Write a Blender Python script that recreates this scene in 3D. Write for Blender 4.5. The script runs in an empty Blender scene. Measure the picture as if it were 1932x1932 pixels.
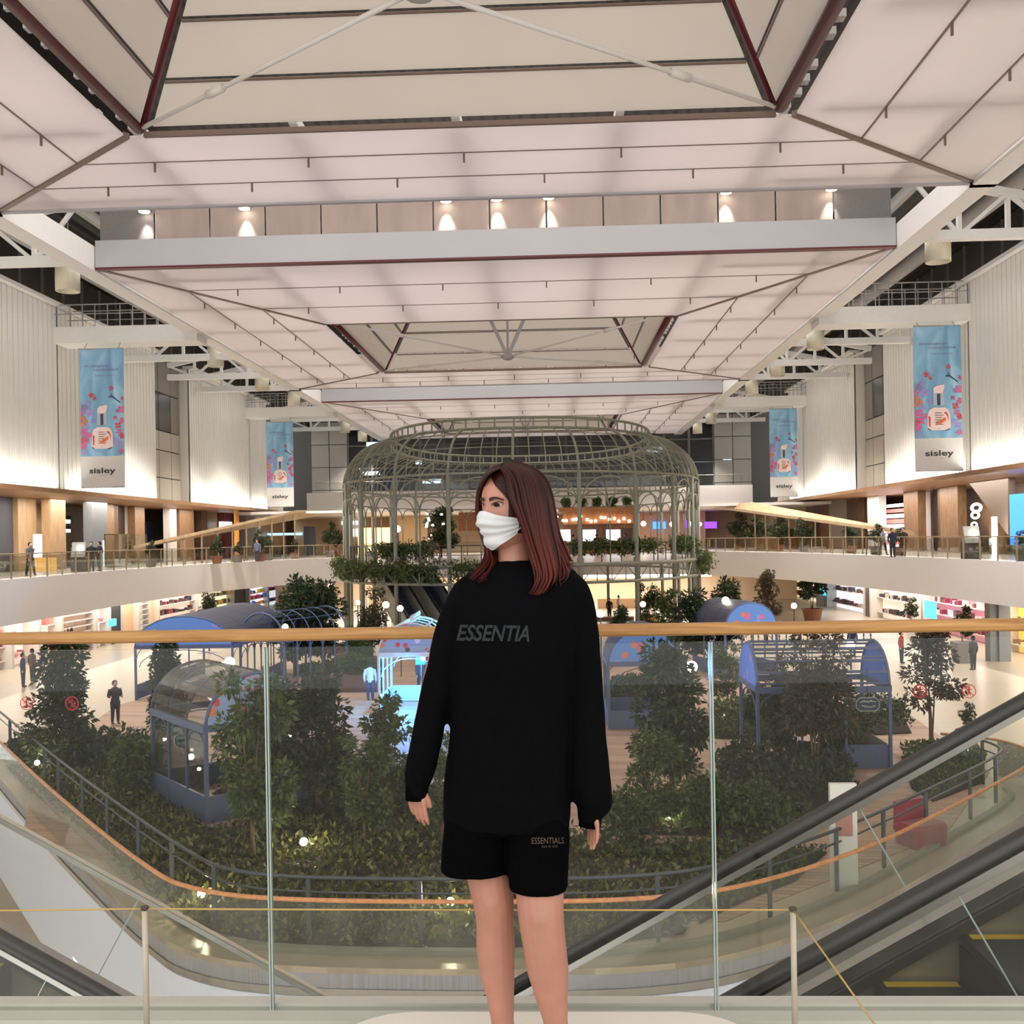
import bpy, bmesh, math, random
import numpy as np
from mathutils import Vector, Matrix, Euler
from mathutils.bvhtree import BVHTree

random.seed(7)
rng = np.random.default_rng(11)
SC = bpy.context.scene
COL = SC.collection
R = math.radians

# ------------------------------------------------------------------ camera
FPX = 1932.0                       # focal length in pixels of the 1932 px frame
PX0, PY0 = 966.0, 1015.0           # principal point (the frame is a crop, so it sits a little low)
CAM_Z = 1.5
cam_data = bpy.data.cameras.new('camera')
cam = bpy.data.objects.new('camera', cam_data)
COL.objects.link(cam)
cam_data.sensor_width = 36.0
cam_data.lens = 36.0 * FPX / 1932.0
cam_data.shift_y = (PY0 - 966.0) / 1932.0
cam_data.clip_end = 600
CAM_ROT = Matrix.Rotation(R(2.2), 3, 'Z') @ Matrix.Rotation(R(90), 3, 'X') @ Matrix.Rotation(R(-1.0), 3, 'Z')
cam.matrix_world = Matrix.Translation((0, 0, CAM_Z)) @ CAM_ROT.to_4x4()
SC.camera = cam

# ------------------------------------------------------------------ world, big lights, exposure
SC.view_settings.view_transform = 'Standard'
SC.view_settings.look = 'None'
SC.view_settings.gamma = 1.0
SC.view_settings.use_curve_mapping = False
SC.view_settings.exposure = 0.60
SC.cycles.use_light_tree = False
SC.cycles.transparent_max_bounces = 24
SC.cycles.max_bounces = 5
SC.cycles.diffuse_bounces = 3
SC.cycles.glossy_bounces = 2
SC.cycles.transmission_bounces = 2
SC.cycles.caustics_reflective = False
SC.cycles.caustics_refractive = False
SC.cycles.sample_clamp_indirect = 4.0

world = bpy.data.worlds.new('world')
SC.world = world
world.use_nodes = True
wb = world.node_tree.nodes['Background']
wb.inputs[0].default_value = (1.0, 0.975, 0.955, 1)
wb.inputs[1].default_value = 1.25


def light(kind, name, loc, energy, color=(1, 0.92, 0.84), rot=(0, 0, 0), **kw):
    d = bpy.data.lights.new(name, kind)
    d.energy = energy
    d.color = color
    for k, v in kw.items():
        setattr(d, k, v)
    o = bpy.data.objects.new(name, d)
    COL.objects.link(o)
    o.location = loc
    o.rotation_euler = rot
    return o


# lamps of the roof void: they shine down through the ceiling membrane
ZC = 13.95                          # underside of the membrane ceiling
XL, XR, XM = -20.2, 15.2, -2.5      # ceiling edges and hall axis
MODULES = [(-2.0, 37.2, 13.6, 30.5), (45.5, 82.7, 58.7, 75.6), (90.8, 127.5, 105.5, 121.0)]
for (yn, yf, _a, _b) in MODULES:
    light('AREA', 'roof_void_light', (XM, (yn + yf) / 2, 21.2), 9600, (1.0, 0.965, 0.945),
          shape='RECTANGLE', size=35.0, size_y=(yf - yn) + 6.0)
# strip lamps hidden in the ledge at the foot of the fluted upper walls
for (x, yaw) in ((-28.6, 1), (23.6, -1)):
    for (a, b) in ((20, 59), (60.5, 74), (82, 97.5), (98.5, 104)):
        light('AREA', 'wall_cove_light', (x, (a + b) / 2, 4.95), 19.0 * (b - a), (1.0, 0.96, 0.88),
              rot=(0, R(180 - 14 * yaw), 0), shape='RECTANGLE', size=0.12, size_y=(b - a))
# shop lighting under the gallery soffits
for (x, yy, z, s, e) in ((-31, 62, -2.25, 60, 2300), (26, 62, -2.25, 60, 2300)):
    light('AREA', 'lower_shop_light', (x, yy, z), e, (1.0, 0.94, 0.87), shape='RECTANGLE', size=3.0, size_y=s)
for (x, yy, z, s, e) in ((-31, 62, 4.5, 60, 2000), (26, 62, 4.5, 60, 2000)):
    light('AREA', 'gallery_soffit_light', (x, yy, z), e, (1.0, 0.94, 0.87), shape='RECTANGLE', size=2.0, size_y=s)
light('AREA', 'far_shop_light', (-2.5, 104, 4.0), 3000, (1.0, 0.94, 0.87), shape='RECTANGLE', size=40.0, size_y=8)
light('AREA', 'far_lower_shop_light', (-2.5, 104, -2.25), 3200, (1.0, 0.94, 0.87), shape='RECTANGLE', size=40.0, size_y=8)
light('AREA', 'lowest_floor_light', (-3, 24, -7.8), 2600, (1.0, 0.93, 0.85), shape='RECTANGLE', size=16.0, size_y=14)


# ------------------------------------------------------------------ picture geometry helpers
def ray(px, py):
    return (CAM_ROT @ Vector(((px - PX0) / FPX, -(py - PY0) / FPX, -1.0)))


def at_y(px, py, Y):
    d = ray(px, py)
    t = Y / d.y
    return Vector((d.x * t, Y, CAM_Z + d.z * t))


def at_z(px, py, z):
    d = ray(px, py)
    t = (z - CAM_Z) / d.z
    return Vector((d.x * t, d.y * t, z))


def at_x(px, py, X):
    d = ray(px, py)
    t = X / d.x
    return Vector((X, d.y * t, CAM_Z + d.z * t))


# ------------------------------------------------------------------ materials
def lin(c):
    c = c / 255.0
    return c / 12.92 if c <= 0.04045 else ((c + 0.055) / 1.055) ** 2.4


def rgb(r, g, b):
    return (lin(r), lin(g), lin(b), 1.0)


_M = {}


def mat(name, col, rough=0.6, metal=0.0, var=0.06, scale=6.0, bump=0.0, emit=0.0, emit_col=None, spec=0.5, stretch=None, sheen=0.0):
    """Principled material with procedural colour variation (and optional relief)."""
    if name in _M:
        return _M[name]
    m = bpy.data.materials.new(name)
    m.use_nodes = True
    nt = m.node_tree
    b = nt.nodes['Principled BSDF']
    c = rgb(*col)
    tc = nt.nodes.new('ShaderNodeTexCoord')
    mp = nt.nodes.new('ShaderNodeMapping')
    if stretch:
        mp.inputs['Scale'].default_value = stretch
    nz = nt.nodes.new('ShaderNodeTexNoise')
    nz.inputs['Scale'].default_value = scale
    nz.inputs['Detail'].default_value = 4
    nt.links.new(tc.outputs['Object'], mp.inputs[0])
    nt.links.new(mp.outputs[0], nz.inputs[0])
    rp = nt.nodes.new('ShaderNodeValToRGB')
    rp.color_ramp.elements[0].position = 0.3
    rp.color_ramp.elements[1].position = 0.7
    rp.color_ramp.elements[0].color = tuple(max(0, x * (1 - var)) for x in c[:3]) + (1,)
    rp.color_ramp.elements[1].color = tuple(min(1, x * (1 + var)) for x in c[:3]) + (1,)
    nt.links.new(nz.outputs[0], rp.inputs[0])
    nt.links.new(rp.outputs[0], b.inputs['Base Color'])
    b.inputs['Roughness'].default_value = rough
    b.inputs['Metallic'].default_value = metal
    b.inputs['Specular IOR Level'].default_value = spec
    if sheen:
        b.inputs['Sheen Weight'].default_value = sheen
    if bump:
        bp = nt.nodes.new('ShaderNodeBump')
        bp.inputs['Strength'].default_value = bump
        bp.inputs['Distance'].default_value = 0.02
        nt.links.new(nz.outputs[0], bp.inputs['Height'])
        nt.links.new(bp.outputs[0], b.inputs['Normal'])
    if emit:
        ec = rgb(*(emit_col or col))
        b.inputs['Emission Color'].default_value = ec
        b.inputs['Emission Strength'].default_value = emit
        m.cycles.emission_sampling = 'NONE'        # lamps carry their own light objects; the lit faces are small
    _M[name] = m
    return m


def mat_membrane(name, col, trans=0.5):
    m = bpy.data.materials.new(name)
    m.use_nodes = True
    nt = m.node_tree
    nt.nodes.remove(nt.nodes['Principled BSDF'])
    out = nt.nodes['Material Output']
    d = nt.nodes.new('ShaderNodeBsdfDiffuse')
    t = nt.nodes.new('ShaderNodeBsdfTranslucent')
    tc = nt.nodes.new('ShaderNodeTexCoord')
    nz = nt.nodes.new('ShaderNodeTexNoise')
    nz.inputs['Scale'].default_value = 0.35
    nz.inputs['Detail'].default_value = 3
    nt.links.new(tc.outputs['Object'], nz.inputs[0])
    rp = nt.nodes.new('ShaderNodeValToRGB')
    c = rgb(*col)
    rp.color_ramp.elements[0].color = tuple(x * 0.93 for x in c[:3]) + (1,)
    rp.color_ramp.elements[1].color = c
    nt.links.new(nz.outputs[0], rp.inputs[0])
    mx = nt.nodes.new('ShaderNodeMixShader')
    mx.inputs[0].default_value = trans
    for n in (d, t):
        nt.links.new(rp.outputs[0], n.inputs['Color'])
    nt.links.new(d.outputs[0], mx.inputs[1])
    nt.links.new(t.outputs[0], mx.inputs[2])
    nt.links.new(mx.outputs[0], out.inputs[0])
    return m


def mat_glass(name, tint=(0.93, 0.96, 0.94), gloss=1.0, rough=0.01, haze=0.0, haze_col=(0.7, 0.72, 0.68)):
    """Clear sheet glass: it lets light straight through and mirrors by the Fresnel law; haze mixes in a thin diffuse veil."""
    m = bpy.data.materials.new(name)
    m.use_nodes = True
    nt = m.node_tree
    nt.nodes.remove(nt.nodes['Principled BSDF'])
    out = nt.nodes['Material Output']
    tr = nt.nodes.new('ShaderNodeBsdfTransparent')
    tr.inputs[0].default_value = (*tint, 1)
    gl = nt.nodes.new('ShaderNodeBsdfGlossy')
    gl.inputs['Roughness'].default_value = rough
    gl.inputs['Color'].default_value = (0.95, 0.97, 0.96, 1)
    fr = nt.nodes.new('ShaderNodeFresnel')
    fr.inputs[0].default_value = 1.45
    mu = nt.nodes.new('ShaderNodeMath')
    mu.operation = 'MULTIPLY'
    mu.inputs[1].default_value = gloss
    nt.links.new(fr.outputs[0], mu.inputs[0])
    mx = nt.nodes.new('ShaderNodeMixShader')
    nt.links.new(mu.outputs[0], mx.inputs[0])
    last = tr
    if haze:
        df = nt.nodes.new('ShaderNodeBsdfDiffuse')
        df.inputs[0].default_value = (*haze_col, 1)
        hz = nt.nodes.new('ShaderNodeMixShader')
        tc = nt.nodes.new('ShaderNodeTexCoord')
        nz = nt.nodes.new('ShaderNodeTexNoise')
        nz.inputs['Scale'].default_value = 1.5
        mm = nt.nodes.new('ShaderNodeMath')
        mm.operation = 'MULTIPLY'
        mm.inputs[1].default_value = haze * 2
        nt.links.new(tc.outputs['Object'], nz.inputs[0])
        nt.links.new(nz.outputs[0], mm.inputs[0])
        nt.links.new(mm.outputs[0], hz.inputs[0])
        nt.links.new(tr.outputs[0], hz.inputs[1])
        nt.links.new(df.outputs[0], hz.inputs[2])
        last = hz
    nt.links.new(last.outputs[0], mx.inputs[1])
    nt.links.new(gl.outputs[0], mx.inputs[2])
    nt.links.new(mx.outputs[0], out.inputs[0])
    return m


def mat_wood(name, c1, c2, scale=3.0, stretch=(1, 12, 12), rough=0.45, bump=0.05):
    m = bpy.data.materials.new(name)
    m.use_nodes = True
    nt = m.node_tree
    b = nt.nodes['Principled BSDF']
    tc = nt.nodes.new('ShaderNodeTexCoord')
    mp = nt.nodes.new('ShaderNodeMapping')
    mp.inputs['Scale'].default_value = stretch
    nz = nt.nodes.new('ShaderNodeTexNoise')
    nz.inputs['Scale'].default_value = scale
    nz.inputs['Detail'].default_value = 6
    nz.inputs['Distortion'].default_value = 0.8
    rp = nt.nodes.new('ShaderNodeValToRGB')
    rp.color_ramp.elements[0].position = 0.32
    rp.color_ramp.elements[1].position = 0.68
    rp.color_ramp.elements[0].color = rgb(*c1)
    rp.color_ramp.elements[1].color = rgb(*c2)
    nt.links.new(tc.outputs['Object'], mp.inputs[0])
    nt.links.new(mp.outputs[0], nz.inputs[0])
    nt.links.new(nz.outputs[0], rp.inputs[0])
    nt.links.new(rp.outputs[0], b.inputs['Base Color'])
    bp = nt.nodes.new('ShaderNodeBump')
    bp.inputs['Strength'].default_value = bump
    nt.links.new(nz.outputs[0], bp.inputs['Height'])
    nt.links.new(bp.outputs[0], b.inputs['Normal'])
    b.inputs['Roughness'].default_value = rough
    return m


def mat_stripes(name, c1, c2, per_m, axis='X', rough=0.6, duty=0.12, rot=0.0):
    """Boards / lamellae too far away to pick apart: base colour with joint lines."""
    m = bpy.data.materials.new(name)
    m.use_nodes = True
    nt = m.node_tree
    b = nt.nodes['Principled BSDF']
    tc = nt.nodes.new('ShaderNodeTexCoord')
    mp = nt.nodes.new('ShaderNodeMapping')
    mp.inputs['Rotation'].default_value = (0, 0, rot)
    nt.links.new(tc.outputs['Object'], mp.inputs[0])
    sx = nt.nodes.new('ShaderNodeSeparateXYZ')
    nt.links.new(mp.outputs[0], sx.inputs[0])
    mu = nt.nodes.new('ShaderNodeMath'); mu.operation = 'MULTIPLY'; mu.inputs[1].default_value = per_m
    nt.links.new(sx.outputs[axis], mu.inputs[0])
    fr = nt.nodes.new('ShaderNodeMath'); fr.operation = 'FRACT'
    nt.links.new(mu.outputs[0], fr.inputs[0])
    fl = nt.nodes.new('ShaderNodeMath'); fl.operation = 'FLOOR'
    nt.links.new(mu.outputs[0], fl.inputs[0])
    wn = nt.nodes.new('ShaderNodeTexWhiteNoise'); wn.noise_dimensions = '1D'
    nt.links.new(fl.outputs[0], wn.inputs['W'])
    ls = nt.nodes.new('ShaderNodeMath'); ls.operation = 'LESS_THAN'; ls.inputs[1].default_value = duty
    nt.links.new(fr.outputs[0], ls.inputs[0])
    a = nt.nodes.new('ShaderNodeMix'); a.data_type = 'RGBA'
    a.inputs['A'].default_value = rgb(*c1)
    a.inputs['B'].default_value = tuple(x * 0.72 for x in rgb(*c1)[:3]) + (1,)
    nt.links.new(wn.outputs['Value'], a.inputs['Factor'])
    mx = nt.nodes.new('ShaderNodeMix'); mx.data_type = 'RGBA'
    nt.links.new(ls.outputs[0], mx.inputs['Factor'])
    nt.links.new(a.outputs['Result'], mx.inputs['A'])
    mx.inputs['B'].default_value = rgb(*c2)
    nt.links.new(mx.outputs['Result'], b.inputs['Base Color'])
    b.inputs['Roughness'].default_value = rough
    return m


# ------------------------------------------------------------------ mesh helpers
class MB:
    """Collects shapes (in world coordinates) and links them as ONE mesh object."""

    def __init__(s):
        s.v = []; s.f = []; s.mi = []; s.cur = 0

    def m(s, i):
        s.cur = i
        return s

    def add(s, vs, fs):
        o = len(s.v)
        s.v += [tuple(v) for v in vs]
        for f in fs:
            s.f.append(tuple(i + o for i in f)); s.mi.append(s.cur)
        return s

    def box(s, x0, x1, y0, y1, z0, z1):
        vs = [(x, y, z) for z in (z0, z1) for y in (y0, y1) for x in (x0, x1)]
        return s.add(vs, [(0, 2, 3, 1), (4, 5, 7, 6), (0, 1, 5, 4), (2, 6, 7, 3), (0, 4, 6, 2), (1, 3, 7, 5)])

    def obox(s, c, size, M=None):
        c = Vector(c); hx, hy, hz = (x / 2 for x in size)
        M = M or Matrix.Identity(3)
        vs = [c + M @ Vector((x, y, z)) for z in (-hz, hz) for y in (-hy, hy) for x in (-hx, hx)]
        return s.add(vs, [(0, 2, 3, 1), (4, 5, 7, 6), (0, 1, 5, 4), (2, 6, 7, 3), (0, 4, 6, 2), (1, 3, 7, 5)])

    def bar(s, p, q, w, h, up=(0, 0, 1)):
        """box-section member from p to q, w sideways, h along up"""
        p, q = Vector(p), Vector(q)
        d = (q - p); L = d.length; d.normalize()
        u = Vector(up)
        sd = d.cross(u)
        if sd.length < 1e-4:
            sd = d.cross(Vector((1, 0, 0)))
        sd.normalize(); u = sd.cross(d)
        M = Matrix((sd, d, u)).transposed()
        return s.obox((p + q) / 2, (w, L, h), M)

    def tube(s, pts, r, n=8, closed=False, cap=True, flat=1.0, up=(0, 0, 1)):
        pts = [Vector(p) for p in pts]
        N = len(pts)
        rs = r if hasattr(r, '__len__') else [r] * N
        rings = []
        prev = None
        for i, p in enumerate(pts):
            if closed:
                t = pts[(i + 1) % N] - pts[i - 1]
            else:
                t = pts[min(i + 1, N - 1)] - pts[max(i - 1, 0)]
            if t.length < 1e-9:
                t = Vector((0, 0, 1))
            t.normalize()
            if prev is None:
                a = t.cross(Vector(up))
                if a.length < 1e-3:
                    a = t.cross(Vector((1, 0, 0)))
                    if a.length < 1e-3:
                        a = t.cross(Vector((0, 1, 0)))
            else:
                a = prev - t * prev.dot(t)
            a.normalize(); prev = a
            b = t.cross(a)
            rings.append([p + (a * math.cos(2 * math.pi * k / n) + b * flat * math.sin(2 * math.pi * k / n)) * rs[i] for k in range(n)])
        vs = [v for rg in rings for v in rg]
        fs = []
        M = N if closed else N - 1
        for i in range(M):
            j = (i + 1) % N
            for k in range(n):
                k2 = (k + 1) % n
                fs.append((i * n + k, i * n + k2, j * n + k2, j * n + k))
        if cap and not closed:
            fs.append(tuple(range(n - 1, -1, -1)))
            fs.append(tuple((N - 1) * n + k for k in range(n)))
        return s.add(vs, fs)

    def loft(s, secs, n=24, p=2.0, cap=True):
        """horizontal-ish sections: (centre, rx, ry, yaw) stacked; p is the superellipse power"""
        vs = []
        for (c, rx, ry, yaw) in secs:
            c = Vector(c)
            for k in range(n):
                a = 2 * math.pi * k / n
                ca, sa = math.cos(a), math.sin(a)
                x = rx * math.copysign(abs(ca) ** (2 / p), ca)
                y = ry * math.copysign(abs(sa) ** (2 / p), sa)
                vs.append(c + Vector((x * math.cos(yaw) - y * math.sin(yaw), x * math.sin(yaw) + y * math.cos(yaw), 0)))
        fs = []
        N = len(secs)
        for i in range(N - 1):
            for k in range(n):
                k2 = (k + 1) % n
                fs.append((i * n + k, i * n + k2, (i + 1) * n + k2, (i + 1) * n + k))
        if cap:
            fs.append(tuple(range(n - 1, -1, -1)))
            fs.append(tuple((N - 1) * n + k for k in range(n)))
        return s.add(vs, fs)

    def lathe(s, c, prof, n=20, axis='Z'):
        c = Vector(c)
        vs = []
        for (r, z) in prof:
            for k in range(n):
                a = 2 * math.pi * k / n
                q = Vector((r * math.cos(a), r * math.sin(a), z))
                vs.append(c + q)
        fs = []
        for i in range(len(prof) - 1):
            for k in range(n):
                k2 = (k + 1) % n
                fs.append((i * n + k, i * n + k2, (i + 1) * n + k2, (i + 1) * n + k))
        fs.append(tuple(range(n - 1, -1, -1)))
        fs.append(tuple((len(prof) - 1) * n + k for k in range(n)))
        return s.add(vs, fs)

    def sphere(s, c, r, n=12, sc=(1, 1, 1), M=None):
        c = Vector(c)
        vs = []; fs = []
        h = n // 2
        for i in range(h + 1):
            th = math.pi * i / h
            for k in range(n):
                a = 2 * math.pi * k / n
                q = Vector((sc[0] * math.sin(th) * math.cos(a), sc[1] * math.sin(th) * math.sin(a), sc[2] * math.cos(th))) * r
                if M is not None:
                    q = M @ q
                vs.append(c + q)
        for i in range(h):
            for k in range(n):
                k2 = (k + 1) % n
                fs.append((i * n + k, (i + 1) * n + k, (i + 1) * n + k2, i * n + k2))
        return s.add(vs, fs)

    def prism(s, poly, d):
        """extrude a 3-D polygon by vector d"""
        d = Vector(d); n = len(poly)
        a = [Vector(p) for p in poly]
        vs = a + [p + d for p in a]
        fs = [tuple(range(n - 1, -1, -1)), tuple(range(n, 2 * n))]
        for i in range(n):
            j = (i + 1) % n
            fs.append((i, j, n + j, n + i))
        return s.add(vs, fs)

    def ribbon(s, a, b, closed=False):
        n = len(a)
        vs = list(a) + list(b)
        fs = []
        for i in range(n if closed else n - 1):
            j = (i + 1) % n
            fs.append((i, j, n + j, n + i))
        return s.add(vs, fs)

    def build(s, name, mats, parent=None, smooth=False, origin=None):
        off = wloc(parent) if parent is not None else (Vector(origin) if origin is not None else Vector((0, 0, 0)))
        me = bpy.data.meshes.new(name)
        va = np.array(s.v, dtype=float).reshape(-1, 3) - np.array(off)
        me.from_pydata(va.tolist(), [], s.f)
        if not isinstance(mats, (list, tuple)):
            mats = [mats]
        for mm in mats:
            me.materials.append(mm)
        if len(mats) > 1:
            me.polygons.foreach_set('material_index', s.mi)
        bm = bmesh.new(); bm.from_mesh(me)
        bmesh.ops.recalc_face_normals(bm, faces=bm.faces)
        bm.to_mesh(me); bm.free()
        if smooth:
            me.polygons.foreach_set('use_smooth', [True] * len(me.polygons))
        o = bpy.data.objects.new(name, me)
        COL.objects.link(o)
        if parent is not None:
            o.parent = parent
        elif origin is not None:
            o.location = origin
        return o


def wloc(o):
    v = Vector((0, 0, 0))
    while o is not None:
        v = v + Vector(o.location)
        o = o.parent
    return v


def tag(o, label=None, cat=None, group=None, kind=None):
    if label: o['label'] = label
    if cat: o['category'] = cat
    if group: o['group'] = group
    if kind: o['kind'] = kind
    return o


def emp(name, loc=(0, 0, 0), label=None, cat=None, group=None, kind=None):
    o = bpy.data.objects.new(name, None)
    COL.objects.link(o)
    o.location = loc
    o.empty_display_size = 0.2
    return tag(o, label, cat, group, kind)


def copy_tree(o, parent=None):
    c = o.copy()
    COL.objects.link(c)
    if parent is not None:
        c.parent = parent
    for ch in list(o.children):
        copy_tree(ch, c)
    return c


def sm(o):
    o.data.polygons.foreach_set('use_smooth', [True] * len(o.data.polygons))
    return o


def catmull(pts, n=8, closed=False):
    pts = [Vector(p) for p in pts]
    out = []
    N = len(pts)
    rngi = range(N) if closed else range(N - 1)
    for i in rngi:
        if closed:
            p0, p1, p2, p3 = pts[i - 1], pts[i], pts[(i + 1) % N], pts[(i + 2) % N]
        else:
            p0, p1, p2, p3 = pts[max(i - 1, 0)], pts[i], pts[i + 1], pts[min(i + 2, N - 1)]
        for k in range(n):
            t = k / n
            out.append(0.5 * ((2 * p1) + (-p0 + p2) * t + (2 * p0 - 5 * p1 + 4 * p2 - p3) * t * t + (-p0 + 3 * p1 - 3 * p2 + p3) * t ** 3))
    if not closed:
        out.append(pts[-1])
    return out


def baked(o, *mods):
    """apply modifiers added to o without operators"""
    dg = bpy.context.evaluated_depsgraph_get()
    dg.update()
    me = bpy.data.meshes.new_from_object(o.evaluated_get(dg))
    old = o.data
    me.name = old.name
    o.modifiers.clear()
    o.data = me
    bpy.data.meshes.remove(old)
    return o


def text_mesh(txt, size=1.0, shear=0.0, bold=0.0, extrude=0.0, spacing=1.0, xscale=1.0):
    """flat lettering as (verts, faces), centred on the origin in the XY plane"""
    cu = bpy.data.curves.new('lettering', 'FONT')
    cu.body = txt; cu.size = size; cu.shear = shear; cu.offset = bold; cu.extrude = extrude
    cu.space_character = spacing
    cu.align_x = 'CENTER'; cu.align_y = 'CENTER'
    cu.resolution_u = 3
    o = bpy.data.objects.new('lettering_tmp', cu)
    COL.objects.link(o)
    dg = bpy.context.evaluated_depsgraph_get(); dg.update()
    me = bpy.data.meshes.new_from_object(o.evaluated_get(dg))
    vs = [Vector((v.co.x * xscale, v.co.y, v.co.z)) for v in me.vertices]
    fs = [tuple(p.vertices) for p in me.polygons]
    bpy.data.objects.remove(o); bpy.data.curves.remove(cu); bpy.data.meshes.remove(me)
    return vs, fs


# shared materials
M_white = mat('white_paint', (222, 219, 212), 0.5, var=0.02)
M_offwhite = mat('off_white_plaster', (214, 207, 199), 0.65, var=0.02)
M_grey = mat('grey_paint', (150, 147, 142), 0.55)
M_dark = mat('dark_metal', (58, 54, 50), 0.5, var=0.1)
M_black = mat('black_rubber', (26, 26, 28), 0.35, spec=0.6)
M_red = mat('dark_red_steel', (80, 9, 12), 0.45)
M_steel = mat('brushed_steel', (176, 174, 168), 0.28, metal=0.9)
M_bronze = mat('bronze_post', (150, 132, 104), 0.45, metal=0.3)
M_cage = mat('sage_painted_steel', (128, 128, 112), 0.5)
M_bluegrey = mat('slate_blue_paint', (86, 98, 128), 0.5)
M_planter = mat('grey_planter', (120, 112, 108), 0.7)
M_terra = mat('terracotta', (140, 92, 70), 0.8)
M_soil = mat('dark_soil', (48, 36, 28), 0.95, var=0.3, scale=20)
M_tree_bark = mat('bark', (104, 82, 60), 0.9, var=0.25, scale=14, bump=0.4)
M_membrane = mat_membrane('ceiling_membrane', (236, 229, 226))
M_glass = mat_glass('clear_glass')
M_glass_dk = mat_glass('night_window_glass', tint=(0.25, 0.28, 0.30), gloss=1.2)
M_oak = mat_wood('oak_rail', (150, 102, 50), (196, 150, 88), 2.2, (1.2, 16, 16), 0.42)
M_tan = mat_wood('tan_wood', (120, 90, 64), (152, 118, 86), 2.0, (3, 3, 0.6))
M_brown = mat_wood('brown_wood', (84, 62, 46), (112, 84, 62), 2.0, (3, 3, 0.6))
M_lampwhite = mat('lit_white_lens', (255, 246, 232), 0.4, emit=9.0)
M_lampwarm = mat('lit_warm_globe', (255, 240, 215), 0.4, emit=7.0)
# ================================================================== near floor
M_terrazzo = mat('pale_terrazzo', (186, 178, 166), 0.35, var=0.12, scale=160)
tag(MB().box(-6, 6, -4, 3.12, -0.3, 0).build('floor', M_terrazzo), kind='structure')
# slab edge under the sill, carrying the glass
tag(MB().box(-9, 9, 3.12, 3.25, -1.0, 0.0).build('floor_edge', M_white), kind='structure')

# ================================================================== lower (garden) floor with the void in front
ZG = -5.5
M_gfloor = mat_stripes('garden_deck_boards', (196, 160, 136), (120, 92, 76), 5.0, 'Y', 0.6, 0.1, R(8))
M_stone = mat('pale_stone_floor', (192, 175, 153), 0.3, var=0.04, scale=3)
# edge of the void (plan), from the left far side round to the right far side
VOID = [(-24, 40), (-15.3, 28.4), (-11, 22.8), (-7.6, 18.6), (-6.2, 17.3), (-4.4, 16.75), (-1, 16.6), (1.5, 16.75), (3.4, 17.5),
        (6, 19.6), (9.5, 23.4), (11.9, 26.2), (12.6, 27.6), (12.4, 29.2), (11.2, 30.2)]
void_s = catmull([(x, y, 0) for x, y in VOID], 5)
def offset_path(path, d):
    out = []
    for i, p in enumerate(path):
        a = path[max(i - 1, 0)]; b = path[min(i + 1, len(path) - 1)]
        t = (b - a); t.normalize()
        nrm = Vector((-t.y, t.x, 0))
        out.append(p + nrm * d)
    return out
g = MB()
n = len(void_s)
# floor: outside the void, far and to the sides
front = void_s[:-6]
poly = [Vector((p.x, p.y, ZG)) for p in void_s[:n - 8]]
ring = poly + [Vector((14.5, 27, ZG)), Vector((20, 16, ZG)), Vector((30, 10, ZG)), Vector((40, 10, ZG)), Vector((40, 135, ZG)), Vector((-45, 135, ZG)), Vector((-45, 40, ZG))]
g.prism(ring, (0, 0, -0.5))
tag(g.build('floor_garden', M_stone), kind='structure')
# wooden walks of the garden
def ground_patch(name, pts, z, m, th=0.02, kind='structure', label=None, cat=None):
    b = MB(); b.prism([(x, y, z) for x, y in pts], (0, 0, th))
    o = b.build(name, m)
    return tag(o, label, cat, kind=kind)
ground_patch('floor_boardwalk', [(-13, 24.5), (-6, 19.4), (3, 18.6), (9, 24), (12.5, 30), (14, 44), (9, 60), (-16, 60), (-19, 44), (-17, 33)], ZG, M_gfloor, 0.02)
# lowest storey seen through the void
tag(MB().box(-40, 40, -2, 60, -11.3, -11.0).build('floor_lowest', M_stone), kind='structure')
# white slab edge of the void (a tall fascia)
M_fascia_cool = mat('cool_white_plaster', (208, 213, 226), 0.55, var=0.015)
b = MB(); b.prism([Vector((p.x, p.y, ZG - 0.02)) for p in void_s] , (0, 0, 0.001)) if False else None
w1 = [Vector((p.x, p.y, ZG - 0.1)) for p in void_s]; wo = offset_path(void_s, 0.45)
w2 = [Vector((p.x, p.y, -8.6)) for p in void_s]; w3 = [Vector((p.x, p.y, -8.6)) for p in wo]; w4 = [Vector((p.x, p.y, ZG - 0.1)) for p in wo]
f = MB(); f.ribbon(w1, w2); f.ribbon(w2, w3); f.ribbon(w3, w4); f.ribbon(w4, w1)
tag(f.build('wall_void_edge', M_fascia_cool, smooth=False), kind='structure')

# glass balustrade with wooden cap round the void
bal = emp('void_balustrade', (0, 16.6, ZG), 'glass balustrade with thin orange wood cap round the lower void', 'balustrade')
cap_pts = [Vector((p.x, p.y, ZG + 1.1)) for p in void_s]
M_capwood = mat_wood('orange_wood_cap', (186, 122, 74), (214, 152, 100), 2, (4, 4, 4))
b = MB(); b.tube(cap_pts, 0.04, 8); b.build('cap_rail', M_capwood, bal, True)
M_gl2 = mat_glass('balustrade_glass', tint=(0.90, 0.93, 0.89), gloss=0.5, haze=0.05, haze_col=(0.62, 0.6, 0.52))
seg = 3
for i in range(0, n - 1, seg):
    pp = void_s[i:i + seg + 1]
    b = MB()
    a0 = [Vector((p.x, p.y, ZG - 0.35)) for p in pp]; a1 = [Vector((p.x, p.y, ZG + 1.08)) for p in pp]
    po = offset_path(pp, 0.018)
    c0 = [Vector((p.x, p.y, ZG - 0.35)) for p in po]; c1 = [Vector((p.x, p.y, ZG + 1.08)) for p in po]
    b.ribbon(a0, a1); b.ribbon(c0, c1); b.ribbon(a1, c1)
    b.build('glass_pane', M_gl2, bal)
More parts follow.
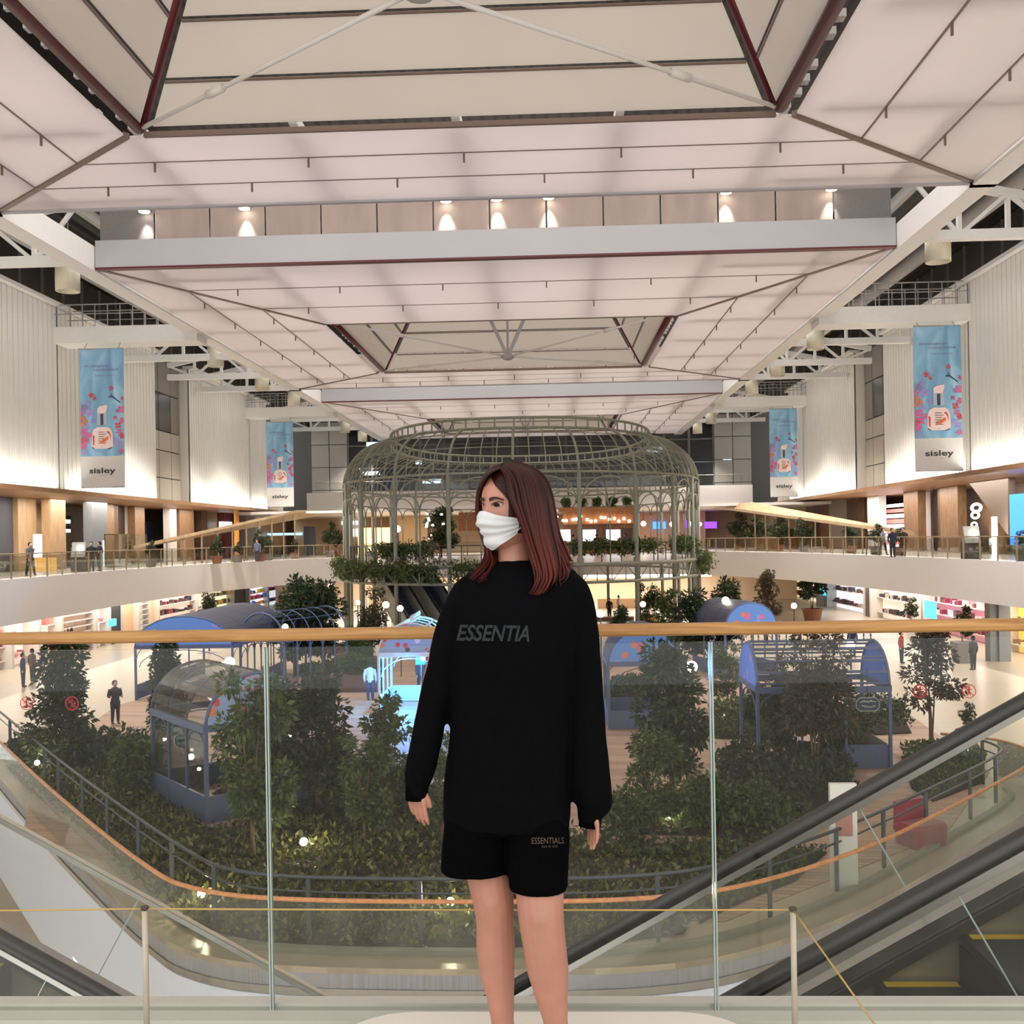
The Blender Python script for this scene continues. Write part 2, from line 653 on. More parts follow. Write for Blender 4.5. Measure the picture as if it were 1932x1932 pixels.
b = MB(); inner = offset_path(void_s, 0.02)
b.ribbon([Vector((p.x, p.y, ZG - 0.34)) for p in offset_path(void_s, -0.03)], [Vector((p.x, p.y, ZG - 0.46)) for p in offset_path(void_s, -0.03)])
b.build('base_shoe', M_steel, bal)

# concrete kerb of the planting bed just inside the balustrade, with dark handrail on posts
M_concrete = mat('garden_concrete', (150, 144, 128), 0.8, var=0.1, scale=3)
kerb = offset_path(void_s, 0.5)
kerb = kerb[:-9]
k2 = offset_path(kerb, 0.16)
b = MB()
z0, z1 = ZG, ZG + 0.09
b.ribbon([Vector((p.x, p.y, z0)) for p in kerb], [Vector((p.x, p.y, z1)) for p in kerb])
b.ribbon([Vector((p.x, p.y, z1)) for p in kerb], [Vector((p.x, p.y, z1)) for p in k2])
b.ribbon([Vector((p.x, p.y, z1)) for p in k2], [Vector((p.x, p.y, z0)) for p in k2])
tag(b.build('kerb', M_concrete), kind='structure')
hr = emp('garden_handrail', (0, 18, ZG), 'dark grey metal handrail on posts along the planting bed', 'handrail')
hp = offset_path(void_s, 0.8)[:-4]
M_hr = mat('dark_grey_steel', (74, 80, 84), 0.4, metal=0.4)
b = MB(); b.tube([Vector((p.x, p.y, ZG + 1.2)) for p in hp], 0.035, 8); b.build('top_rail', M_hr, hr, True)
b = MB(); b.tube([Vector((p.x, p.y, ZG + 0.95)) for p in hp], 0.02, 6); b.build('lower_rail', M_hr, hr, True)
acc = 0; last = None
for i, p in enumerate(hp):
    if last is None or (p - last).length > 1.9:
        b = MB(); b.box(p.x - 0.035, p.x + 0.035, p.y - 0.035, p.y + 0.035, ZG, ZG + 1.18)
        b.build('post', M_hr, hr); last = p

# ================================================================== gallery (same level as the camera): fascia, floor, railings
EDGE = [(-24.9, 12), (-24.9, 30), (-24.9, 46), (-25.6, 60), (-25.0, 74), (-21.0, 87), (-14, 93.5), (-2.5, 96), (8, 95.5), (14, 93)]
EDGE_R = [(14, 93), (18.6, 78)]
EDGE_R2 = [(18.6, 78), (20.6, 62), (21.4, 46), (21.6, 30), (21.6, 12)]
edge = catmull([(x, y, 0) for x, y in EDGE], 6)[:-1] + catmull([(x, y, 0) for x, y in EDGE_R], 6)[:-1] + catmull([(x, y, 0) for x, y in EDGE_R2], 6)
# orientation: walking left->far->right keeps the hall on the right-hand side; outward is the left normal
def outw(d):
    return offset_path(edge, d)
z = lambda path, h: [Vector((p.x, p.y, h)) for p in path]
b = MB()
b.ribbon(z(edge, 0.0), z(edge, -2.1))
b.ribbon(z(edge, -2.1), z(outw(0.4), -2.1)); b.ribbon(z(outw(0.4), -2.1), z(outw(0.4), 0)); b.ribbon(z(outw(0.4), 0.0), z(edge, 0.0))
tag(b.build('wall_gallery_fascia', M_offwhite), kind='structure')
def far_pt(p):
    if p.y > 86 and -20 < p.x < 16.5:
        return Vector((p.x * 1.6, 128, 0))
    return Vector((-36.5 if p.x < 0 else 31.5, p.y if p.y < 80 else 80 + (p.y - 80) * 5.0, 0))
fp = [far_pt(p) for p in edge]
M_gfl = mat('gallery_floor_stone', (176, 164, 150), 0.25, var=0.05)
b = MB(); b.ribbon(z(outw(0.4), -0.01), [Vector((p.x, p.y, -0.01)) for p in fp])
b.ribbon(z(outw(0.4), -2.1), [Vector((p.x, p.y, -2.1)) for p in fp])
tag(b.build('floor_gallery', M_gfl), kind='structure')
# railing of the gallery
gr = emp('gallery_railing', (0, 96, 0), 'glass gallery railing with slim bronze posts and top rail across the hall', 'railing')
ed2 = outw(0.12)
b = MB(); b.tube(z(ed2, 1.16), 0.035, 6); b.build('top_rail', M_bronze, gr, True)
M_gl3 = mat_glass('gallery_glass', tint=(0.93, 0.94, 0.92), gloss=0.5)
last = None; dist = 0.0
prev = ed2[0]
posts = [ed2[0]]
for p in ed2[1:]:
    seglen = (p - prev).length
    steps = max(1, int(seglen / 0.25))
    for k in range(1, steps + 1):
        q = prev.lerp(p, k / steps)
        dist += seglen / steps
        if dist >= 1.75:
            posts.append(q); dist = 0
    prev = p
pm = None
for q in posts:
    if q.y < 38: continue
    if pm is None:
        pm = MB().box(-0.03, 0.03, -0.03, 0.03, 0, 1.14).build('post', M_bronze, gr)
        pm.location = Vector((q.x, q.y, 0)) - Vector(gr.location)
        # mesh was made about the world origin
        me = pm.data
        for v in me.vertices: v.co += Vector(gr.location)
    else:
        c = pm.copy(); COL.objects.link(c); c.parent = gr
        c.location = Vector((q.x, q.y, 0)) - Vector(gr.location)
for i in range(len(posts) - 1):
    if posts[i].y < 36: continue
    a, c = posts[i], posts[i + 1]
    d = (c - a); d.normalize(); nn = Vector((-d.y, d.x, 0)) * 0.012
    a = a + d * 0.05; c = c - d * 0.05
    b = MB(); b.prism([Vector((a.x, a.y, 0.06)), Vector((c.x, c.y, 0.06)), Vector((c.x, c.y, 1.08)), Vector((a.x, a.y, 1.08))], nn)
    b.build('glass_pane', M_gl3, gr)

# ================================================================== fluted upper walls
M_flute = mat('fluted_white_panel', (226, 221, 210), 0.5, var=0.015)
M_panelgrey = mat('grey_metal_panel', (128, 121, 112), 0.5, var=0.04)
M_panelbeige = mat('beige_metal_panel', (176, 168, 152), 0.5, var=0.04)
M_soffit = mat_wood('soffit_wood', (134, 98, 66), (160, 120, 84), 1.5, (3, 0.5, 3))
SECT = [(6, 59.5, 'f'), (59.5, 74.5, 'f'), (74.5, 81.5, 'g'), (81.5, 98, 'f'), (98, 104, 'f'), (104, 113, 'g')]
ZS, ZT = 4.8, 15.6
for side, X, dirn in (('left', -29.0, 1), ('right', 24.0, -1)):
    wl = emp('wall_' + side, (X, 60, ZS), kind='structure')
    for (y0, y1, k) in SECT:
        if k == 'f':
            b = MB()
            pitch = 0.55
            nn = int((y1 - y0) / pitch)
            A = []; B = []
            for i in range(nn):
                ya = y0 + (y1 - y0) * i / nn; yb = y0 + (y1 - y0) * (i + 1) / nn
                for (yy, dx) in ((ya + 0.02, 0), (yb - 0.10, 0), (yb - 0.08, -0.10), (yb - 0.02, -0.10)):
                    A.append(Vector((X + dx * dirn, yy, ZS))); B.append(Vector((X + dx * dirn, yy, ZT)))
            b.ribbon(A, B)
            # body behind and end returns
            b.box(min(X - dirn * 0.9, X - dirn * 0.14), max(X - dirn * 0.9, X - dirn * 0.14), y0, y1, ZS, ZT)
            b.build('fluted_panel', M_flute, wl)
            b = MB(); b.box(min(X - dirn * 0.5, X + dirn * 0.35), max(X - dirn * 0.5, X + dirn * 0.35), y0, y1, ZT, ZT + 0.22)
            b.build('top_ledge', M_white, wl)
        else:
            # recessed panel grid with two dark windows
            xr = X - dirn * 0.9
            rows = [(ZS, 6.6), (6.6, 8.7), (8.7, 10.2), (10.2, 13.1), (13.1, ZT)]
            cols = [y0 + (y1 - y0) * t for t in (0, 0.36, 0.72, 1.0)]
            for ri, (za, zb) in enumerate(rows):
                for ci in range(3):
                    ya, yb = cols[ci], cols[ci + 1]
                    b = MB(); b.box(min(xr, xr + 0.12 * dirn), max(xr, xr + 0.12 * dirn), ya + 0.05, yb - 0.05, za + 0.04, zb - 0.04)
                    if ri == 3 and ci < 2:
                        b.build('window_pane', mat('dark_side_window', (48, 44, 42), 0.2, spec=0.8), wl)
                    else:
                        b.build('wall_panel', M_panelgrey if ri > 2 else M_panelbeige, wl)
            b = MB(); b.box(min(xr, xr - 0.4 * dirn), max(xr, xr - 0.4 * dirn), y0, y1, ZS, ZT + 0.3)
            b.build('backing', M_dark, wl)
    # ledge that hides the strip lamps
    b = MB(); b.box(min(X + dirn * 0.1, X + dirn * 0.75), max(X + dirn * 0.1, X + dirn * 0.75), 6, 113, ZS - 0.28, ZS - 0.02)
    b.build('cove_ledge', M_soffit, wl)
    # dark panels above the white ones
    b = MB(); xx = X - dirn * 1.2
    b.box(min(xx, xx - 0.2 * dirn), max(xx, xx - 0.2 * dirn), 6, 130, ZT, 19.0)
    b.build('upper_panel', mat('upper_grey_panel', (96, 90, 82), 0.6), wl)
    b = MB()
    for yy in np.arange(8, 128, 2.6):
        b.box(min(xx, xx + 0.14 * dirn), max(xx, xx + 0.14 * dirn), yy, yy + 0.10, ZT, 19.0)
    b.build('upper_mullion', M_grey, wl)
    # wood soffit over the gallery
    xs = sorted((X + dirn * 0.1, X - dirn * 9))
    tag(MB().box(xs[0], xs[1], 6, 113, ZS - 0.25, ZS).build('ceiling_gallery_' + side, M_soffit), kind='structure')

# ================================================================== roof above (dark deck) over the side aisles
M_deck = mat_stripes('roof_deck_ribs', (56, 51, 46), (28, 25, 23), 1.6, 'X', 0.7, 0.35)
tag(MB().box(-34, -20.6, -6, 134, 18.6, 18.9).build('ceiling_roof_aisle', M_deck), kind='structure')
tag(MB().box(15.6, 29, -6, 134, 18.6, 18.9).build('ceiling_roof_aisle.001', M_deck), kind='structure')
tag(MB().box(-20.8, 15.8, -6, 134, 22.0, 22.3).build('ceiling_roof', M_deck), kind='structure')
for (x0, x1) in ((-20.8, -20.6), (15.6, 15.8)):
    tag(MB().box(x0, x1, -6, 134, 18.6, 22.1).build('wall_roof_side', M_deck), kind='structure')
# long purlins and ducts under the aisle roof
for x in (-27.6, -25.2, -22.6, 17.4, 20.0, 22.4):
    o = MB().box(x - 0.14, x + 0.14, -4, 128, 17.6, 18.1).build('roof_purlin', M_grey)
    tag(o, kind='structure')
for sx, lab in ((-26.4, 'left'), (21.3, 'right')):
    o = MB(); o.tube([(sx, -2, 17.2), (sx, 128, 17.2)], 0.45, 12)
    o = o.build('ceiling_duct', M_grey, smooth=True); tag(o, 'long round grey air duct under the dark roof over the %s aisle' % lab, 'duct')
# ================================================================== membrane ceiling modules
M_joint = mat('joint_rail_brown', (112, 92, 80), 0.5)
M_beamface = mat('grey_beam_face', (168, 165, 166), 0.55, var=0.03, scale=0.4)
M_lantern = mat_membrane('lantern_membrane', (228, 222, 214), 0.42)
XO0, XO1 = -12.2, 6.9
def lerp2(a, b, t):
    return (a[0] + (b[0] - a[0]) * t, a[1] + (b[1] - a[1]) * t)
for mi_, (yn, yf, yo0, yo1) in enumerate(MODULES):
    ce = emp('ceiling', (XM, (yn + yf) / 2, ZC), kind='structure')
    O = [(XL, yn), (XR, yn), (XR, yf), (XL, yf)]
    gx, gy = 0.55, 0.3
    I = [(XO0 - gx, yo0 - gy), (XO1 + gx, yo0 - gy), (XO1 + gx, yo1 + gy), (XO0 - gx, yo1 + gy)]
    for sidx in range(4):
        o0, o1 = O[sidx], O[(sidx + 1) % 4]
        i0, i1 = I[sidx], I[(sidx + 1) % 4]
        for s_ in range(3):
            t0, t1 = s_ / 3 + (0.006 if s_ else 0), (s_ + 1) / 3 - 0.006
            A, B = lerp2(o0, i0, t0), lerp2(o1, i1, t0)
            C, D = lerp2(o1, i1, t1), lerp2(o0, i0, t1)
            # pull back from the hips
            def shrink(p, q, d):
                L = math.hypot(q[0] - p[0], q[1] - p[1])
                return lerp2(p, q, d / L), lerp2(q, p, d / L)
            A, B = shrink(A, B, 0.16); D, C = shrink(D, C, 0.16)
            b = MB(); b.prism([(x, y, ZC) for x, y in (A, B, C, D)], (0, 0, 0.05))
            b.build('membrane_panel', M_membrane, ce)
            if s_:
                P, Q = lerp2(o0, i0, s_ / 3), lerp2(o1, i1, s_ / 3)
                b = MB(); b.bar((*P, ZC + 0.04), (*Q, ZC + 0.04), 0.05, 0.10)
                L = math.hypot(Q[0] - P[0], Q[1] - P[1])
                kk = max(2, int(L / 4.5))
                for j in range(kk):
                    q = lerp2(P, Q, (j + 0.5) / kk)
                    b.box(q[0] - 0.03, q[0] + 0.03, q[1] - 0.03, q[1] + 0.03, ZC - 0.32, ZC)
                b.build('joint_rail', M_joint, ce)
        b = MB(); b.bar((*o0, ZC + 0.05), (*i0, ZC + 0.05), 0.20, 0.18); b.build('hip_rail', M_joint, ce)
    # red edge beams of the opening
    for (p, q) in ((I[0], I[3]), (I[1], I[2])):
        sgn = 1 if p[0] < XM else -1
        b = MB(); x = p[0] + sgn * 0.42
        b.tube([(x, p[1], ZC + 0.30), (x, q[1], ZC + 0.30)], 0.24, 10)
        b.build('edge_beam', M_red, ce, True)
    for (yy, sg) in ((I[0][1], 1), (I[2][1], -1)):
        b = MB(); b.box(XO0, XO1, yy - 0.06, yy + 0.06, ZC - 0.04, ZC + 0.12); b.build('edge_rail', M_joint, ce)
    # lantern: four sloping membrane sides in strips, and a flat top
    base = [(XO0 + 0.1, yo0), (XO1 - 0.1, yo0), (XO1 - 0.1, yo1), (XO0 + 0.1, yo1)]
    HL, IN = 5.6, 3.6
    top = [(XO0 + IN, yo0 + IN), (XO1 - IN, yo0 + IN), (XO1 - IN, yo1 - IN), (XO0 + IN, yo1 - IN)]
    for sidx in range(4):
        b0, b1 = base[sidx], base[(sidx + 1) % 4]
        t0_, t1_ = top[sidx], top[(sidx + 1) % 4]
        cuts = [0.0, 0.20, 0.44, 0.70, 1.0]
        for s_ in range(4):
            ta, tb = cuts[s_] + 0.006, cuts[s_ + 1] - 0.012
            def L3(p, q, t):
                return Vector((p[0] + (q[0] - p[0]) * t, p[1] + (q[1] - p[1]) * t, ZC + 0.12 + HL * t))
            A, B, C, D = L3(b0, t0_, ta), L3(b1, t1_, ta), L3(b1, t1_, tb), L3(b0, t0_, tb)
            def shr(p, q, d):
                L = (q - p).length
                return p.lerp(q, d / L), q.lerp(p, d / L)
            A, B = shr(A, B, 0.28); D, C = shr(D, C, 0.28)
            b = MB(); b.prism([A, B, C, D], (0, 0, 0.05)); b.build('lantern_panel', M_lantern, ce)
            b = MB(); b.bar(D, C, 0.06, 0.06); b.build('lantern_joint', M_joint, ce)
        b = MB()
        b.tube([(b0[0], b0[1], ZC + 0.2), (t0_[0], t0_[1], ZC + 0.12 + HL)], 0.13, 8); b.build('lantern_hip', M_red, ce, True)
    b = MB(); b.prism([(x, y, ZC + 0.12 + HL) for x, y in top], (0, 0, 0.05)); b.build('lantern_top', M_lantern, ce)
    # cross ties to a hanging node
    cx, cy = (XO0 + XO1) / 2, (yo0 + yo1) / 2
    node = Vector((cx, cy, ZC - 0.55))
    for (x, y) in base:
        b = MB(); e = Vector((x, y, ZC + 0.15))
        b.tube([e, node], 0.065, 8); b.tube([e.lerp(node, 0.30), e.lerp(node, 0.36)], 0.12, 8)
        b.build('tie_rod', M_white, ce, True)
    for dx in (-2.6, 2.6, 0):
        b = MB(); b.bar(node, (cx + dx, cy + (1.0 if dx == 0 else 0), ZC + 5.2), 0.22 if dx else 0.14, 0.22 if dx else 0.14, (0, 1, 0)); b.build('strut', M_beamface, ce)
    b = MB(); b.sphere(node, 0.42, 14, (1, 1, 0.6)); b.build('node', M_beamface, ce, True)
    # end beams of the module (tall grey-white faces)
    b = MB(); b.box(XL, XR, yn - 0.35, yn - 0.06, ZC - 0.02, ZC + 1.2); b.build('end_beam', M_beamface, ce)
    b = MB(); b.box(XL, XR, yn - 0.40, yn - 0.02, ZC - 0.10, ZC - 0.02); b.build('end_trim', M_red, ce)
    b = MB(); b.box(XL, XR, yf + 0.04, yf + 0.24, ZC - 0.06, ZC + 0.5); b.build('end_lip', M_beamface, ce)
    # clerestory sheet above the front beam
    if mi_:
        nb = 14
        for j in range(nb):
            xa = XL + (XR - XL) * j / nb; xb = XL + (XR - XL) * (j + 1) / nb
            b = MB(); b.box(xa + 0.04, xb - 0.04, yn + 0.1, yn + 0.16, ZC + 1.0, ZC + 4.2)
            b.build('clerestory_sheet', mat('clerestory_sheet_a', (150, 132, 122), 0.6, var=0.10, scale=0.8, stretch=(2, 1, 0.4)) if j not in (0, nb - 1) else mat('clerestory_sheet_b', (112, 106, 102), 0.6), ce)
    # roof beams over the membrane: their shade shows through it
    b = MB()
    for x in np.arange(XL + 2.5, XR, 5.0):
        b.box(x - 0.13, x + 0.13, yn, yo0 - 0.6, ZC + 0.36, ZC + 0.7); b.box(x - 0.13, x + 0.13, yo1 + 0.6, yf, ZC + 0.36, ZC + 0.7)
    for y in np.arange(yn + 2.5, yf, 6.0):
        b.box(XL, XO0 - 1.2, y - 0.15, y + 0.15, ZC + 0.3, ZC + 0.7); b.box(XO1 + 1.2, XR, y - 0.15, y + 0.15, ZC + 0.3, ZC + 0.7)
    b.build('roof_beam', M_grey, ce)
    # bits of lit equipment in the slot beside the red beams
    b = MB()
    for y in np.arange(yo0 + 0.5, yo1, 0.9):
        for x in (XO0 - 0.45, XO1 + 0.45):
            r_ = random.random()
            if r_ < 0.6:
                b.box(x - 0.22, x + 0.22, y, y + 0.05 + 0.3 * random.random(), ZC + 0.4, ZC + 0.6)
    b.build('slot_bracket', M_grey, ce)
    # side edge beams
    for (x, sg) in ((XL, -1), (XR, 1)):
        x0, x1 = sorted((x + sg * 0.05, x + sg * 0.42))
        b = MB(); b.box(x0, x1, yn - 8.4 if mi_ else yn, yf + 0.2, ZC - 0.12, ZC + 0.95); b.build('side_beam', M_white, ce)
        b = MB(); b.box(*sorted((x + sg * 0.02, x + sg * 0.9)), yn - 8.4 if mi_ else yn, yf + 0.2, ZC - 0.16, ZC - 0.08); b.build('side_flange', M_white, ce)
    # hangers drop pins on the hip row are part of the joint rails

# ------------------------------------------------------------------ spot lamps in the slots
M_lamphouse = mat('lamp_housing_white', (228, 226, 220), 0.4)
def slot_lamp(p, ywall, lab, row):
    t = emp('slot_spotlight', p, lab, 'spotlight', 'spotlights in the %s ceiling slot' % row)
    b = MB(); b.lathe(p, [(0.10, 0.30), (0.22, 0.25), (0.27, 0.0), (0.25, 0.0)], 14); b.build('housing', M_lamphouse, t, True)
    b = MB(); b.lathe(Vector(p) + Vector((0, 0, -0.03)), [(0.235, 0.02), (0.235, 0.0)], 14); b.build('lens', M_lampwhite, t)
    b = MB(); b.bar(Vector(p) + Vector((0, 0, 0.25)), Vector(p) + Vector((0, 0, 1.2)), 0.05, 0.05, (0, 1, 0)); b.build('stem', M_lamphouse, t)
    light('SPOT', 'slot_spotlight_lamp', Vector(p) + Vector((0, 0, -0.1)), 300, (1, 0.97, 0.94), rot=(R(13), 0, 0), spot_size=R(46), spot_blend=0.5, shadow_soft_size=0.1)
ords = ['leftmost', 'second from the left', 'third from the left', 'middle', 'third from the right', 'second from the right', 'rightmost']
for i, (px, py) in enumerate(((272, 399), (461, 393), (841, 379), (937, 376), (1035, 373), (1370, 363), (1569, 357))):
    slot_lamp(at_y(px, py, 45.27), 45.2, 'white ceiling spotlight in the near slot, %s of the seven' % ords[i], 'near')
ords6 = ['leftmost', 'second from the left', 'third from the left', 'third from the right', 'second from the right', 'rightmost']
for i, (px, py) in enumerate(((650, 725), (748, 722), (862, 720), (1042, 716), (1212, 711), (1312, 708))):
    slot_lamp(at_y(px, py, 90.57), 90.5, 'white ceiling spotlight in the far slot, %s of the six' % ords6[i], 'far')

# ------------------------------------------------------------------ aisle trusses, box bridges and drum lamps
def truss(y, X0, X1, zb, lab):
    """X0 at the ceiling edge, X1 at the wall"""
    t = emp('roof_truss', ((X0 + X1) / 2, y, zb), lab, 'truss', 'white roof trusses over the side aisles')
    def mem(name, p, q, w=0.24, h=0.3):
        b = MB(); b.bar(p, q, w, h); b.build(name, M_white, t)
    zt0, zt1 = zb + 2.6, zb + 0.9
    mem('bottom_chord', (X0, y, zb), (X1, y, zb), 0.4, 0.42)
    mem('top_chord', (X0, y, zt0), (X1, y, zt1), 0.3, 0.36)
    nseg = 4
    for i in range(1, nseg):
        x = X0 + (X1 - X0) * i / nseg
        zt = zt0 + (zt1 - zt0) * i / nseg
        mem('web_post', (x, y, zb), (x, y, zt), 0.18, 0.18)
    for i in range(nseg):
        x0 = X0 + (X1 - X0) * i / nseg; x1 = X0 + (X1 - X0) * (i + 1) / nseg
        za = zt0 + (zt1 - zt0) * i / nseg; zb_ = zt0 + (zt1 - zt0) * (i + 1) / nseg
        if i % 2 == 0: mem('web_brace', (x0, y, za), (x1, y, zb), 0.16, 0.16)
        else: mem('web_brace', (x0, y, zb), (x1, y, zb_), 0.16, 0.16)
def bridge(y, X0, X1, zb, lab):
    t = emp('box_bridge', ((X0 + X1) / 2, y, zb), lab, 'bridge', 'box bridges from ceiling to wall')
    x0, x1 = sorted((X0, X1))
    MB().box(x0, x1, y - 0.9, y + 0.9, zb, zb + 0.95).build('box_girder', M_white, t)
    for yy in (y - 0.85, y + 0.85):
        b = MB()
        b.tube([(x0, yy, zb + 2.25), (x1, yy, zb + 2.25)], 0.04, 6); b.build('guard_rail', M_grey, t)
        b = MB()
        b.tube([(x0, yy, zb + 1.7), (x1, yy, zb + 1.7)], 0.03, 6); b.build('mid_rail', M_grey, t)
        for x in np.arange(x0 + 0.2, x1, 0.75):
            b = MB(); b.box(x - 0.02, x + 0.02, yy - 0.02, yy + 0.02, zb + 0.95, zb + 2.25); b.build('baluster', M_grey, t)
seen = ['nearest', 'second', 'third', 'fourth', 'fifth', 'sixth']
TY = [44.5, 68.5, 76.5, 83.0, 105.0, 114.0]
for i, y in enumerate(TY):
    truss(y, XL - 0.4, -28.8, ZC + 0.15, 'white lattice roof truss over the left aisle, %s along the hall' % seen[i])
    truss(y, XR + 0.4, 23.8, ZC + 0.15, 'white lattice roof truss over the right aisle, %s along the hall' % seen[i])
for i, y in enumerate((60.0, 97.5)):
    w = ('nearer', 'farther')[i]
    bridge(y, XL - 0.3, -29.0, ZC - 0.55, 'white box bridge with thin guard rails on the left, %s one' % w)
    bridge(y, XR + 0.3, 24.0, ZC - 0.55, 'white box bridge with thin guard rails on the right, %s one' % w)
M_drum = mat('cream_drum', (206, 198, 174), 0.5)
M_drumin = mat('lit_drum_lens', (255, 236, 200), 0.5, emit=1.2)
def drum(p, lab):
    t = emp('drum_lamp', p, lab, 'lamp', 'cream drum lamps under the aisle roof')
    b = MB(); b.lathe(p, [(0.50, 1.25), (0.55, 1.22), (0.55, 0.0), (0.50, 0.0), (0.50, 0.5), (0.02, 0.55)], 24); b.build('drum', M_drum, t, True)
    b = MB(); b.lathe(Vector(p) + Vector((0, 0, 0.42)), [(0.46, 0.02), (0.46, 0)], 20); b.build('lens', M_drumin, t)
    b = MB(); b.box(p[0] - 0.25, p[0] + 0.25, p[1] - 0.25, p[1] + 0.25, p[2] + 1.25, p[2] + 1.75); b.box(p[0] - 0.05, p[0] + 0.05, p[1] - 0.05, p[1] + 0.05, p[2] + 1.7, 18.62); b.build('mount', M_dark, t)
    light('SPOT', 'drum_lamp_light', (p[0], p[1], p[2] + 0.1), 8600, (1.0, 0.965, 0.93), spot_size=R(110), spot_blend=0.8, shadow_soft_size=0.4)
for i, y in enumerate((47.5, 68.8, 80.0, 90.0, 112.5, 123.0)):
    drum((-22.6, y, ZC - 0.45), 'cream cylinder lamp hanging over the left aisle, %s along the row' % seen[i])
    drum((17.5, y - 1, ZC - 0.45), 'cream cylinder lamp hanging over the right aisle, %s along the row' % seen[i])
# ================================================================== glass balustrade in front of the viewer
YB = 3.18
M_shoe = mat('grey_green_sill', (190, 193, 180), 0.4, var=0.03)
gb = emp('glass_balustrade', (0, YB, 0), 'clear glass balustrade with oak handrail right behind the standing woman', 'balustrade')
b = MB(); b.box(-5, 5, YB - 0.075, YB + 0.02, 0.0, 0.035); b.build('base_shoe', M_shoe, gb)
b = MB(); b.box(-5, 5, YB + 0.02, YB + 0.07, 0.0, 0.045); b.build('white_trim', M_white, gb)
M_gl1 = mat_glass('balustrade_front_glass', tint=(0.96, 0.97, 0.955), gloss=0.5)
M_gledge = mat('green_glass_edge', (168, 186, 180), 0.15, spec=0.8)
x_j = [at_y(px, 1560, YB).x for px in (-331, 508, 1346, 2184)]
for i in range(3):
    a, c = x_j[i] + 0.004, x_j[i + 1] - 0.004
    g_ = MB().box(a, c, YB - 0.008, YB + 0.008, 0.02, 1.17).build('glass_pane', M_gl1, gb)
    for x in (a, c):
        b = MB(); b.box(x - 0.0022, x + 0.0022, YB - 0.0085, YB + 0.0085, 0.02, 1.17); b.build('pane_edge', M_gledge, g_)
zr = [at_y(px, py, YB).z for px, py in ((0, 1194), (1932, 1166), (0, 1217), (1932, 1189))]
zt_, zb_ = (zr[0] + zr[1]) / 2, (zr[2] + zr[3]) / 2
b = MB()
hh = (zt_ - zb_) / 2; zc_ = (zt_ + zb_) / 2
prof = []
for k in range(16):
    a = 2 * math.pi * k / 16
    ca, sa = math.cos(a), math.sin(a)
    prof.append((0.036 * math.copysign(abs(ca) ** 0.55, ca), hh * math.copysign(abs(sa) ** 0.55, sa)))
b.prism([(-5, YB + u, zc_ + v) for u, v in prof], (10, 0, 0))
b.build('handrail', M_oak, gb, False)

# prohibition stickers on the glass
M_sticker = mat('red_sticker', (176, 44, 36), 0.5)
M_sticker2 = mat('dark_red_sticker', (128, 34, 30), 0.5)
def sticker(px, py, dpx, filled, lab):
    c = at_y(px, py, YB - 0.0095)
    r_ = dpx / 2 / FPX * YB
    st = emp('glass_sticker', c, lab, 'sticker', 'prohibition stickers on the front glass')
    mm = M_sticker2 if filled else M_sticker
    n = 32; w = 0.22 if filled else 0.10
    b = MB()
    A = [c + Vector((r_ * math.cos(2 * math.pi * k / n), 0, r_ * math.sin(2 * math.pi * k / n))) for k in range(n)]
    B = [c + Vector((r_ * (1 - w) * math.cos(2 * math.pi * k / n), 0, r_ * (1 - w) * math.sin(2 * math.pi * k / n))) for k in range(n)]
    b.ribbon(A, B, True)
    A2 = [p + Vector((0, -0.0006, 0)) for p in A]; B2 = [p + Vector((0, -0.0006, 0)) for p in B]
    b.ribbon(A2, B2, True); b.ribbon(A, A2, True)
    b.build('ring', mm, st)
    b = MB(); q = r_ * 0.93
    b.bar(c + Vector((-q * .7, -0.0004, q * .7)), c + Vector((q * .7, -0.0004, -q * .7)), 0.0008, r_ * w * 1.1, (1, 0, 1)); b.build('slash', mm, st)
    b = MB()      # small walking figure
    b.obox(c + Vector((0.0, -0.0003, r_ * 0.12)), (r_ * 0.26, 0.0006, r_ * 0.5))
    b.sphere(c + Vector((0, -0.0003, r_ * 0.52)), r_ * 0.16, 8, (1, 0.03, 1))
    b.bar(c + Vector((0, -0.0003, -r_ * 0.08)), c + Vector((r_ * 0.22, -0.0003, -r_ * 0.6)), 0.0006, r_ * 0.15, (1, 0, 0))
    b.bar(c + Vector((0, -0.0003, -r_ * 0.08)), c + Vector((-r_ * 0.2, -0.0003, -r_ * 0.6)), 0.0006, r_ * 0.15, (1, 0, 0))
    b.bar(c + Vector((-r_ * 0.45, -0.0003, r_ * 0.05)), c + Vector((r_ * 0.4, -0.0003, r_ * 0.3)), 0.0006, r_ * 0.12, (0, 0, 1))
    b.build('pictogram', mm, st)
sticker(50, 1327, 25, False, 'thin red ring prohibition sticker at the far left of the glass')
sticker(136, 1327, 28, True, 'bold red ring prohibition sticker, second from the left on the glass')
sticker(1736, 1304, 27, True, 'bold dark red prohibition sticker in front of the thin tree trunk')
sticker(1828, 1304, 26, False, 'thin red ring prohibition sticker near the right escalator handrail')

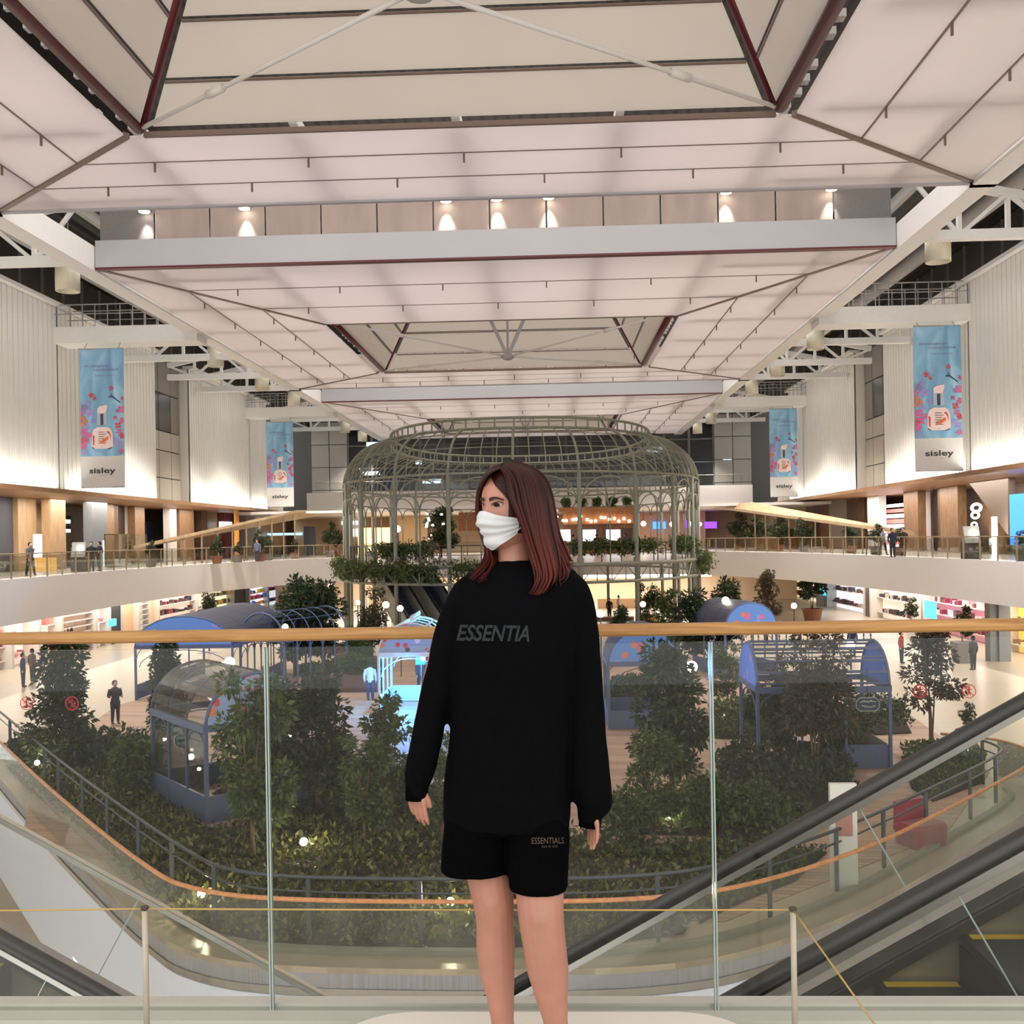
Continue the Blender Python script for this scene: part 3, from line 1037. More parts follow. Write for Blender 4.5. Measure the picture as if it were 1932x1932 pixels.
# ================================================================== round-cornered white plinth
M_plinth = mat('white_plinth_top', (234, 226, 214), 0.45, var=0.02)
zp = 0.10
yb_ = at_z(1000, 1909, zp).y
xa, xb = at_z(640, 1925, zp).x, at_z(1425, 1925, zp).x
pl = []
rc = 0.22
y0_ = 1.9
for (cx, cy, a0) in ((xb - rc, yb_ - rc, 0), (xa + rc, yb_ - rc, 90), (xa + rc, y0_ + rc, 180), (xb - rc, y0_ + rc, 270)):
    for k in range(9):
        a = R(a0 + 90 * k / 8)
        pl.append((cx + rc * math.cos(a), cy + rc * math.sin(a)))
plt = emp('photo_plinth', ((xa + xb) / 2, (y0_ + yb_) / 2, 0), 'low white round-cornered plinth under the standing woman', 'plinth')
b = MB(); b.prism([(x, y, zp - 0.02) for x, y in pl], (0, 0, 0.02)); b.build('top', M_plinth, plt)
ctr = Vector(((xa + xb) / 2, (y0_ + yb_) / 2, 0))
b = MB(); b.prism([(ctr.x + (x - ctr.x) * 0.985, ctr.y + (y - ctr.y) * 0.985, 0.0) for x, y in pl], (0, 0, zp - 0.02)); b.build('body', M_white, plt)

# ================================================================== barrier posts and cords
M_post = mat('beige_post', (186, 174, 156), 0.45)
M_cord = mat('straw_cord', (190, 160, 96), 0.7)
tops = []
PB = [(273, 1712, 2.93, 'left of'), (1496, 1714, 2.93, 'right of')]
for (px, py, Y, w) in PB:
    t_ = at_y(px, py, Y)
    tops.append(t_)
    po = emp('barrier_post', (t_.x, Y, 0), 'slim beige barrier post with dark cap, %s the woman' % w, 'post', 'barrier posts before the glass')
    b = MB(); b.lathe((t_.x, Y, 0), [(0.07, 0), (0.07, 0.012), (0.012, 0.016)], 20); b.build('foot', M_post, po, True)
    b = MB(); b.lathe((t_.x, Y, 0.012), [(0.0085, 0), (0.0085, t_.z - 0.012 - 0.006)], 14); b.build('pole', M_post, po, True)
    b = MB(); b.lathe((t_.x, Y, t_.z - 0.008), [(0.0088, 0), (0.0112, 0.003), (0.0112, 0.011)], 14); b.build('cap', mat('dark_cap', (70, 64, 58), 0.5), po)
def cord(p, q, lab, sag=0.0):
    b = MB(); p = Vector(p); q = Vector(q)
    b.tube([p.lerp(q, t) - Vector((0, 0, sag * 4 * t * (1 - t))) for t in np.linspace(0, 1, 12)], 0.0026, 6)
    tag(b.build('barrier_rope', M_cord, smooth=True), lab, 'cord')
zoff = Vector((0, 0, -0.004))
cord(tops[0] + zoff, at_y(-300, 1722, 2.93), 'thin taut barrier cord left of the beige post', 0)
cord(tops[0] + zoff, tops[1] + zoff, 'thin straw cord running behind the legs between two posts', 0.002)
q_ = at_z(1652, 1932, tops[1].z - 0.02)
cord(tops[1] + zoff, tops[1] + zoff + (q_ - tops[1]) * 1.9, 'straw coloured cord slanting down from the right post', 0)
# the two neighbouring posts the cords lead to, out of view
for (e, w) in ((at_y(-300, 1722, 2.93), 'far left beyond the picture edge'), (tops[1] + (q_ - tops[1]) * 1.9, 'close to the viewer at lower right')):
    b = MB(); b.lathe((e.x, e.y, 0), [(0.07, 0), (0.07, 0.012), (0.0095, 0.016), (0.0095, e.z)], 14)
    tag(b.build('barrier_post', M_post, smooth=False), 'slim beige barrier post %s' % w, 'post', 'barrier posts before the glass')

# ================================================================== escalators crossing behind the glass
M_tread = mat('dark_step', (44, 44, 46), 0.5, metal=0.3)
M_yellow = mat('yellow_step_edge', (182, 148, 30), 0.6)
M_skirt = mat('warm_steel_skirt', (178, 170, 150), 0.35, metal=0.6)
M_gl4 = mat_glass('escalator_glass', tint=(0.96, 0.97, 0.955), gloss=0.45)
def escalator(yn, yf, pA, pB, x_lo, x_hi, lab, rail_r, far_rail=True):
    """pA,pB: two points of the near handrail; runs along X"""
    sl = (pB.z - pA.z) / (pB.x - pA.x)
    zr_ = lambda x: pA.z + sl * (x - pA.x)
    es = emp('escalator', ((x_lo + x_hi) / 2, (yn + yf) / 2, zr_((x_lo + x_hi) / 2)), lab, 'escalator', 'escalators behind the glass')
    L = math.hypot(x_hi - x_lo, sl * (x_hi - x_lo))
    ux = Vector((1, 0, sl)).normalized()
    up = Vector((-ux.z, 0, ux.x))
    P0 = Vector((x_lo, 0, zr_(x_lo)))
    for (y, nm) in ((yn, 'near'), (yf, 'far')):
        o = Vector((0, y, 0))
        if far_rail or nm == 'near':
            b = MB(); b.tube([P0 + o, P0 + o + ux * L], rail_r, 12, flat=0.72, up=(0, 1, 0)); b.build('handrail', M_black, es, True)
        else:
            b = MB(); b.bar(P0 + o - up * 0.03, P0 + o + ux * L - up * 0.03, 0.03, 0.02, up); b.build('cap_strip', M_post, es)
        b = MB(); b.bar(P0 + o - up * 0.045, P0 + o + ux * L - up * 0.045, 0.05, 0.03, up); b.build('rail_channel', M_steel, es)
        npan = max(2, int(L / 1.55)); 
        for i in range(npan):
            a = P0 + o + ux * (L * i / npan + 0.006) - up * 0.05
            c = P0 + o + ux * (L * (i + 1) / npan - 0.006) - up * 0.05
            b = MB(); b.prism([a, c, c - up * 0.62, a - up * 0.62], (0, 0.01, 0)); g_ = b.build('glass_pane', M_gl4, es)
            b = MB(); b.bar(a - ux * 0.006, a - ux * 0.006 - up * 0.62, 0.012, 0.006, (1, 0, 0)); b.build('pane_edge', M_gledge, g_)
        s_ = 1 if nm == 'near' else -1
        b = MB(); q = P0 + o - up * 0.70
        b.bar(q, q + ux * L, 0.16, 0.06, up); b.build('deck_strip', M_steel, es)
        q = P0 + o - up * 0.76 + Vector((0, s_ * 0.09, 0))
        b = MB(); b.bar(q, q + ux * L, 0.03, 0.05, up); b.build('brush_strip', M_dark, es)
        q = P0 + o - up * 0.90 + Vector((0, s_ * 0.07, 0))
        b = MB(); b.bar(q, q + ux * L, 0.02, 0.24, up); b.build('skirt', M_skirt, es)
        q = P0 + o - up * 1.05 - Vector((0, s_ * 0.07, 0))
        b = MB(); b.bar(q, q + ux * L, 0.03, 0.72, up); b.build('cladding', M_fascia_cool, es)
    q = P0 + Vector((0, (yn + yf) / 2, 0)) - up * 1.42
    b = MB(); b.bar(q, q + ux * L, (yf - yn) + 0.1, 0.04, up); b.build('soffit', M_white, es)
    ya, yb2 = yn + 0.10, yf - 0.10
    run = 0.40; x = x_lo + 0.3
    sg = 1 if sl > 0 else -1
    while x < x_hi - 0.4:
        zz = zr_(x + run / 2) - 1.0
        st = MB().box(x, x + run, ya, yb2, zz - 0.05, zz).build('step', M_tread, es)
        xr_ = x if sl > 0 else x + run
        b = MB(); b.box(xr_ - 0.01, xr_ + 0.01, ya, yb2, zz - 0.26, zz - 0.05); b.build('riser', M_tread, st)
        b = MB(); b.box(x + 0.03, x + run - 0.03, yb2 - 0.06, yb2 - 0.01, zz, zz + 0.004); b.box(x + 0.03, x + run - 0.03, ya + 0.01, ya + 0.06, zz, zz + 0.004); b.build('yellow_edge', M_yellow, st)
        x += run
    return es
escalator(3.81, 5.01, at_y(1370, 1893, 3.81), at_y(1932, 1580, 3.81), -6.4, 3.0, 'escalator with black handrails rising to the right behind the glass', 0.036)
escalator(5.30, 6.50, at_y(0, 1772, 5.3), at_y(230, 1900, 5.3), -5.8, 3.6, 'escalator with black handrail coming down from the left behind the glass', 0.05, False)
# landings of the escalators on the garden storey, below the sill
for (x0, x1) in ((-14, -6.4), (3.6, 12)):
    tag(MB().box(x0, x1, 3.3, 7.2, ZG - 0.4, ZG).build('floor_landing', M_stone), kind='structure')
# ================================================================== bird-cage pavilion
CX, CY, CA, CB = -2.15, 77.0, 12.7, 18.0
RA, RB = 9.4, 14.8
ZSP, ZRG = 5.3, 8.2
def sup(th, a, b, p=2.35):
    c, s = math.sin(th), -math.cos(th)          # th = 0 is the front
    return Vector((CX + a * math.copysign(abs(c) ** (2 / p), c), CY + b * math.copysign(abs(s) ** (2 / p), s), 0))
# arc-length table
TH = np.linspace(0, 2 * math.pi, 1441)
pts = [sup(t, CA, CB) for t in TH]
cum = np.concatenate([[0], np.cumsum([(pts[i + 1] - pts[i]).length for i in range(1440)])])
def th_at(f):
    return float(np.interp(f * cum[-1], cum, TH))
cage = emp('cage_pavilion', (CX, CY, ZG), 'huge sage green birdcage pavilion of steel ribs in the middle of the hall', 'pavilion')
NP = 26
thp = [th_at(i / NP) for i in range(NP)]
def V(p, zz): return Vector((p.x, p.y, zz))
def rib_pts(th, n=12):
    po, pr = sup(th, CA, CB), sup(th, RA, RB)
    out = []
    for k in range(n + 1):
        s = math.pi / 2 * k / n
        q = pr + (po - pr) * math.cos(s)
        out.append(V(q, ZSP + (ZRG - ZSP) * math.sin(s)))
    return out
for th in thp:
    p = sup(th, CA, CB)
    post = MB().tube([V(p, ZG), V(p, ZSP)], 0.13, 8).build('post', M_cage, cage, True)
    MB().tube([V(p, -0.05), V(p, 0.25)], 0.20, 8).build('collar', M_cage, post)
    MB().tube(rib_pts(th), 0.085, 6).build('main_rib', M_cage, cage, True)
for i in range(NP):
    f0 = i / NP
    for k in (1, 2, 3):
        th = th_at((i + k / 4) / NP)
        MB().tube(rib_pts(th, 10), 0.038, 5).build('thin_rib', M_cage, cage, True)
    # arches between posts: two interlaced bows
    a, c = th_at(f0), th_at(f0 + 1 / NP)
    P, Q = sup(a, CA, CB), sup(c, CA, CB)
    b = MB()
    n = 12
    for (u0, u1, zb, zt) in ((0, 1, 3.2, 5.05), (0, 0.5, 3.2, 4.15), (0.5, 1, 3.2, 4.15)):
        arc = []
        for k in range(n + 1):
            u = u0 + (u1 - u0) * k / n
            w = 2 * k / n - 1
            th = th_at(f0 + u / NP)
            arc.append(V(sup(th, CA, CB), zb + (zt - zb) * math.sqrt(max(0, 1 - w * w))))
        b.tube(arc, 0.05, 5)
    b.tube([V(sup(th_at(f0 + 0.5 / NP), CA, CB), 0.0), V(sup(th_at(f0 + 0.5 / NP), CA, CB), 3.2)], 0.045, 5)
    b.build('arch_bow', M_cage, cage, True)
def ring_pts(a, b_, zz, n=120):
    return [V(sup(2 * math.pi * k / n, a, b_), zz) for k in range(n)]
for (a, b_, zz, r_, nm) in ((CA, CB, ZSP, 0.08, 'spring_ring'), (CA, CB, 4.2, 0.05, 'lower_ring'), (RA, RB, ZRG, 0.09, 'crown_ring'), (RA, RB, ZRG + 0.62, 0.09, 'crown_ring')):
    MB().tube(ring_pts(a, b_, zz), r_, 6, closed=True).build(nm, M_cage, cage, True)
for k in (0.35, 0.62, 0.83):
    s = math.pi / 2 * k
    aa = RA + (CA - RA) * math.cos(s); bb = RB + (CB - RB) * math.cos(s)
    MB().tube(ring_pts(aa, bb, ZSP + (ZRG - ZSP) * math.sin(s)), 0.03, 5, closed=True).build('thin_ring', M_cage, cage, True)
rung = None
for k in range(72):
    p = sup(2 * math.pi * k / 72, RA, RB)
    if rung is None:
        rung = MB().box(p.x - 0.05, p.x + 0.05, p.y - 0.05, p.y + 0.05, ZRG, ZRG + 0.62).build('crown_rung', M_cage, cage); p0 = p
    else:
        c = rung.copy(); COL.objects.link(c); c.parent = cage; c.location = p - p0
# platform with lattice girder
pf = emp('cage_platform', (CX, CY, -1.2), 'oval platform with lattice edge girder inside the birdcage pavilion', 'platform')
out = ring_pts(CA + 0.1, CB + 0.1, -0.25); 
b = MB(); b.prism(out, (0, 0, 0.24)); b.build('deck', M_gfl, pf)
for zz in (-0.12, -1.15):
    MB().tube(ring_pts(CA + 0.15, CB + 0.15, zz), 0.10, 6, closed=True).build('girder_chord', M_cage, pf, True)
NB = 104
for k in range(NB):
    f0 = k / NB
    if 0.30 < f0 < 0.70: continue
    P, Q = V(sup(th_at(f0), CA + .15, CB + .15), -0.12), V(sup(th_at((k + 1) / NB), CA + .15, CB + .15), -0.12)
    b = MB(); d = Vector((0, 0, -1.03))
    b.bar(P, P + d, 0.07, 0.07, (0, 1, 0)); 
    if k % 2: b.bar(P, Q + d, 0.06, 0.06, (0, 1, 0))
    else: b.bar(Q, P + d, 0.06, 0.06, (0, 1, 0))
    b.build('lattice_bay', M_cage, pf)
# guard rail on the platform front
gdr = emp('platform_guardrail', (CX, CY - CB, 0), 'dark slender guard rail along the pavilion platform', 'railing')
arcp = [sup(th_at(f), CA - 0.4, CB - 0.4) for f in np.linspace(-0.32, 0.32, 90) % 1.0]
MB().tube([V(p, 1.1) for p in arcp], 0.035, 6).build('top_rail', M_dark, gdr, True)
MB().tube([V(p, 0.55) for p in arcp], 0.02, 5).build('mid_rail', M_dark, gdr, True)
for p in arcp[::2]:
    MB().box(p.x - 0.03, p.x + 0.03, p.y - 0.03, p.y + 0.03, 0, 1.1).build('post', M_dark, gdr)
# pair of escalators from the platform down to the garden
M_sage = mat('sage_panel', (150, 148, 130), 0.5)
def stairline(xt, yt, xb, yb, lab):
    t = emp('garden_escalator', (xb, yb, ZG), lab, 'escalator', 'escalators under the birdcage')
    A = Vector((xt, yt, 0.0)); B = Vector((xb, yb, ZG))
    d = (B - A); sd = Vector((d.y, -d.x, 0)).normalized()
    for s_ in (-0.62, 0.62):
        b = MB(); b.bar(A + sd * s_ + Vector((0, 0, 0.2)), B + sd * s_ + Vector((0, 0, 0.2)), 0.26, 1.3); b.build('balustrade', M_sage, t)
        b = MB(); b.bar(A + sd * s_ + Vector((0, 0, 0.95)), B + sd * s_ + Vector((0, 0, 0.95)), 0.10, 0.08); b.build('handrail', M_black, t)
    b = MB()
    ns = 26
    for k in range(ns):
        c = A.lerp(B, (k + 0.5) / ns)
        b.obox(c, (1.0, 0.34, 0.22), Matrix((sd, Vector((-sd.y, sd.x, 0)), Vector((0, 0, 1)))).transposed())
    o = b.build('step_band', M_tread, t); o['kind'] = 'stuff'
    b = MB(); b.bar(A - Vector((0, 0, 0.7)), B - Vector((0, 0, 0.7)), 1.3, 0.5); b.build('truss_soffit', M_cage, t)
P1, P2 = at_z(752, 1092, 0.0), at_z(830, 1215, ZG)
stairline(-11.6, 68.0, -6.7, 57.6, 'left escalator of the pair coming down from the birdcage')
stairline(-9.6, 68.6, -4.7, 58.2, 'right escalator of the pair coming down from the birdcage')

# ================================================================== far end of the hall
tag(MB().box(-40, 36, 133, 133.4, -6, 22).build('wall_far', M_dark), kind='structure')
M_mull = mat('window_mullion', (78, 76, 74), 0.5)
M_night = mat('night_glass', (16, 17, 20), 0.12, spec=0.9)
wf = emp('window_1', (XM, 126, 7.5), kind='structure')
xs = np.linspace(-25, 20, 16)
for i in range(15):
    for (za, zb) in ((7.6, 10.4), (10.4, 13.2), (13.2, 15.6)):
        b = MB(); b.box(xs[i] + 0.12, xs[i + 1] - 0.12, 126, 126.1, za + 0.08, zb - 0.08); b.build('window_pane', M_night, wf)
b = MB()
for x in xs: b.box(x - 0.14, x + 0.14, 125.85, 126.2, 7.4, 16)
for zz in (7.5, 10.4, 13.2, 15.7): b.box(-25, 20, 125.88, 126.15, zz - 0.08, zz + 0.08)
b.build('window_frame', M_mull, wf)
# glowing patches before the night windows, standing in for reflections in the glass
M_winrefl = mat('window_reflection_glow', (190, 215, 225), 0.5, emit=0.9)
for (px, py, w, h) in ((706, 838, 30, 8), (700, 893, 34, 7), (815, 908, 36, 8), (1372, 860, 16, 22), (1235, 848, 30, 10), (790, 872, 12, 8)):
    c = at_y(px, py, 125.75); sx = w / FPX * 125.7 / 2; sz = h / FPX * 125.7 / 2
    o = MB().box(c.x - sx, c.x + sx, 125.72, 125.8, c.z - sz, c.z + sz).build('lit_reflection', M_winrefl, wf)
for side, x0, x1 in (('left', -29.5, -25), ('right', 20, 24.5)):
    wp = emp('wall_far_' + side, ((x0 + x1) / 2, 126, 5), kind='structure')
    for i in range(2):
        for j in range(4):
            b = MB(); xa = x0 + (x1 - x0) * i / 2; xb = x0 + (x1 - x0) * (i + 1) / 2
            b.box(xa + 0.05, xb - 0.05, 125.6, 126, 5 + 2.8 * j + 0.05, 5 + 2.8 * (j + 1) - 0.05); b.build('wall_panel', M_panelgrey, wp)
# upper far balcony
Y7 = 112.5
zt7, zb7 = at_y(966, 923, Y7).z, at_y(966, 961, Y7).z
tag(MB().box(-27, 22, Y7, 126, zb7, zt7).build('wall_balcony_fascia', M_offwhite), kind='structure')
rl = emp('balcony_railing', (XM, Y7 + 0.2, zt7), 'glass railing on the far upper balcony before dark windows', 'railing')
MB().tube([(-26, Y7 + 0.2, zt7 + 1.15), (21, Y7 + 0.2, zt7 + 1.15)], 0.04, 6).build('top_rail', M_grey, rl, True)
for i in range(24):
    x = -26 + 47 * i / 24
    MB().box(x + 0.03, x + 47 / 24 - 0.03, Y7 + 0.19, Y7 + 0.21, zt7, zt7 + 1.08).build('glass_pane', M_gl3, rl)
M_ledline = mat('lit_led_line', (255, 246, 232), 0.5, emit=4.0)
for i, (x0, x1) in enumerate(((-24, -4.5), (5.5, 20))):
    o = MB().box(x0, x1, Y7 - 0.12, Y7, zb7 - 0.22, zb7).build('led_strip', M_ledline)
    tag(o, ('left', 'right')[i] + ' glowing white light line under the far balcony edge', 'light strip')
# back wall of the far gallery and of the storey below
M_tanwall = mat('tan_wall', (186, 156, 122), 0.7)
tag(MB().box(-30, 26, 119, 119.3, 0, 5).build('wall_far_gallery', M_tanwall), kind='structure')
tag(MB().box(-30, 26, 110, 110.3, ZG, -2.1).build('wall_far_lower', mat('warm_back_wall', (214, 188, 158), 0.7)), kind='structure')
tag(MB().box(-30, 26, 96, 126, zb7 - 0.5, zb7 - 0.25).build('ceiling_far_gallery', M_offwhite), kind='structure')
# light line under the gallery fascia at the far side
o = MB().box(3, 15, 97.2, 97.5, -2.45, -2.15).build('led_strip', M_ledline); tag(o, 'bright white light line under the gallery right behind the birdcage', 'light strip')
# ================================================================== foliage
def mat_leaf(name, cols, trans=0.25):
    m = bpy.data.materials.new(name)
    m.use_nodes = True
    nt = m.node_tree
    nt.nodes.remove(nt.nodes['Principled BSDF'])
    out = nt.nodes['Material Output']
    ge = nt.nodes.new('ShaderNodeNewGeometry')
    rp = nt.nodes.new('ShaderNodeValToRGB')
    el = rp.color_ramp.elements
    while len(el) < len(cols): el.new(0.5)
    for i, c in enumerate(cols):
        el[i].position = i / (len(cols) - 1); el[i].color = rgb(*c)
    nt.links.new(ge.outputs['Random Per Island'], rp.inputs[0])
    d = nt.nodes.new('ShaderNodeBsdfPrincipled'); t = nt.nodes.new('ShaderNodeBsdfTranslucent')
    d.inputs['Roughness'].default_value = 0.5
    d.inputs['Specular IOR Level'].default_value = 0.35
    mx = nt.nodes.new('ShaderNodeMixShader'); mx.inputs[0].default_value = trans
    nt.links.new(rp.outputs[0], d.inputs['Base Color']); nt.links.new(rp.outputs[0], t.inputs['Color'])
    nt.links.new(d.outputs[0], mx.inputs[1]); nt.links.new(t.outputs[0], mx.inputs[2]); nt.links.new(mx.outputs[0], out.inputs[0])
    return m
L_dark = mat_leaf('dark_green_leaves', [(41, 52, 31), (55, 67, 41), (75, 85, 50), (49, 59, 37)])
L_mid = mat_leaf('mid_green_leaves', [(50, 67, 32), (72, 88, 42), (98, 109, 57), (60, 75, 37)])
L_brown = mat_leaf('bronze_green_leaves', [(74, 59, 40), (81, 76, 49), (59, 64, 39), (103, 83, 57)])
L_olive = mat_leaf('olive_ground_leaves', [(56, 64, 30), (88, 93, 44), (136, 132, 73), (71, 78, 37), (49, 57, 28)])
L_bright = mat_leaf('bright_green_leaves', [(60, 110, 30), (110, 160, 50), (80, 130, 40)])
L_purple = mat_leaf('purple_bronze_leaves', [(81, 56, 52), (71, 73, 45), (102, 78, 59), (61, 66, 40)])

def leaf_mesh(name, pos, nrm, size, m, aspect=0.42):
    """pos (N,3), nrm (N,3) leaf axis directions, size (N,)"""
    N = len(pos)
    ax = nrm / (np.linalg.norm(nrm, axis=1, keepdims=True) + 1e-9)
    rnd = rng.normal(size=(N, 3))
    sd = np.cross(ax, rnd); sd /= np.linalg.norm(sd, axis=1, keepdims=True) + 1e-9
    up = np.cross(sd, ax)
    L = size[:, None]
    v0 = pos
    v1 = pos + ax * L * 0.45 + sd * L * aspect * 0.5 + up * L * 0.06
    v2 = pos + ax * L - up * L * 0.10
    v3 = pos + ax * L * 0.45 - sd * L * aspect * 0.5 + up * L * 0.06
    vs = np.stack([v0, v1, v2, v3], 1).reshape(-1, 3)
    me = bpy.data.meshes.new(name)
    me.vertices.add(4 * N); me.loops.add(4 * N); me.polygons.add(N)
    me.vertices.foreach_set('co', vs.ravel())
    me.loops.foreach_set('vertex_index', np.arange(4 * N))
    me.polygons.foreach_set('loop_start', np.arange(0, 4 * N, 4))
    me.update(calc_edges=True)
    me.validate()
    me.materials.append(m)
    return me

def blob_points(blobs, n, shell=0.35):
    """blobs: list of (cx,cy,cz,rx,ry,rz)"""
    B = np.array(blobs, float)
    vol = B[:, 3] * B[:, 4] * B[:, 5]; vol = vol ** 0.75
    idx = rng.choice(len(B), n, p=vol / vol.sum())
    d = rng.normal(size=(n, 3)); d /= np.linalg.norm(d, axis=1, keepdims=True)
    r_ = rng.uniform(shell, 1.0, n) ** 0.6
    p = B[idx, :3] + d * r_[:, None] * B[idx, 3:]
    return p, d

TREE = {}
def make_tree_mesh(kind, seed, H, W, nleaf, lsz, m, stems=4, base=0.25, clumps=26, taper=0.6):
    """returns (foliage mesh, trunk mesh): crown of clumps from base*H to H"""
    rr = random.Random(seed)
    blobs = []
    for i in range(clumps):
        t = rr.random() ** 0.9
        zz = H * (base + (1 - base) * t)
        rad = W / 2 * (1 - taper * t) * (0.75 if t > 0.05 else 0.6)
        a = rr.random() * 6.28
        q = rad * math.sqrt(rr.random())
        s = W * (0.13 + 0.12 * rr.random()) * (1 - 0.35 * t)
        blobs.append((q * math.cos(a), q * math.sin(a), zz, s, s, s * (0.7 + 0.5 * rr.random())))
    p, d = blob_points(blobs, nleaf)
    ax = d + np.array([0, 0, -0.35]) + rng.normal(size=d.shape) * 0.5
    fm = leaf_mesh('foliage', p, ax, lsz * rng.uniform(0.6, 1.3, len(p)), m)
    b = MB()
    for k in range(stems):
        a = rr.random() * 6.28; sp = W * 0.16 * (1 if stems > 1 else 0.2)
        pts_ = []
        for j in range(7):
            t = j / 6
            pts_.append((sp * t * math.cos(a) + 0.05 * math.sin(3 * t + k), sp * t * math.sin(a) + 0.05 * math.cos(2 * t + k), H * 0.93 * t))
        r0 = 0.022 * H / max(1, stems ** 0.5) * 0.8
        b.tube(pts_, [r0 * (1 - 0.8 * j / 6) for j in range(7)], 6)
        for j in range(3):
            q = Vector(pts_[2 + j]); aa = a + rr.uniform(-1.4, 1.4)
            b.tube([q, q + Vector((math.cos(aa) * W * 0.2, math.sin(aa) * W * 0.2, H * 0.12))], [r0 * 0.4, r0 * 0.12], 5)
    me = bpy.data.meshes.new('trunk'); me.from_pydata([tuple(v) for v in b.v], [], b.f); me.materials.append(M_tree_bark)
    me.polygons.foreach_set('use_smooth', [True] * len(me.polygons))
    TREE[kind] = (fm, me, H)
    return TREE[kind]
make_tree_mesh('cone', 1, 4.2, 2.5, 5200, 0.22, L_dark, 3, 0.05, 46, 0.62)
make_tree_mesh('round', 2, 4.0, 2.0, 4600, 0.20, L_dark, 4, 0.22, 34, 0.35)
make_tree_mesh('airy', 3, 4.0, 2.0, 3000, 0.19, L_mid, 5, 0.28, 26, 0.2)
make_tree_mesh('brown', 4, 4.5, 2.1, 4400, 0.18, L_brown, 5, 0.36, 32, 0.25)
make_tree_mesh('purple', 5, 4.0, 1.9, 2600, 0.18, L_purple, 4, 0.36, 24, 0.3)
make_tree_mesh('shrub', 6, 1.3, 1.8, 2400, 0.15, L_mid, 5, 0.05, 22, 0.35)
make_tree_mesh('potted', 7, 2.0, 1.2, 1500, 0.16, L_dark, 3, 0.30, 14, 0.3)
make_tree_mesh('palm', 8, 1.8, 2.2, 900, 0.55, L_mid, 3, 0.35, 14, 0.1)
def tree(kind, pos, lab, H=None, yaw=0.0, wide=1.0, group='garden trees', name='garden_tree', cat='tree'):
    fm, tm, H0 = TREE[kind]
    s = (H or H0) / H0
    t = emp(name, pos, lab, cat, group)
    t.rotation_euler = (0, 0, yaw)
    t.scale = (s * wide, s * wide, s)
    o = bpy.data.objects.new('foliage', fm); COL.objects.link(o); o.parent = t; o['kind'] = 'stuff'
    o = bpy.data.objects.new('trunk', tm); COL.objects.link(o); o.parent = t
    return t

def point_in_poly(x, y, poly):
    ins = np.zeros(len(x), bool)
    n = len(poly)
    j = n - 1
    for i in range(n):
        xi, yi = poly[i]; xj, yj = poly[j]
        c = ((yi > y) != (yj > y)) & (x < (xj - xi) * (y - yi) / (yj - yi + 1e-12) + xi)
        ins ^= c
        j = i
    return ins
def ground_cover(poly, z, dens, hgt, lsz, m, name, lab, mound=0.0, cat='plants'):
    P = np.array(poly)
    x0, y0 = P.min(0); x1, y1 = P.max(0)
    n = int(dens * (x1 - x0) * (y1 - y0))
    x = rng.uniform(x0, x1, n); y = rng.uniform(y0, y1, n)
    k = point_in_poly(x, y, poly)
    x, y = x[k], y[k]
    h = hgt * rng.uniform(0, 1, len(x)) * (0.6 + 0.4 * np.sin(x * 1.7) * np.cos(y * 1.3))
    if mound:
        cx, cy = P.mean(0)
        d = np.hypot((x - cx) / (x1 - x0) * 2, (y - cy) / (y1 - y0) * 2)
        h = h + mound * np.sqrt(np.clip(1 - d * d, 0, 1)) * rng.uniform(0.5, 1, len(x))
    p = np.stack([x, y, z + h], 1)
    ax = rng.normal(size=p.shape) * 0.8 + np.array([0, 0, 0.6])
    me = leaf_mesh(name, p - np.array([*P.mean(0), z]), ax, lsz * rng.uniform(0.6, 1.4, len(x)), m, 0.5)
    o = bpy.data.objects.new(name, me); COL.objects.link(o); o.location = (*P.mean(0), z)
    tag(o, lab, cat, kind='stuff')
    return o

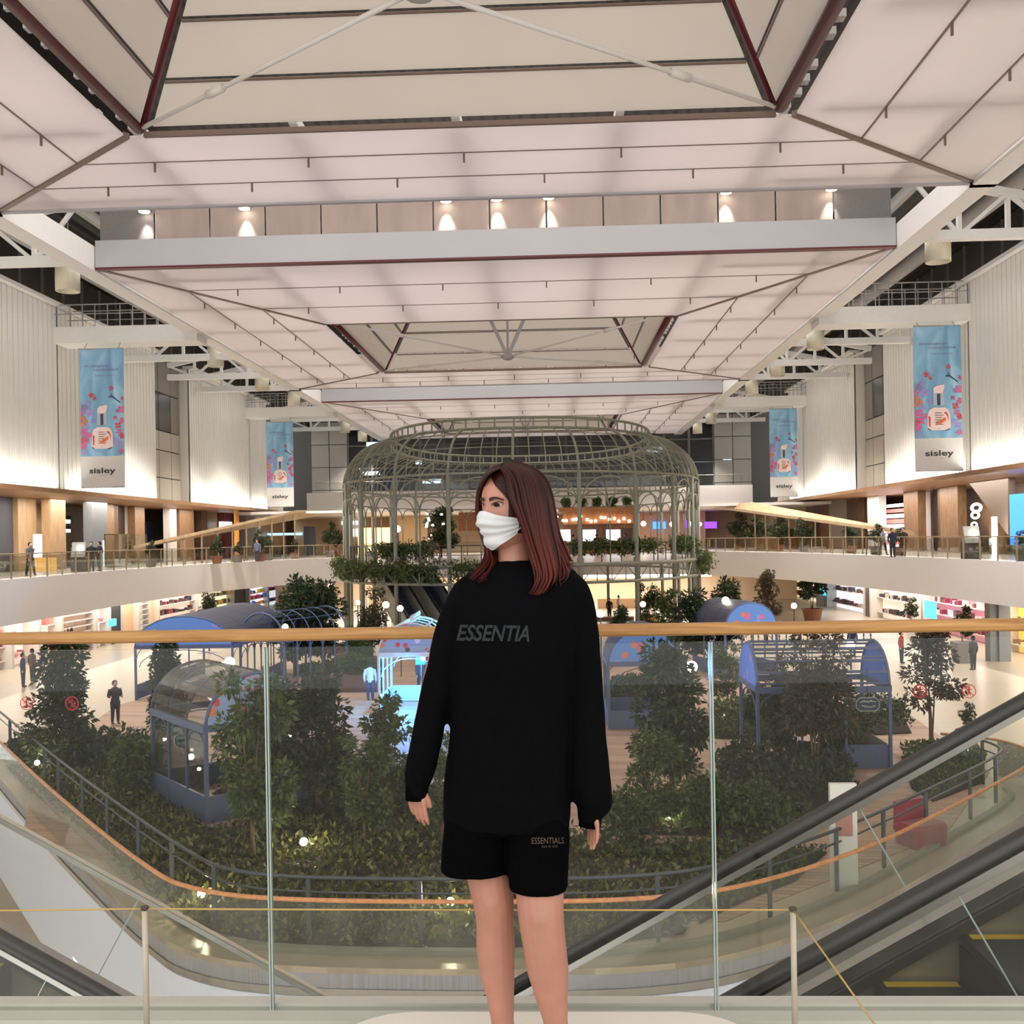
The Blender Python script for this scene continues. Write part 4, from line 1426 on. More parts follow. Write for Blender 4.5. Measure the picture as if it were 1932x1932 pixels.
# ================================================================== small people
M_skin = mat('skin', (206, 156, 130), 0.55)
def remeshed(o, vox, smooth=6, fac=0.5):
    r_ = o.modifiers.new('r', 'REMESH'); r_.mode = 'VOXEL'; r_.voxel_size = vox
    s_ = o.modifiers.new('s', 'SMOOTH'); s_.iterations = smooth; s_.factor = fac
    baked(o)
    return sm(o)
_sp = {}
def sp_meshes(pose):
    if pose in _sp: return _sp[pose]
    st = {'stand': (0.0, 0.0, 0.05), 'walk': (0.20, 0.16, 0.25), 'phone': (0.02, 0.0, 0.9)}[pose]
    stride, arm, bend = st
    legs = []
    for s_ in (-1, 1):
        legs.append([((s_ * 0.09, 0, 0.90), 0.085), ((s_ * 0.10, -stride * s_ * 0.5, 0.50), 0.058), ((s_ * 0.10, -stride * s_ + (0.05 if s_ < 0 and stride else 0), 0.08), 0.04)])
    arms = []
    for s_ in (-1, 1):
        sh = Vector((s_ * 0.19, 0, 1.40)); el = Vector((s_ * 0.25, 0.04 + arm * s_, 1.12))
        wr = el + Vector((-s_ * 0.04 * bend, -0.22 * bend - 0.02, -0.24 + 0.30 * bend)) if bend > 0.5 else el + Vector((0, -0.06 + arm * s_ * 0.4, -0.25))
        arms.append([(sh, 0.05), (el, 0.042), (wr, 0.032)])
    def limb(b, L, k=1.0, n=10, e=1.0):
        P = [Vector(p) for p, _ in L]
        pts_ = catmull(P, 4); m_ = len(pts_)
        rs = np.interp(np.linspace(0, len(L) - 1, m_), range(len(L)), [r * k for _, r in L])
        b.tube(pts_, list(rs), n)
    b = MB()
    b.sphere((0, -0.01, 1.60), 0.115, 16, (0.82, 0.95, 1.08)); b.tube([(0, 0.01, 1.40), (0, 0, 1.54)], 0.05, 10)
    b.sphere((0, -0.118, 1.585), 0.02, 8, (0.8, 1, 1.2))
    b.loft([((0, 0, 0.85), 0.15, 0.10, 0), ((0, 0, 1.05), 0.13, 0.09, 0), ((0, 0, 1.25), 0.16, 0.10, 0), ((0, 0, 1.40), 0.17, 0.08, 0), ((0, 0, 1.46), 0.06, 0.05, 0)], 16)
    for L in legs + arms: limb(b, L)
    for L in legs:
        f_ = Vector(L[2][0]); b.sphere(f_ + Vector((0, -0.05, -0.045)), 0.09, 10, (0.45, 1.1, 0.38))
    for L in arms:
        w_ = Vector(L[2][0]); b.sphere(w_ + Vector((0, -0.02, -0.06)), 0.06, 10, (0.5, 0.7, 1.1))
    body = b.build('body', M_skin); remeshed(body, 0.016, 3)
    b = MB()
    b.loft([((0, 0, 0.82), 0.185, 0.125, 0), ((0, 0, 1.05), 0.165, 0.115, 0), ((0, 0, 1.25), 0.18, 0.12, 0), ((0, 0, 1.40), 0.19, 0.10, 0), ((0, 0, 1.48), 0.075, 0.065, 0)], 16)
    for L in arms: limb(b, L, 1.35)
    top = b.build('jacket', M_dark); remeshed(top, 0.016, 4)
    b = MB(); b.loft([((0, 0, 0.80), 0.17, 0.115, 0), ((0, 0, 0.98), 0.165, 0.11, 0)], 16)
    for L in legs: limb(b, L, 1.35)
    bot = b.build('trousers', M_dark); remeshed(bot, 0.016, 4)
    b = MB(); b.sphere((0, 0.018, 1.625), 0.125, 16, (0.86, 0.92, 1.0)); hair = sm(b.build('hair', M_dark))
    b = MB()
    for L in legs:
        f_ = Vector(L[2][0]); b.sphere(f_ + Vector((0, -0.05, -0.04)), 0.10, 10, (0.48, 1.15, 0.40))
    shoe = sm(b.build('shoes', M_dark))
    # flatten the soles on the ground
    for oo in (body, shoe):
        for v in oo.data.vertices:
            if v.co.z < 0.0: v.co.z = 0.0
    ms = {o.name.split('.')[0]: o.data for o in (body, top, bot, hair, shoe)}
    for o in (body, top, bot, hair, shoe): bpy.data.objects.remove(o)
    _sp[pose] = ms
    return ms
def small_person(pos, yaw, pose, top, bottom, lab, hair=(30, 24, 22), h=1.7, group='visitors'):
    ms = sp_meshes(pose)
    t = emp('person', pos, lab, 'person', group)
    t.rotation_euler = (0, 0, yaw); s = h / 1.73; t.scale = (s, s, s)
    for nm, c in (('body', None), ('jacket', top), ('trousers', bottom), ('hair', hair), ('shoes', (40, 38, 38))):
        o = bpy.data.objects.new(nm, ms[nm]); COL.objects.link(o); o.parent = t
        if c:
            o.material_slots[0].link = 'OBJECT'
            o.material_slots[0].material = mat('cloth_%d_%d_%d' % c, c, 0.85)
    return t
# ================================================================== shop fronts along the gallery (same level as the viewer)
M_gcol = mat('blue_grey_column', (132, 134, 136), 0.5)
M_lightwood = mat_wood('light_wood_panel', (172, 140, 104), (196, 164, 126), 2, (4, 4, 0.5))
M_marble = mat('cream_marble', (216, 200, 180), 0.3)
M_dgrey = mat('charcoal_panel', (74, 74, 78), 0.6)
M_burg = mat('burgundy_panel', (104, 30, 34), 0.6)
M_navy = mat('navy_panel', (40, 44, 66), 0.6)
M_brown2 = mat('dark_brown_panel', (70, 50, 38), 0.6)
KM = {'dg': M_dgrey, 'lw': M_lightwood, 'ma': M_marble, 'gc': M_gcol, 'br': M_tan, 'db': M_brown, 'xb': M_brown2, 'wh': M_white, 'bu': M_burg, 'nv': M_navy, 'gy': M_panelbeige, 'ow': M_offwhite}
def front(side, X, dirn, z0, z1, items, name):
    w = emp(name, (X, 60, z0), kind='structure')
    for (p0, p1, m_, dep) in items:
        ya, yb = sorted((at_x(p0, 1000, X).y, at_x(p1, 1000, X).y))
        xx = X + dirn * dep
        b = MB(); b.box(*sorted((xx, xx - dirn * 0.6)), ya + 0.03, yb - 0.03, z0, z1)
        b.build('shop_panel', KM[m_], w)
    return w
XG, XH = -33.2, 28.2
front('left', XG, 1, 0, 4.55, [(-60, 25, 'dg', 0), (25, 61, 'lw', 0.3), (61, 91, 'lw', 1.2), (91, 130, 'ma', -2.5), (130, 162, 'gc', 1.6), (162, 196, 'br', 0.8), (196, 214, 'db', 0.4),
      (214, 243, 'xb', -0.3), (243, 262, 'br', 0.5), (262, 299, 'ow', -2), (299, 312, 'ow', 1.0), (312, 324, 'gc', 0.4), (324, 352, 'br', 0.7), (352, 374, 'xb', -0.2), (374, 386, 'db', 0.3),
      (386, 420, 'br', -0.5), (420, 434, 'bu', 0.2), (434, 458, 'xb', -0.6), (458, 488, 'gy', 0.3), (488, 540, 'br', 0), (540, 600, 'db', -0.5)], 'wall_gallery_left')
front('right', XH, -1, 0, 4.55, [(1990, 1933, 'db', 0), (1912, 1896, 'br', 1.0), (1896, 1825, 'ow', -3), (1825, 1790, 'br', 0.6), (1790, 1775, 'db', 0.2), (1775, 1748, 'xb', -0.5), (1748, 1720, 'br', 0.6),
      (1720, 1673, 'ow', -1.5), (1673, 1650, 'wh', 0.6), (1650, 1628, 'xb', -0.2), (1628, 1604, 'db', 0.3), (1604, 1572, 'gy', 0.4), (1572, 1553, 'br', 0.3), (1553, 1520, 'db', -0.3), (1520, 1440, 'br', 0), (1440, 1400, 'db', -0.4)], 'wall_gallery_right')
tag(MB().box(-37.0, -36.6, 6, 128, -5.5, 4.8).build('wall_back_left', M_tan), kind='structure')
tag(MB().box(31.4, 31.8, 6, 128, -5.5, 4.8).build('wall_back_right', M_tan), kind='structure')
# dark doorway, green shelves and lit counters on the left
def boxat(name, px0, px1, py0, py1, X, m_, th=0.3, lab=None, cat=None, parent=None, group=None):
    a, c = at_x(px0, py1, X), at_x(px1, py0, X)
    b = MB(); b.box(X - th / 2, X + th / 2, min(a.y, c.y), max(a.y, c.y), min(a.z, c.z), max(a.z, c.z))
    o = b.build(name, m_, parent)
    if lab: tag(o, lab, cat, group)
    return o
def boxaty(name, px0, px1, py0, py1, Y, m_, th=0.2, lab=None, cat=None, parent=None, group=None):
    a, c = at_y(px0, py1, Y), at_y(px1, py0, Y)
    zlo = min(a.z, c.z) if abs(min(a.z, c.z)) > 1.3 else 0.0
    b = MB(); b.box(min(a.x, c.x), max(a.x, c.x), Y - th / 2, Y + th / 2, zlo, max(a.z, c.z))
    o = b.build(name, m_, parent)
    if lab: tag(o, lab, cat, group)
    return o
M_screen_b = mat('lit_blue_screen', (60, 130, 235), 0.3, emit=1.6)
M_screen_w = mat('lit_white_screen', (226, 236, 246), 0.3, emit=1.8)
M_screen_p = mat('lit_purple_screen', (120, 60, 220), 0.3, emit=1.6)
M_screen_c = mat('lit_cyan_screen', (70, 200, 240), 0.3, emit=1.4)
M_screen_r = mat('lit_red_display', (226, 120, 110), 0.3, emit=1.0)
M_amber = mat('lit_amber_panel', (250, 190, 90), 0.4, emit=1.5)
M_green_sh = mat('green_shelf_plants', (60, 76, 40), 0.8)
boxat('lit_panel_sign', 66, 76, 1008, 1052, -31.6, M_screen_w, 0.2, 'upright white lit sign by the light wood shopfront', 'sign')
boxat('lit_panel_sign', 197, 206, 1019, 1072, -31.0, mat('pale_blue_lit', (190, 214, 232), 0.3, emit=0.8), 0.2, 'slim pale blue lit panel beside the brown columns', 'sign')
boxat('reception_counter', 74, 92, 1052, 1078, -31.0, mat('lit_counter', (226, 176, 96), 0.4, emit=0.5), 1.0, 'small counter with glowing amber front on the left gallery', 'counter')
boxat('display_case', 214, 262, 1008, 1071, -29.6, M_glass, 1.2, 'tall glass display case before the brown columns', 'display case')
boxat('plant_shelf', 93, 129, 973, 979, -35.4, M_green_sh, 0.4, 'upper green plant shelf on the marble shop wall', 'shelf')
boxat('plant_shelf', 93, 129, 992, 997, -35.4, M_green_sh, 0.4, 'lower green plant shelf on the marble shop wall', 'shelf')
boxat('shelf_light', 93, 129, 981, 986, -35.4, M_ledline, 0.3, 'upper glowing strip on the marble shop wall', 'light strip')
boxat('shelf_light', 93, 129, 999, 1004, -35.4, M_ledline, 0.3, 'lower glowing strip on the marble shop wall', 'light strip')
boxat('doorway_panel', 276, 290, 984, 1030, -34.9, M_navy, 0.2, 'dark navy door in the white shop', 'door')
boxat('hanging_sign', 416, 435, 985, 998, -33.0, M_screen_w, 0.3, 'small white lit sign hanging before the burgundy panel', 'sign')
boxat('orange_pole', 444.5, 448.5, 962, 1060, -29.0, mat('orange_pole', (206, 140, 60), 0.5), 0.18, 'thin orange pole on the left gallery', 'pole')
# right side
boxat('video_wall', 1911, 1945, 930, 1028, XH - 2.0, M_screen_b, 0.3, 'tall bright blue video screen at the right picture edge', 'screen')
dsp = emp('shop_display', at_x(1697, 1040, XH + 0.6), 'bright red and white lit display wall between white pillar and brown column', 'display')
for i in range(5):
    y0 = 948 + i * 20
    boxat('display_band', 1675, 1719, y0, y0 + 10, XH + 0.6, M_screen_w, 0.2, parent=dsp)
    boxat('display_band', 1675, 1719, y0 + 10, y0 + 20, XH + 0.6, M_screen_r, 0.2, parent=dsp)
b = MB(); A = at_x(1826, 908, XH - 1.2); B_ = at_x(1902, 896, XH - 1.2); C_ = at_x(1902, 1010, XH - 1.2)
b.prism([A, B_, C_, at_x(1876, 975, XH - 1.2)], (0.4, 0, 0)); tag(b.build('slanted_ceiling_panel', mat('brown_grey_ceiling', (108, 92, 80), 0.6)), 'large slanted brown ceiling wedge over the right escalator well', 'panel')
for i, (px, py, s_) in enumerate(((1842, 958, 20), (1840, 972, 16), (1838, 990, 12))):
    c = at_x(px, py, XH + 2.4); r0 = s_ / FPX * c.y
    b = MB(); n = 24
    b.tube([c + Vector((0, r0 * math.cos(6.283 * k / n), r0 * 0.35 * math.sin(6.283 * k / n))) for k in range(n)], r0 * 0.14, 6, closed=True)
    tag(b.build('ring_light', mat('ring_light_white', (255, 240, 224), 0.4, emit=2.2), smooth=True), ['large', 'middle', 'small'][i] + ' glowing ring light in the shop behind the right gallery', 'lamp')
boxat('standing_lamp', 1874, 1879, 975, 1047, XH - 2, M_lampwhite, 0.15, 'upright white light pole near the right gallery railing', 'lamp')
# ceiling lamps and globe lights in the left gallery
for i, (px, py) in enumerate(((40, 941), (53, 933), (88, 940), (108, 953), (121, 942), (127, 940))):
    c = at_x(px, py, -33.5)
    b = MB(); b.lathe(c, [(0.10, 0.22), (0.16, 0.18), (0.16, 0.0)], 12)
    b.box(c.x - 0.02, c.x + 0.02, c.y - 0.02, c.y + 0.02, c.z + 0.2, 4.6)
    tag(b.build('gallery_downlight', M_lampwhite), 'small white downlight in the left gallery, %s from the left' % ['first', 'second', 'third', 'fourth', 'fifth', 'sixth'][i], 'lamp', 'gallery downlights')

# ================================================================== sloping timber canopies on posts
M_canopy = mat_wood('canopy_timber', (176, 146, 110), (200, 170, 132), 1.2, (3, 0.8, 3))
def canopy(tip, far1, far2, lab, sgn):
    t = emp('timber_canopy', (tip.x, tip.y, 0), lab, 'canopy', 'sloping timber canopies')
    b = MB(); b.prism([tip, far1, far2], (0, 0, 0.22)); b.build('roof_slab', M_canopy, t)
    for i in range(11):
        f = 0.06 + 0.9 * i / 10
        p = tip.lerp(far1, f) + (far2 - far1) * 0.05 * f
        b = MB(); b.box(p.x - 0.05, p.x + 0.05, p.y - 0.05, p.y + 0.05, 0, p.z); b.build('post', M_bronze, t)
canopy(at_y(252, 1036, 66), at_y(560, 967, 93.5), at_y(640, 966, 106), 'sloping timber canopy rising over the plants on the left gallery', 1)
canopy(at_y(1725, 1010, 64), at_y(1420, 952, 93), at_y(1335, 957, 104), 'sloping timber canopy falling to the right over the gallery plants', -1)

# ================================================================== plants and people on the gallery
def planter(pos, kind, lab, r_=0.35, h=0.6, H=1.8, m_=None, wide=1.0, square=False):
    t = emp('planter', pos, lab.replace('PLANT', 'pot'), 'planter', 'planters')
    p = Vector(pos)
    b = MB()
    if square: b.loft([(p, r_ * 0.82, r_ * 0.82, 0), (p + Vector((0, 0, h)), r_, r_, 0)], 16, 8)
    else: b.lathe(p, [(r_ * 0.75, 0), (r_ * 0.98, h * 0.9), (r_ * 1.06, h * 0.9), (r_ * 1.06, h), (r_ * 0.9, h), (r_ * 0.9, h * 0.92)], 18)
    b.build('pot', m_ or M_planter, t)
    b = MB(); b.lathe(p + Vector((0, 0, h * 0.9)), [(r_ * 0.9, 0), (r_ * 0.9, 0.02)], 14); b.build('soil', M_soil, t)
    fm, tm, H0 = TREE[kind]; s = H / H0
    for nm, me in (('foliage', fm), ('stem', tm)):
        o = bpy.data.objects.new(nm, me); COL.objects.link(o); o.parent = t; o.location = (0, 0, h * 0.88); o.scale = (s * wide, s * wide, s); o.rotation_euler = (0, 0, random.random() * 6)
        if nm == 'foliage': o['kind'] = 'stuff'
    return t
gp = [(318, 'potted', 67, 1.2), (432, 'potted', 74, 1.5), (470, 'potted', 77, 1.0), (512, 'potted', 80, 1.9), (540, 'potted', 84, 1.5), (575, 'potted', 90, 1.2), (640, 'potted', 97, 2.6), (655, 'potted', 99, 2.0)]
wds = ['nearest', 'second', 'third', 'fourth', 'fifth', 'sixth', 'seventh', 'farthest']
for i, (px, k, Y, H) in enumerate(gp):
    p = at_y(px, 1040, Y); planter((p.x - (1.2 if i == 0 else 1.5 if i == 4 else 0.9), p.y, 0), k, 'potted green plant behind the left gallery railing, %s of the row' % wds[i], 0.4, 0.55, H, M_terra if i % 2 else M_planter)
gp2 = [(1885, 'potted', 49, 0.9), (1625, 'potted', 64, 1.2), (1585, 'potted', 68, 1.4), (1545, 'potted', 74, 1.6), (1490, 'potted', 81, 2.0), (1445, 'potted', 86, 2.2), (1410, 'potted', 94, 2.4), (1370, 'potted', 98, 2.8)]
for i, (px, k, Y, H) in enumerate(gp2):
    p = at_y(px, 1030, Y); planter((p.x + (1.1 if i not in (1, 2, 3) else 2.3), p.y, 0), k, 'potted green plant behind the right gallery railing, %s of the row' % wds[i], 0.4, 0.55, H, M_terra if i % 2 else M_planter, 1.3)
def on_gallery(px, Y): 
    p = at_y(px, 1030, Y); return (p.x, p.y, 0)
small_person(on_gallery(57, 51.5), R(60), 'walk', (70, 72, 74), (30, 30, 34), 'person in grey top and black trousers walking by the left railing')
small_person(on_gallery(139, 60), R(-20), 'stand', (60, 62, 70), (44, 44, 50), 'person in dark clothes standing by a planter on the left gallery')
small_person(on_gallery(172, 57.5), R(20), 'stand', (34, 34, 40), (60, 56, 40), 'person in black jacket in the middle of the left gallery trio')
small_person(on_gallery(187, 58.5), R(-30), 'phone', (40, 40, 44), (70, 66, 62), 'person in dark jacket at the right of the left gallery trio')
small_person(on_gallery(485, 79), R(0), 'stand', (110, 120, 140), (60, 64, 80), 'person in blue grey behind plants on the left gallery')
small_person(on_gallery(1684, 60), R(10), 'stand', (36, 40, 58), (40, 40, 46), 'person in dark blue before the red display wall')
small_person(on_gallery(1704, 62), R(-20), 'phone', (60, 50, 48), (50, 46, 44), 'person in brown before the red display wall')
small_person(on_gallery(1666, 66), R(30), 'walk', (120, 124, 130), (60, 60, 64), 'person in light grey by the white pillar on the right gallery')
for i, (px, Y) in enumerate(((150, 58.5), (1832, 54))):
    p = on_gallery(px, Y)
    t = emp('info_kiosk', p, ('dark information stand with white screen on the left gallery', 'dark information stand with white screen on the right gallery')[i], 'kiosk', 'information stands')
    MB().box(p[0] - 0.45, p[0] + 0.45, p[1] - 0.2, p[1] + 0.2, 0, 0.9).build('body', M_dark, t)
    MB().obox((p[0], p[1] - 0.1, 1.25), (0.8, 0.1, 0.9), Matrix.Rotation(R(-15), 3, 'X')).build('screen', mat('grey_screen', (150, 150, 146), 0.4), t)
    MB().sphere((p[0] + 0.1, p[1] - 0.22, 1.35), 0.17, 10, (1, 0.3, 1)).build('lamp', M_lampwhite, t)

# ================================================================== restaurant inside and behind the birdcage
YK = 91.0
kk = at_y(1062, 958, YK); k2_ = at_y(1196, 1060, YK)
rk = emp('timber_kiosk', ((kk.x + k2_.x) / 2, YK, 0), 'brown timber kiosk with bright shelves inside the birdcage', 'kiosk')
ztop = kk.z
xk0, xk1 = kk.x, k2_.x
M_kw = mat_wood('kiosk_wood', (130, 80, 44), (160, 104, 60), 2, (3, 3, 0.6))
MB().box(xk0, xk1, YK, YK + 3, 0, 1.1).build('counter', M_kw, rk)
MB().box(xk0, xk1, YK + 2.8, YK + 3, 1.1, ztop).build('back_wall', M_kw, rk)
MB().box(xk0 - 0.4, xk1 + 0.2, YK - 0.3, YK + 3.2, ztop - 0.35, ztop).build('roof', M_kw, rk)
MB().box(xk0, xk1, YK - 0.1, YK + 0.2, ztop - 1.5, ztop - 0.35).build('header', M_kw, rk)
for i, (a, c) in enumerate(((1050, 1076), (1100, 1124), (1111, 1142), (1144, 1170))):
    if i == 2: continue
    boxaty('lit_shelf', a, c, 999, 1024, YK + 0.3, M_screen_w, 0.1, parent=rk)
boxaty('side_shelf', 1172, 1192, 996, 1016, YK + 0.2, M_brown2, 0.3, parent=rk)
for i in range(16):
    px = 1052 + i * 9 + random.uniform(-2, 2); c = at_y(px, 978 + random.uniform(-4, 6), YK - 0.4)
    b = MB(); b.sphere(c, 0.13, 8); b.build('string_bulb', M_lampwarm, rk)
for i in range(5):
    p = at_y(1068 + i * 29, 950, YK + 1.0)
    tree('shrub', (p.x, p.y, ztop), 'leafy bush on the kiosk roof, %s from the left' % ['first', 'second', 'third', 'fourth', 'fifth'][i], 0.9, i * 1.3, 1.0, 'bushes on the kiosk roof', 'roof_bush', 'bush')
tb = emp('timber_board', (at_y(885, 1000, 100).x, 100, at_y(885, 1000, 100).z), 'large orange brown timber board hanging left behind the woman', 'panel')
tbo = boxaty('board', 866, 905, 966, 1002, 100, M_kw, 0.2, parent=tb)
for dx_ in (-0.8, 0.8):
    MB().box(tb.location.x + dx_ - 0.03, tb.location.x + dx_ + 0.03, 99.97, 100.03, at_y(885, 968, 100).z, zb7 - 0.5).build('cable', M_dark, tb)
for i, (a, c, p0, p1, m_) in enumerate(((1232, 1256, 984, 998, M_screen_b), (1294, 1306, 982, 996, M_screen_p), (1330, 1352, 984, 997, M_screen_p))):
    boxaty('menu_screen', a, c, p0, p1, 115.68, m_, 0.3, ['bright blue menu screen on the far pink wall', 'small purple screen on the far wall', 'larger purple screen on the far wall at right'][i], 'screen')
boxaty('far_wall_panel', 1196, 1330, 958, 1030, 116, mat('pink_tan_wall', (206, 160, 132), 0.7), 0.3, 'pinkish tan striped wall at the far end right of the kiosk', 'wall panel')
boxaty('far_wall_panel', 745, 806, 972, 1030, 116, mat('peach_wall', (224, 190, 150), 0.7), 0.3, 'plain peach wall at the far end left of the lit tree', 'wall panel')
boxaty('lit_niche', 676, 738, 995, 1030, 112, mat('lit_warm_niche', (250, 214, 150), 0.5, emit=1.2), 0.3, 'glowing warm niche at the far end left', 'niche')
boxaty('dark_doorway', 740, 752, 990, 1030, 111, M_brown2, 0.3, 'narrow dark doorway beside the glowing niche', 'doorway')
boxaty('dark_doorway', 574, 596, 993, 1028, 108, M_dgrey, 0.3, 'dark doorway under the left canopy', 'doorway')
boxaty('light_sign', 645, 677, 983, 990, 118.84, M_screen_w, 0.3, 'white lit bar sign at the far left', 'sign')
boxaty('light_sign', 665, 677, 998, 1012, 118.84, M_screen_w, 0.3, 'square white lamp under the bar sign at the far left', 'sign')
boxaty('light_sign', 481, 570, 1005, 1011, 118.84, mat('lit_pale_cyan_bar', (150, 205, 240), 0.4, emit=1.4), 0.3, 'long pale cyan light bar behind the left canopy', 'sign')
for i, (px, py, r_) in enumerate(((749, 998, 7), (1214, 988, 5), (1268, 989, 5), (1303, 988, 4), (1320, 989, 4), (1110, 994, 4), (1083, 989, 3), (1092, 993, 3), (1157, 991, 3), (840, 1000, 3))):
    c = at_y(px, py, 98); rr_ = r_ / FPX * 98
    t = emp('pendant_globe', c, 'white pendant globe %s' % ['left in the birdcage', 'beside the kiosk corner', 'left of the far purple screen', 'in front of the small purple screen', 'right of the small purple screen', 'right over the kiosk shelves', 'first of the pair over the kiosk counter', 'second of the pair over the kiosk counter', 'over the right end of the kiosk shelves', 'amid the lit tree'][i], 'lamp', 'pendant globes in the restaurant')
    MB().sphere(c, rr_, 12).build('globe', M_lampwarm, t, True)
    MB().box(c.x - 0.02, c.x + 0.02, c.y - 0.02, c.y + 0.02, c.z, zb7 - 0.3).build('cable', M_dark, t)
# lit tree left behind the woman
p = at_y(832, 1040, 84)
tt = tree('round', (p.x, p.y, 0), 'round green tree with white globe bulbs inside the birdcage', 4.0, 0.5, 1.5, None)
for i in range(16):
    a = random.random() * 6.28; h = random.uniform(1.4, 3.8); q = random.uniform(0.5, 0.95)
    b = MB(); b.sphere((q * math.cos(a), q * math.sin(a), h), 0.085, 8); o = b.build('bulb', M_lampwarm); o.parent = tt
# planted troughs along the platform guard rail and hanging greenery
def trough(f0, f1, z0, hang, lab, dens=1600, a=CA - 0.5, b_=CB - 0.5, big=0.24):
    ps = [sup(th_at(f % 1.0), a, b_) for f in np.linspace(f0, f1, 14)]
    t = emp('platform_greenery', V(ps[7], z0), lab, 'plants', 'greenery on the platform')
    n = int(dens)
    u = rng.uniform(0, 13, n); i0 = np.clip(u.astype(int), 0, 12); fr = u - i0
    P = np.array([[q.x, q.y] for q in ps])
    xy = P[i0] * (1 - fr[:, None]) + P[i0 + 1] * fr[:, None] + rng.normal(size=(n, 2)) * 0.28
    zz = z0 + rng.uniform(-hang, 0.45, n) * (0.55 + 0.45 * np.sin(u * 2.1))
    pp = np.stack([xy[:, 0], xy[:, 1], zz], 1) - np.array(wloc(t))
    me = leaf_mesh('foliage', pp, rng.normal(size=(n, 3)) + np.array([0, 0, -0.7]), big * rng.uniform(0.6, 1.3, n), L_mid)
    o = bpy.data.objects.new('foliage', me); COL.objects.link(o); o.parent = t; o['kind'] = 'stuff'
    b = MB(); b.tube([V(q, z0 - 0.1) for q in ps], 0.16, 6); b.build('trough', M_dark, t)
trough(-0.145, -0.045, -0.1, 0.95, 'long green hanging plants on the left platform edge', 3600, CA + 0.3, CB + 0.3)
trough(-0.20, -0.165, 0.0, 1.0, 'round clump of hanging plants at the left platform corner', 1300, CA + 0.3, CB + 0.3)
trough(0.155, 0.205, 0.1, 1.3, 'bushy clump of hanging plants at the right platform corner', 1900, CA + 0.3, CB + 0.3)
trough(-0.035, 0.0, -0.1, 0.9, 'hanging plants right beside the woman shoulder', 1300, CA + 0.3, CB + 0.3)
trough(-0.10, -0.055, 1.0, 0.7, 'green hedge trough left on the platform rail', 2000)
trough(0.035, 0.10, 1.0, 0.6, 'dark green hedge trough right on the platform rail', 2400)
trough(0.125, 0.19, 1.0, 0.5, 'green hedge trough at the right end of the platform rail', 2000)
for i, (px, Y) in enumerate(((800, 80), (815, 82), (1082, 84), (1126, 82), (1180, 83), (1283, 80))):
    p = at_y(px, 1040, Y)
    small_person((p.x, p.y, 0), i * 1.1, 'stand', [(50, 46, 44), (80, 70, 62), (150, 140, 130), (60, 40, 40), (44, 44, 50), (70, 80, 60)][i], (40, 38, 40),
                 ['guest in black', 'guest in brown', 'guest in pale top', 'guest in maroon', 'guest in charcoal', 'guest in green'][i] + ' behind the platform rail')

# ================================================================== shops of the garden storey, under the gallery
def shopwall(name, X, dirn, items):
    w = emp(name, (X, 60, ZG), kind='structure')
    for (p0, p1, col, shelves, goods, dep, em) in items:
        ya, yb = sorted((at_x(p0, 1150, X).y, at_x(p1, 1150, X).y))
        xx = X - dirn * (dep * 0.5 if dep > 0 else dep)
        cm = mat('shop_%d_%d_%d_%d' % (*col, int(em * 10)), col, 0.6, emit=em * 0.9)  # glow put into the back wall colour stands in for shop lighting
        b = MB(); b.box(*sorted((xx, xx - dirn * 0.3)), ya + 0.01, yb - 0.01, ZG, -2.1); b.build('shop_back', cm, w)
        for yy in (ya + 0.09, yb - 0.09):
            b = MB(); b.box(*sorted((xx, X + dirn * 0.1)), yy - 0.07, yy + 0.07, ZG, -2.1); b.build('shop_side', M_offwhite, w)
        for k in range(shelves):
            zz = ZG + 0.5 + 2.4 * k / max(1, shelves - 1)
            b = MB(); b.box(*sorted((xx, xx + dirn * 0.5)), ya + 0.2, yb - 0.2, zz - 0.05, zz); sh = b.build('shelf', M_offwhite, w)
            b = MB(); y = ya + 0.4
            mats_ = [mat('goods_%d_%d_%d' % c, c, 0.6) for c in goods]
            if goods:
                while y < yb - 0.4:
                    wd = random.uniform(0.12, 0.32)
                    if random.random() < 0.72:
                        b.m(random.randrange(len(goods))).box(*sorted((xx + dirn * 0.05, xx + dirn * 0.4)), y, y + wd, zz, zz + random.uniform(0.15, 0.42))
                    y += wd + random.uniform(0.03, 0.2)
                if b.v:
                    o = b.build('goods', mats_, sh); o['kind'] = 'stuff'
    return w
PK = [(210, 120, 120), (240, 214, 200), (150, 60, 60), (230, 160, 150)]
SH = [(40, 34, 34), (150, 60, 70), (90, 70, 60), (60, 60, 80)]
CL = [(60, 120, 210), (210, 90, 150), (240, 200, 60), (230, 230, 235), (40, 40, 60), (220, 90, 70)]
DK = [(36, 34, 40), (70, 60, 60), (120, 40, 44), (180, 170, 160), (50, 54, 80)]
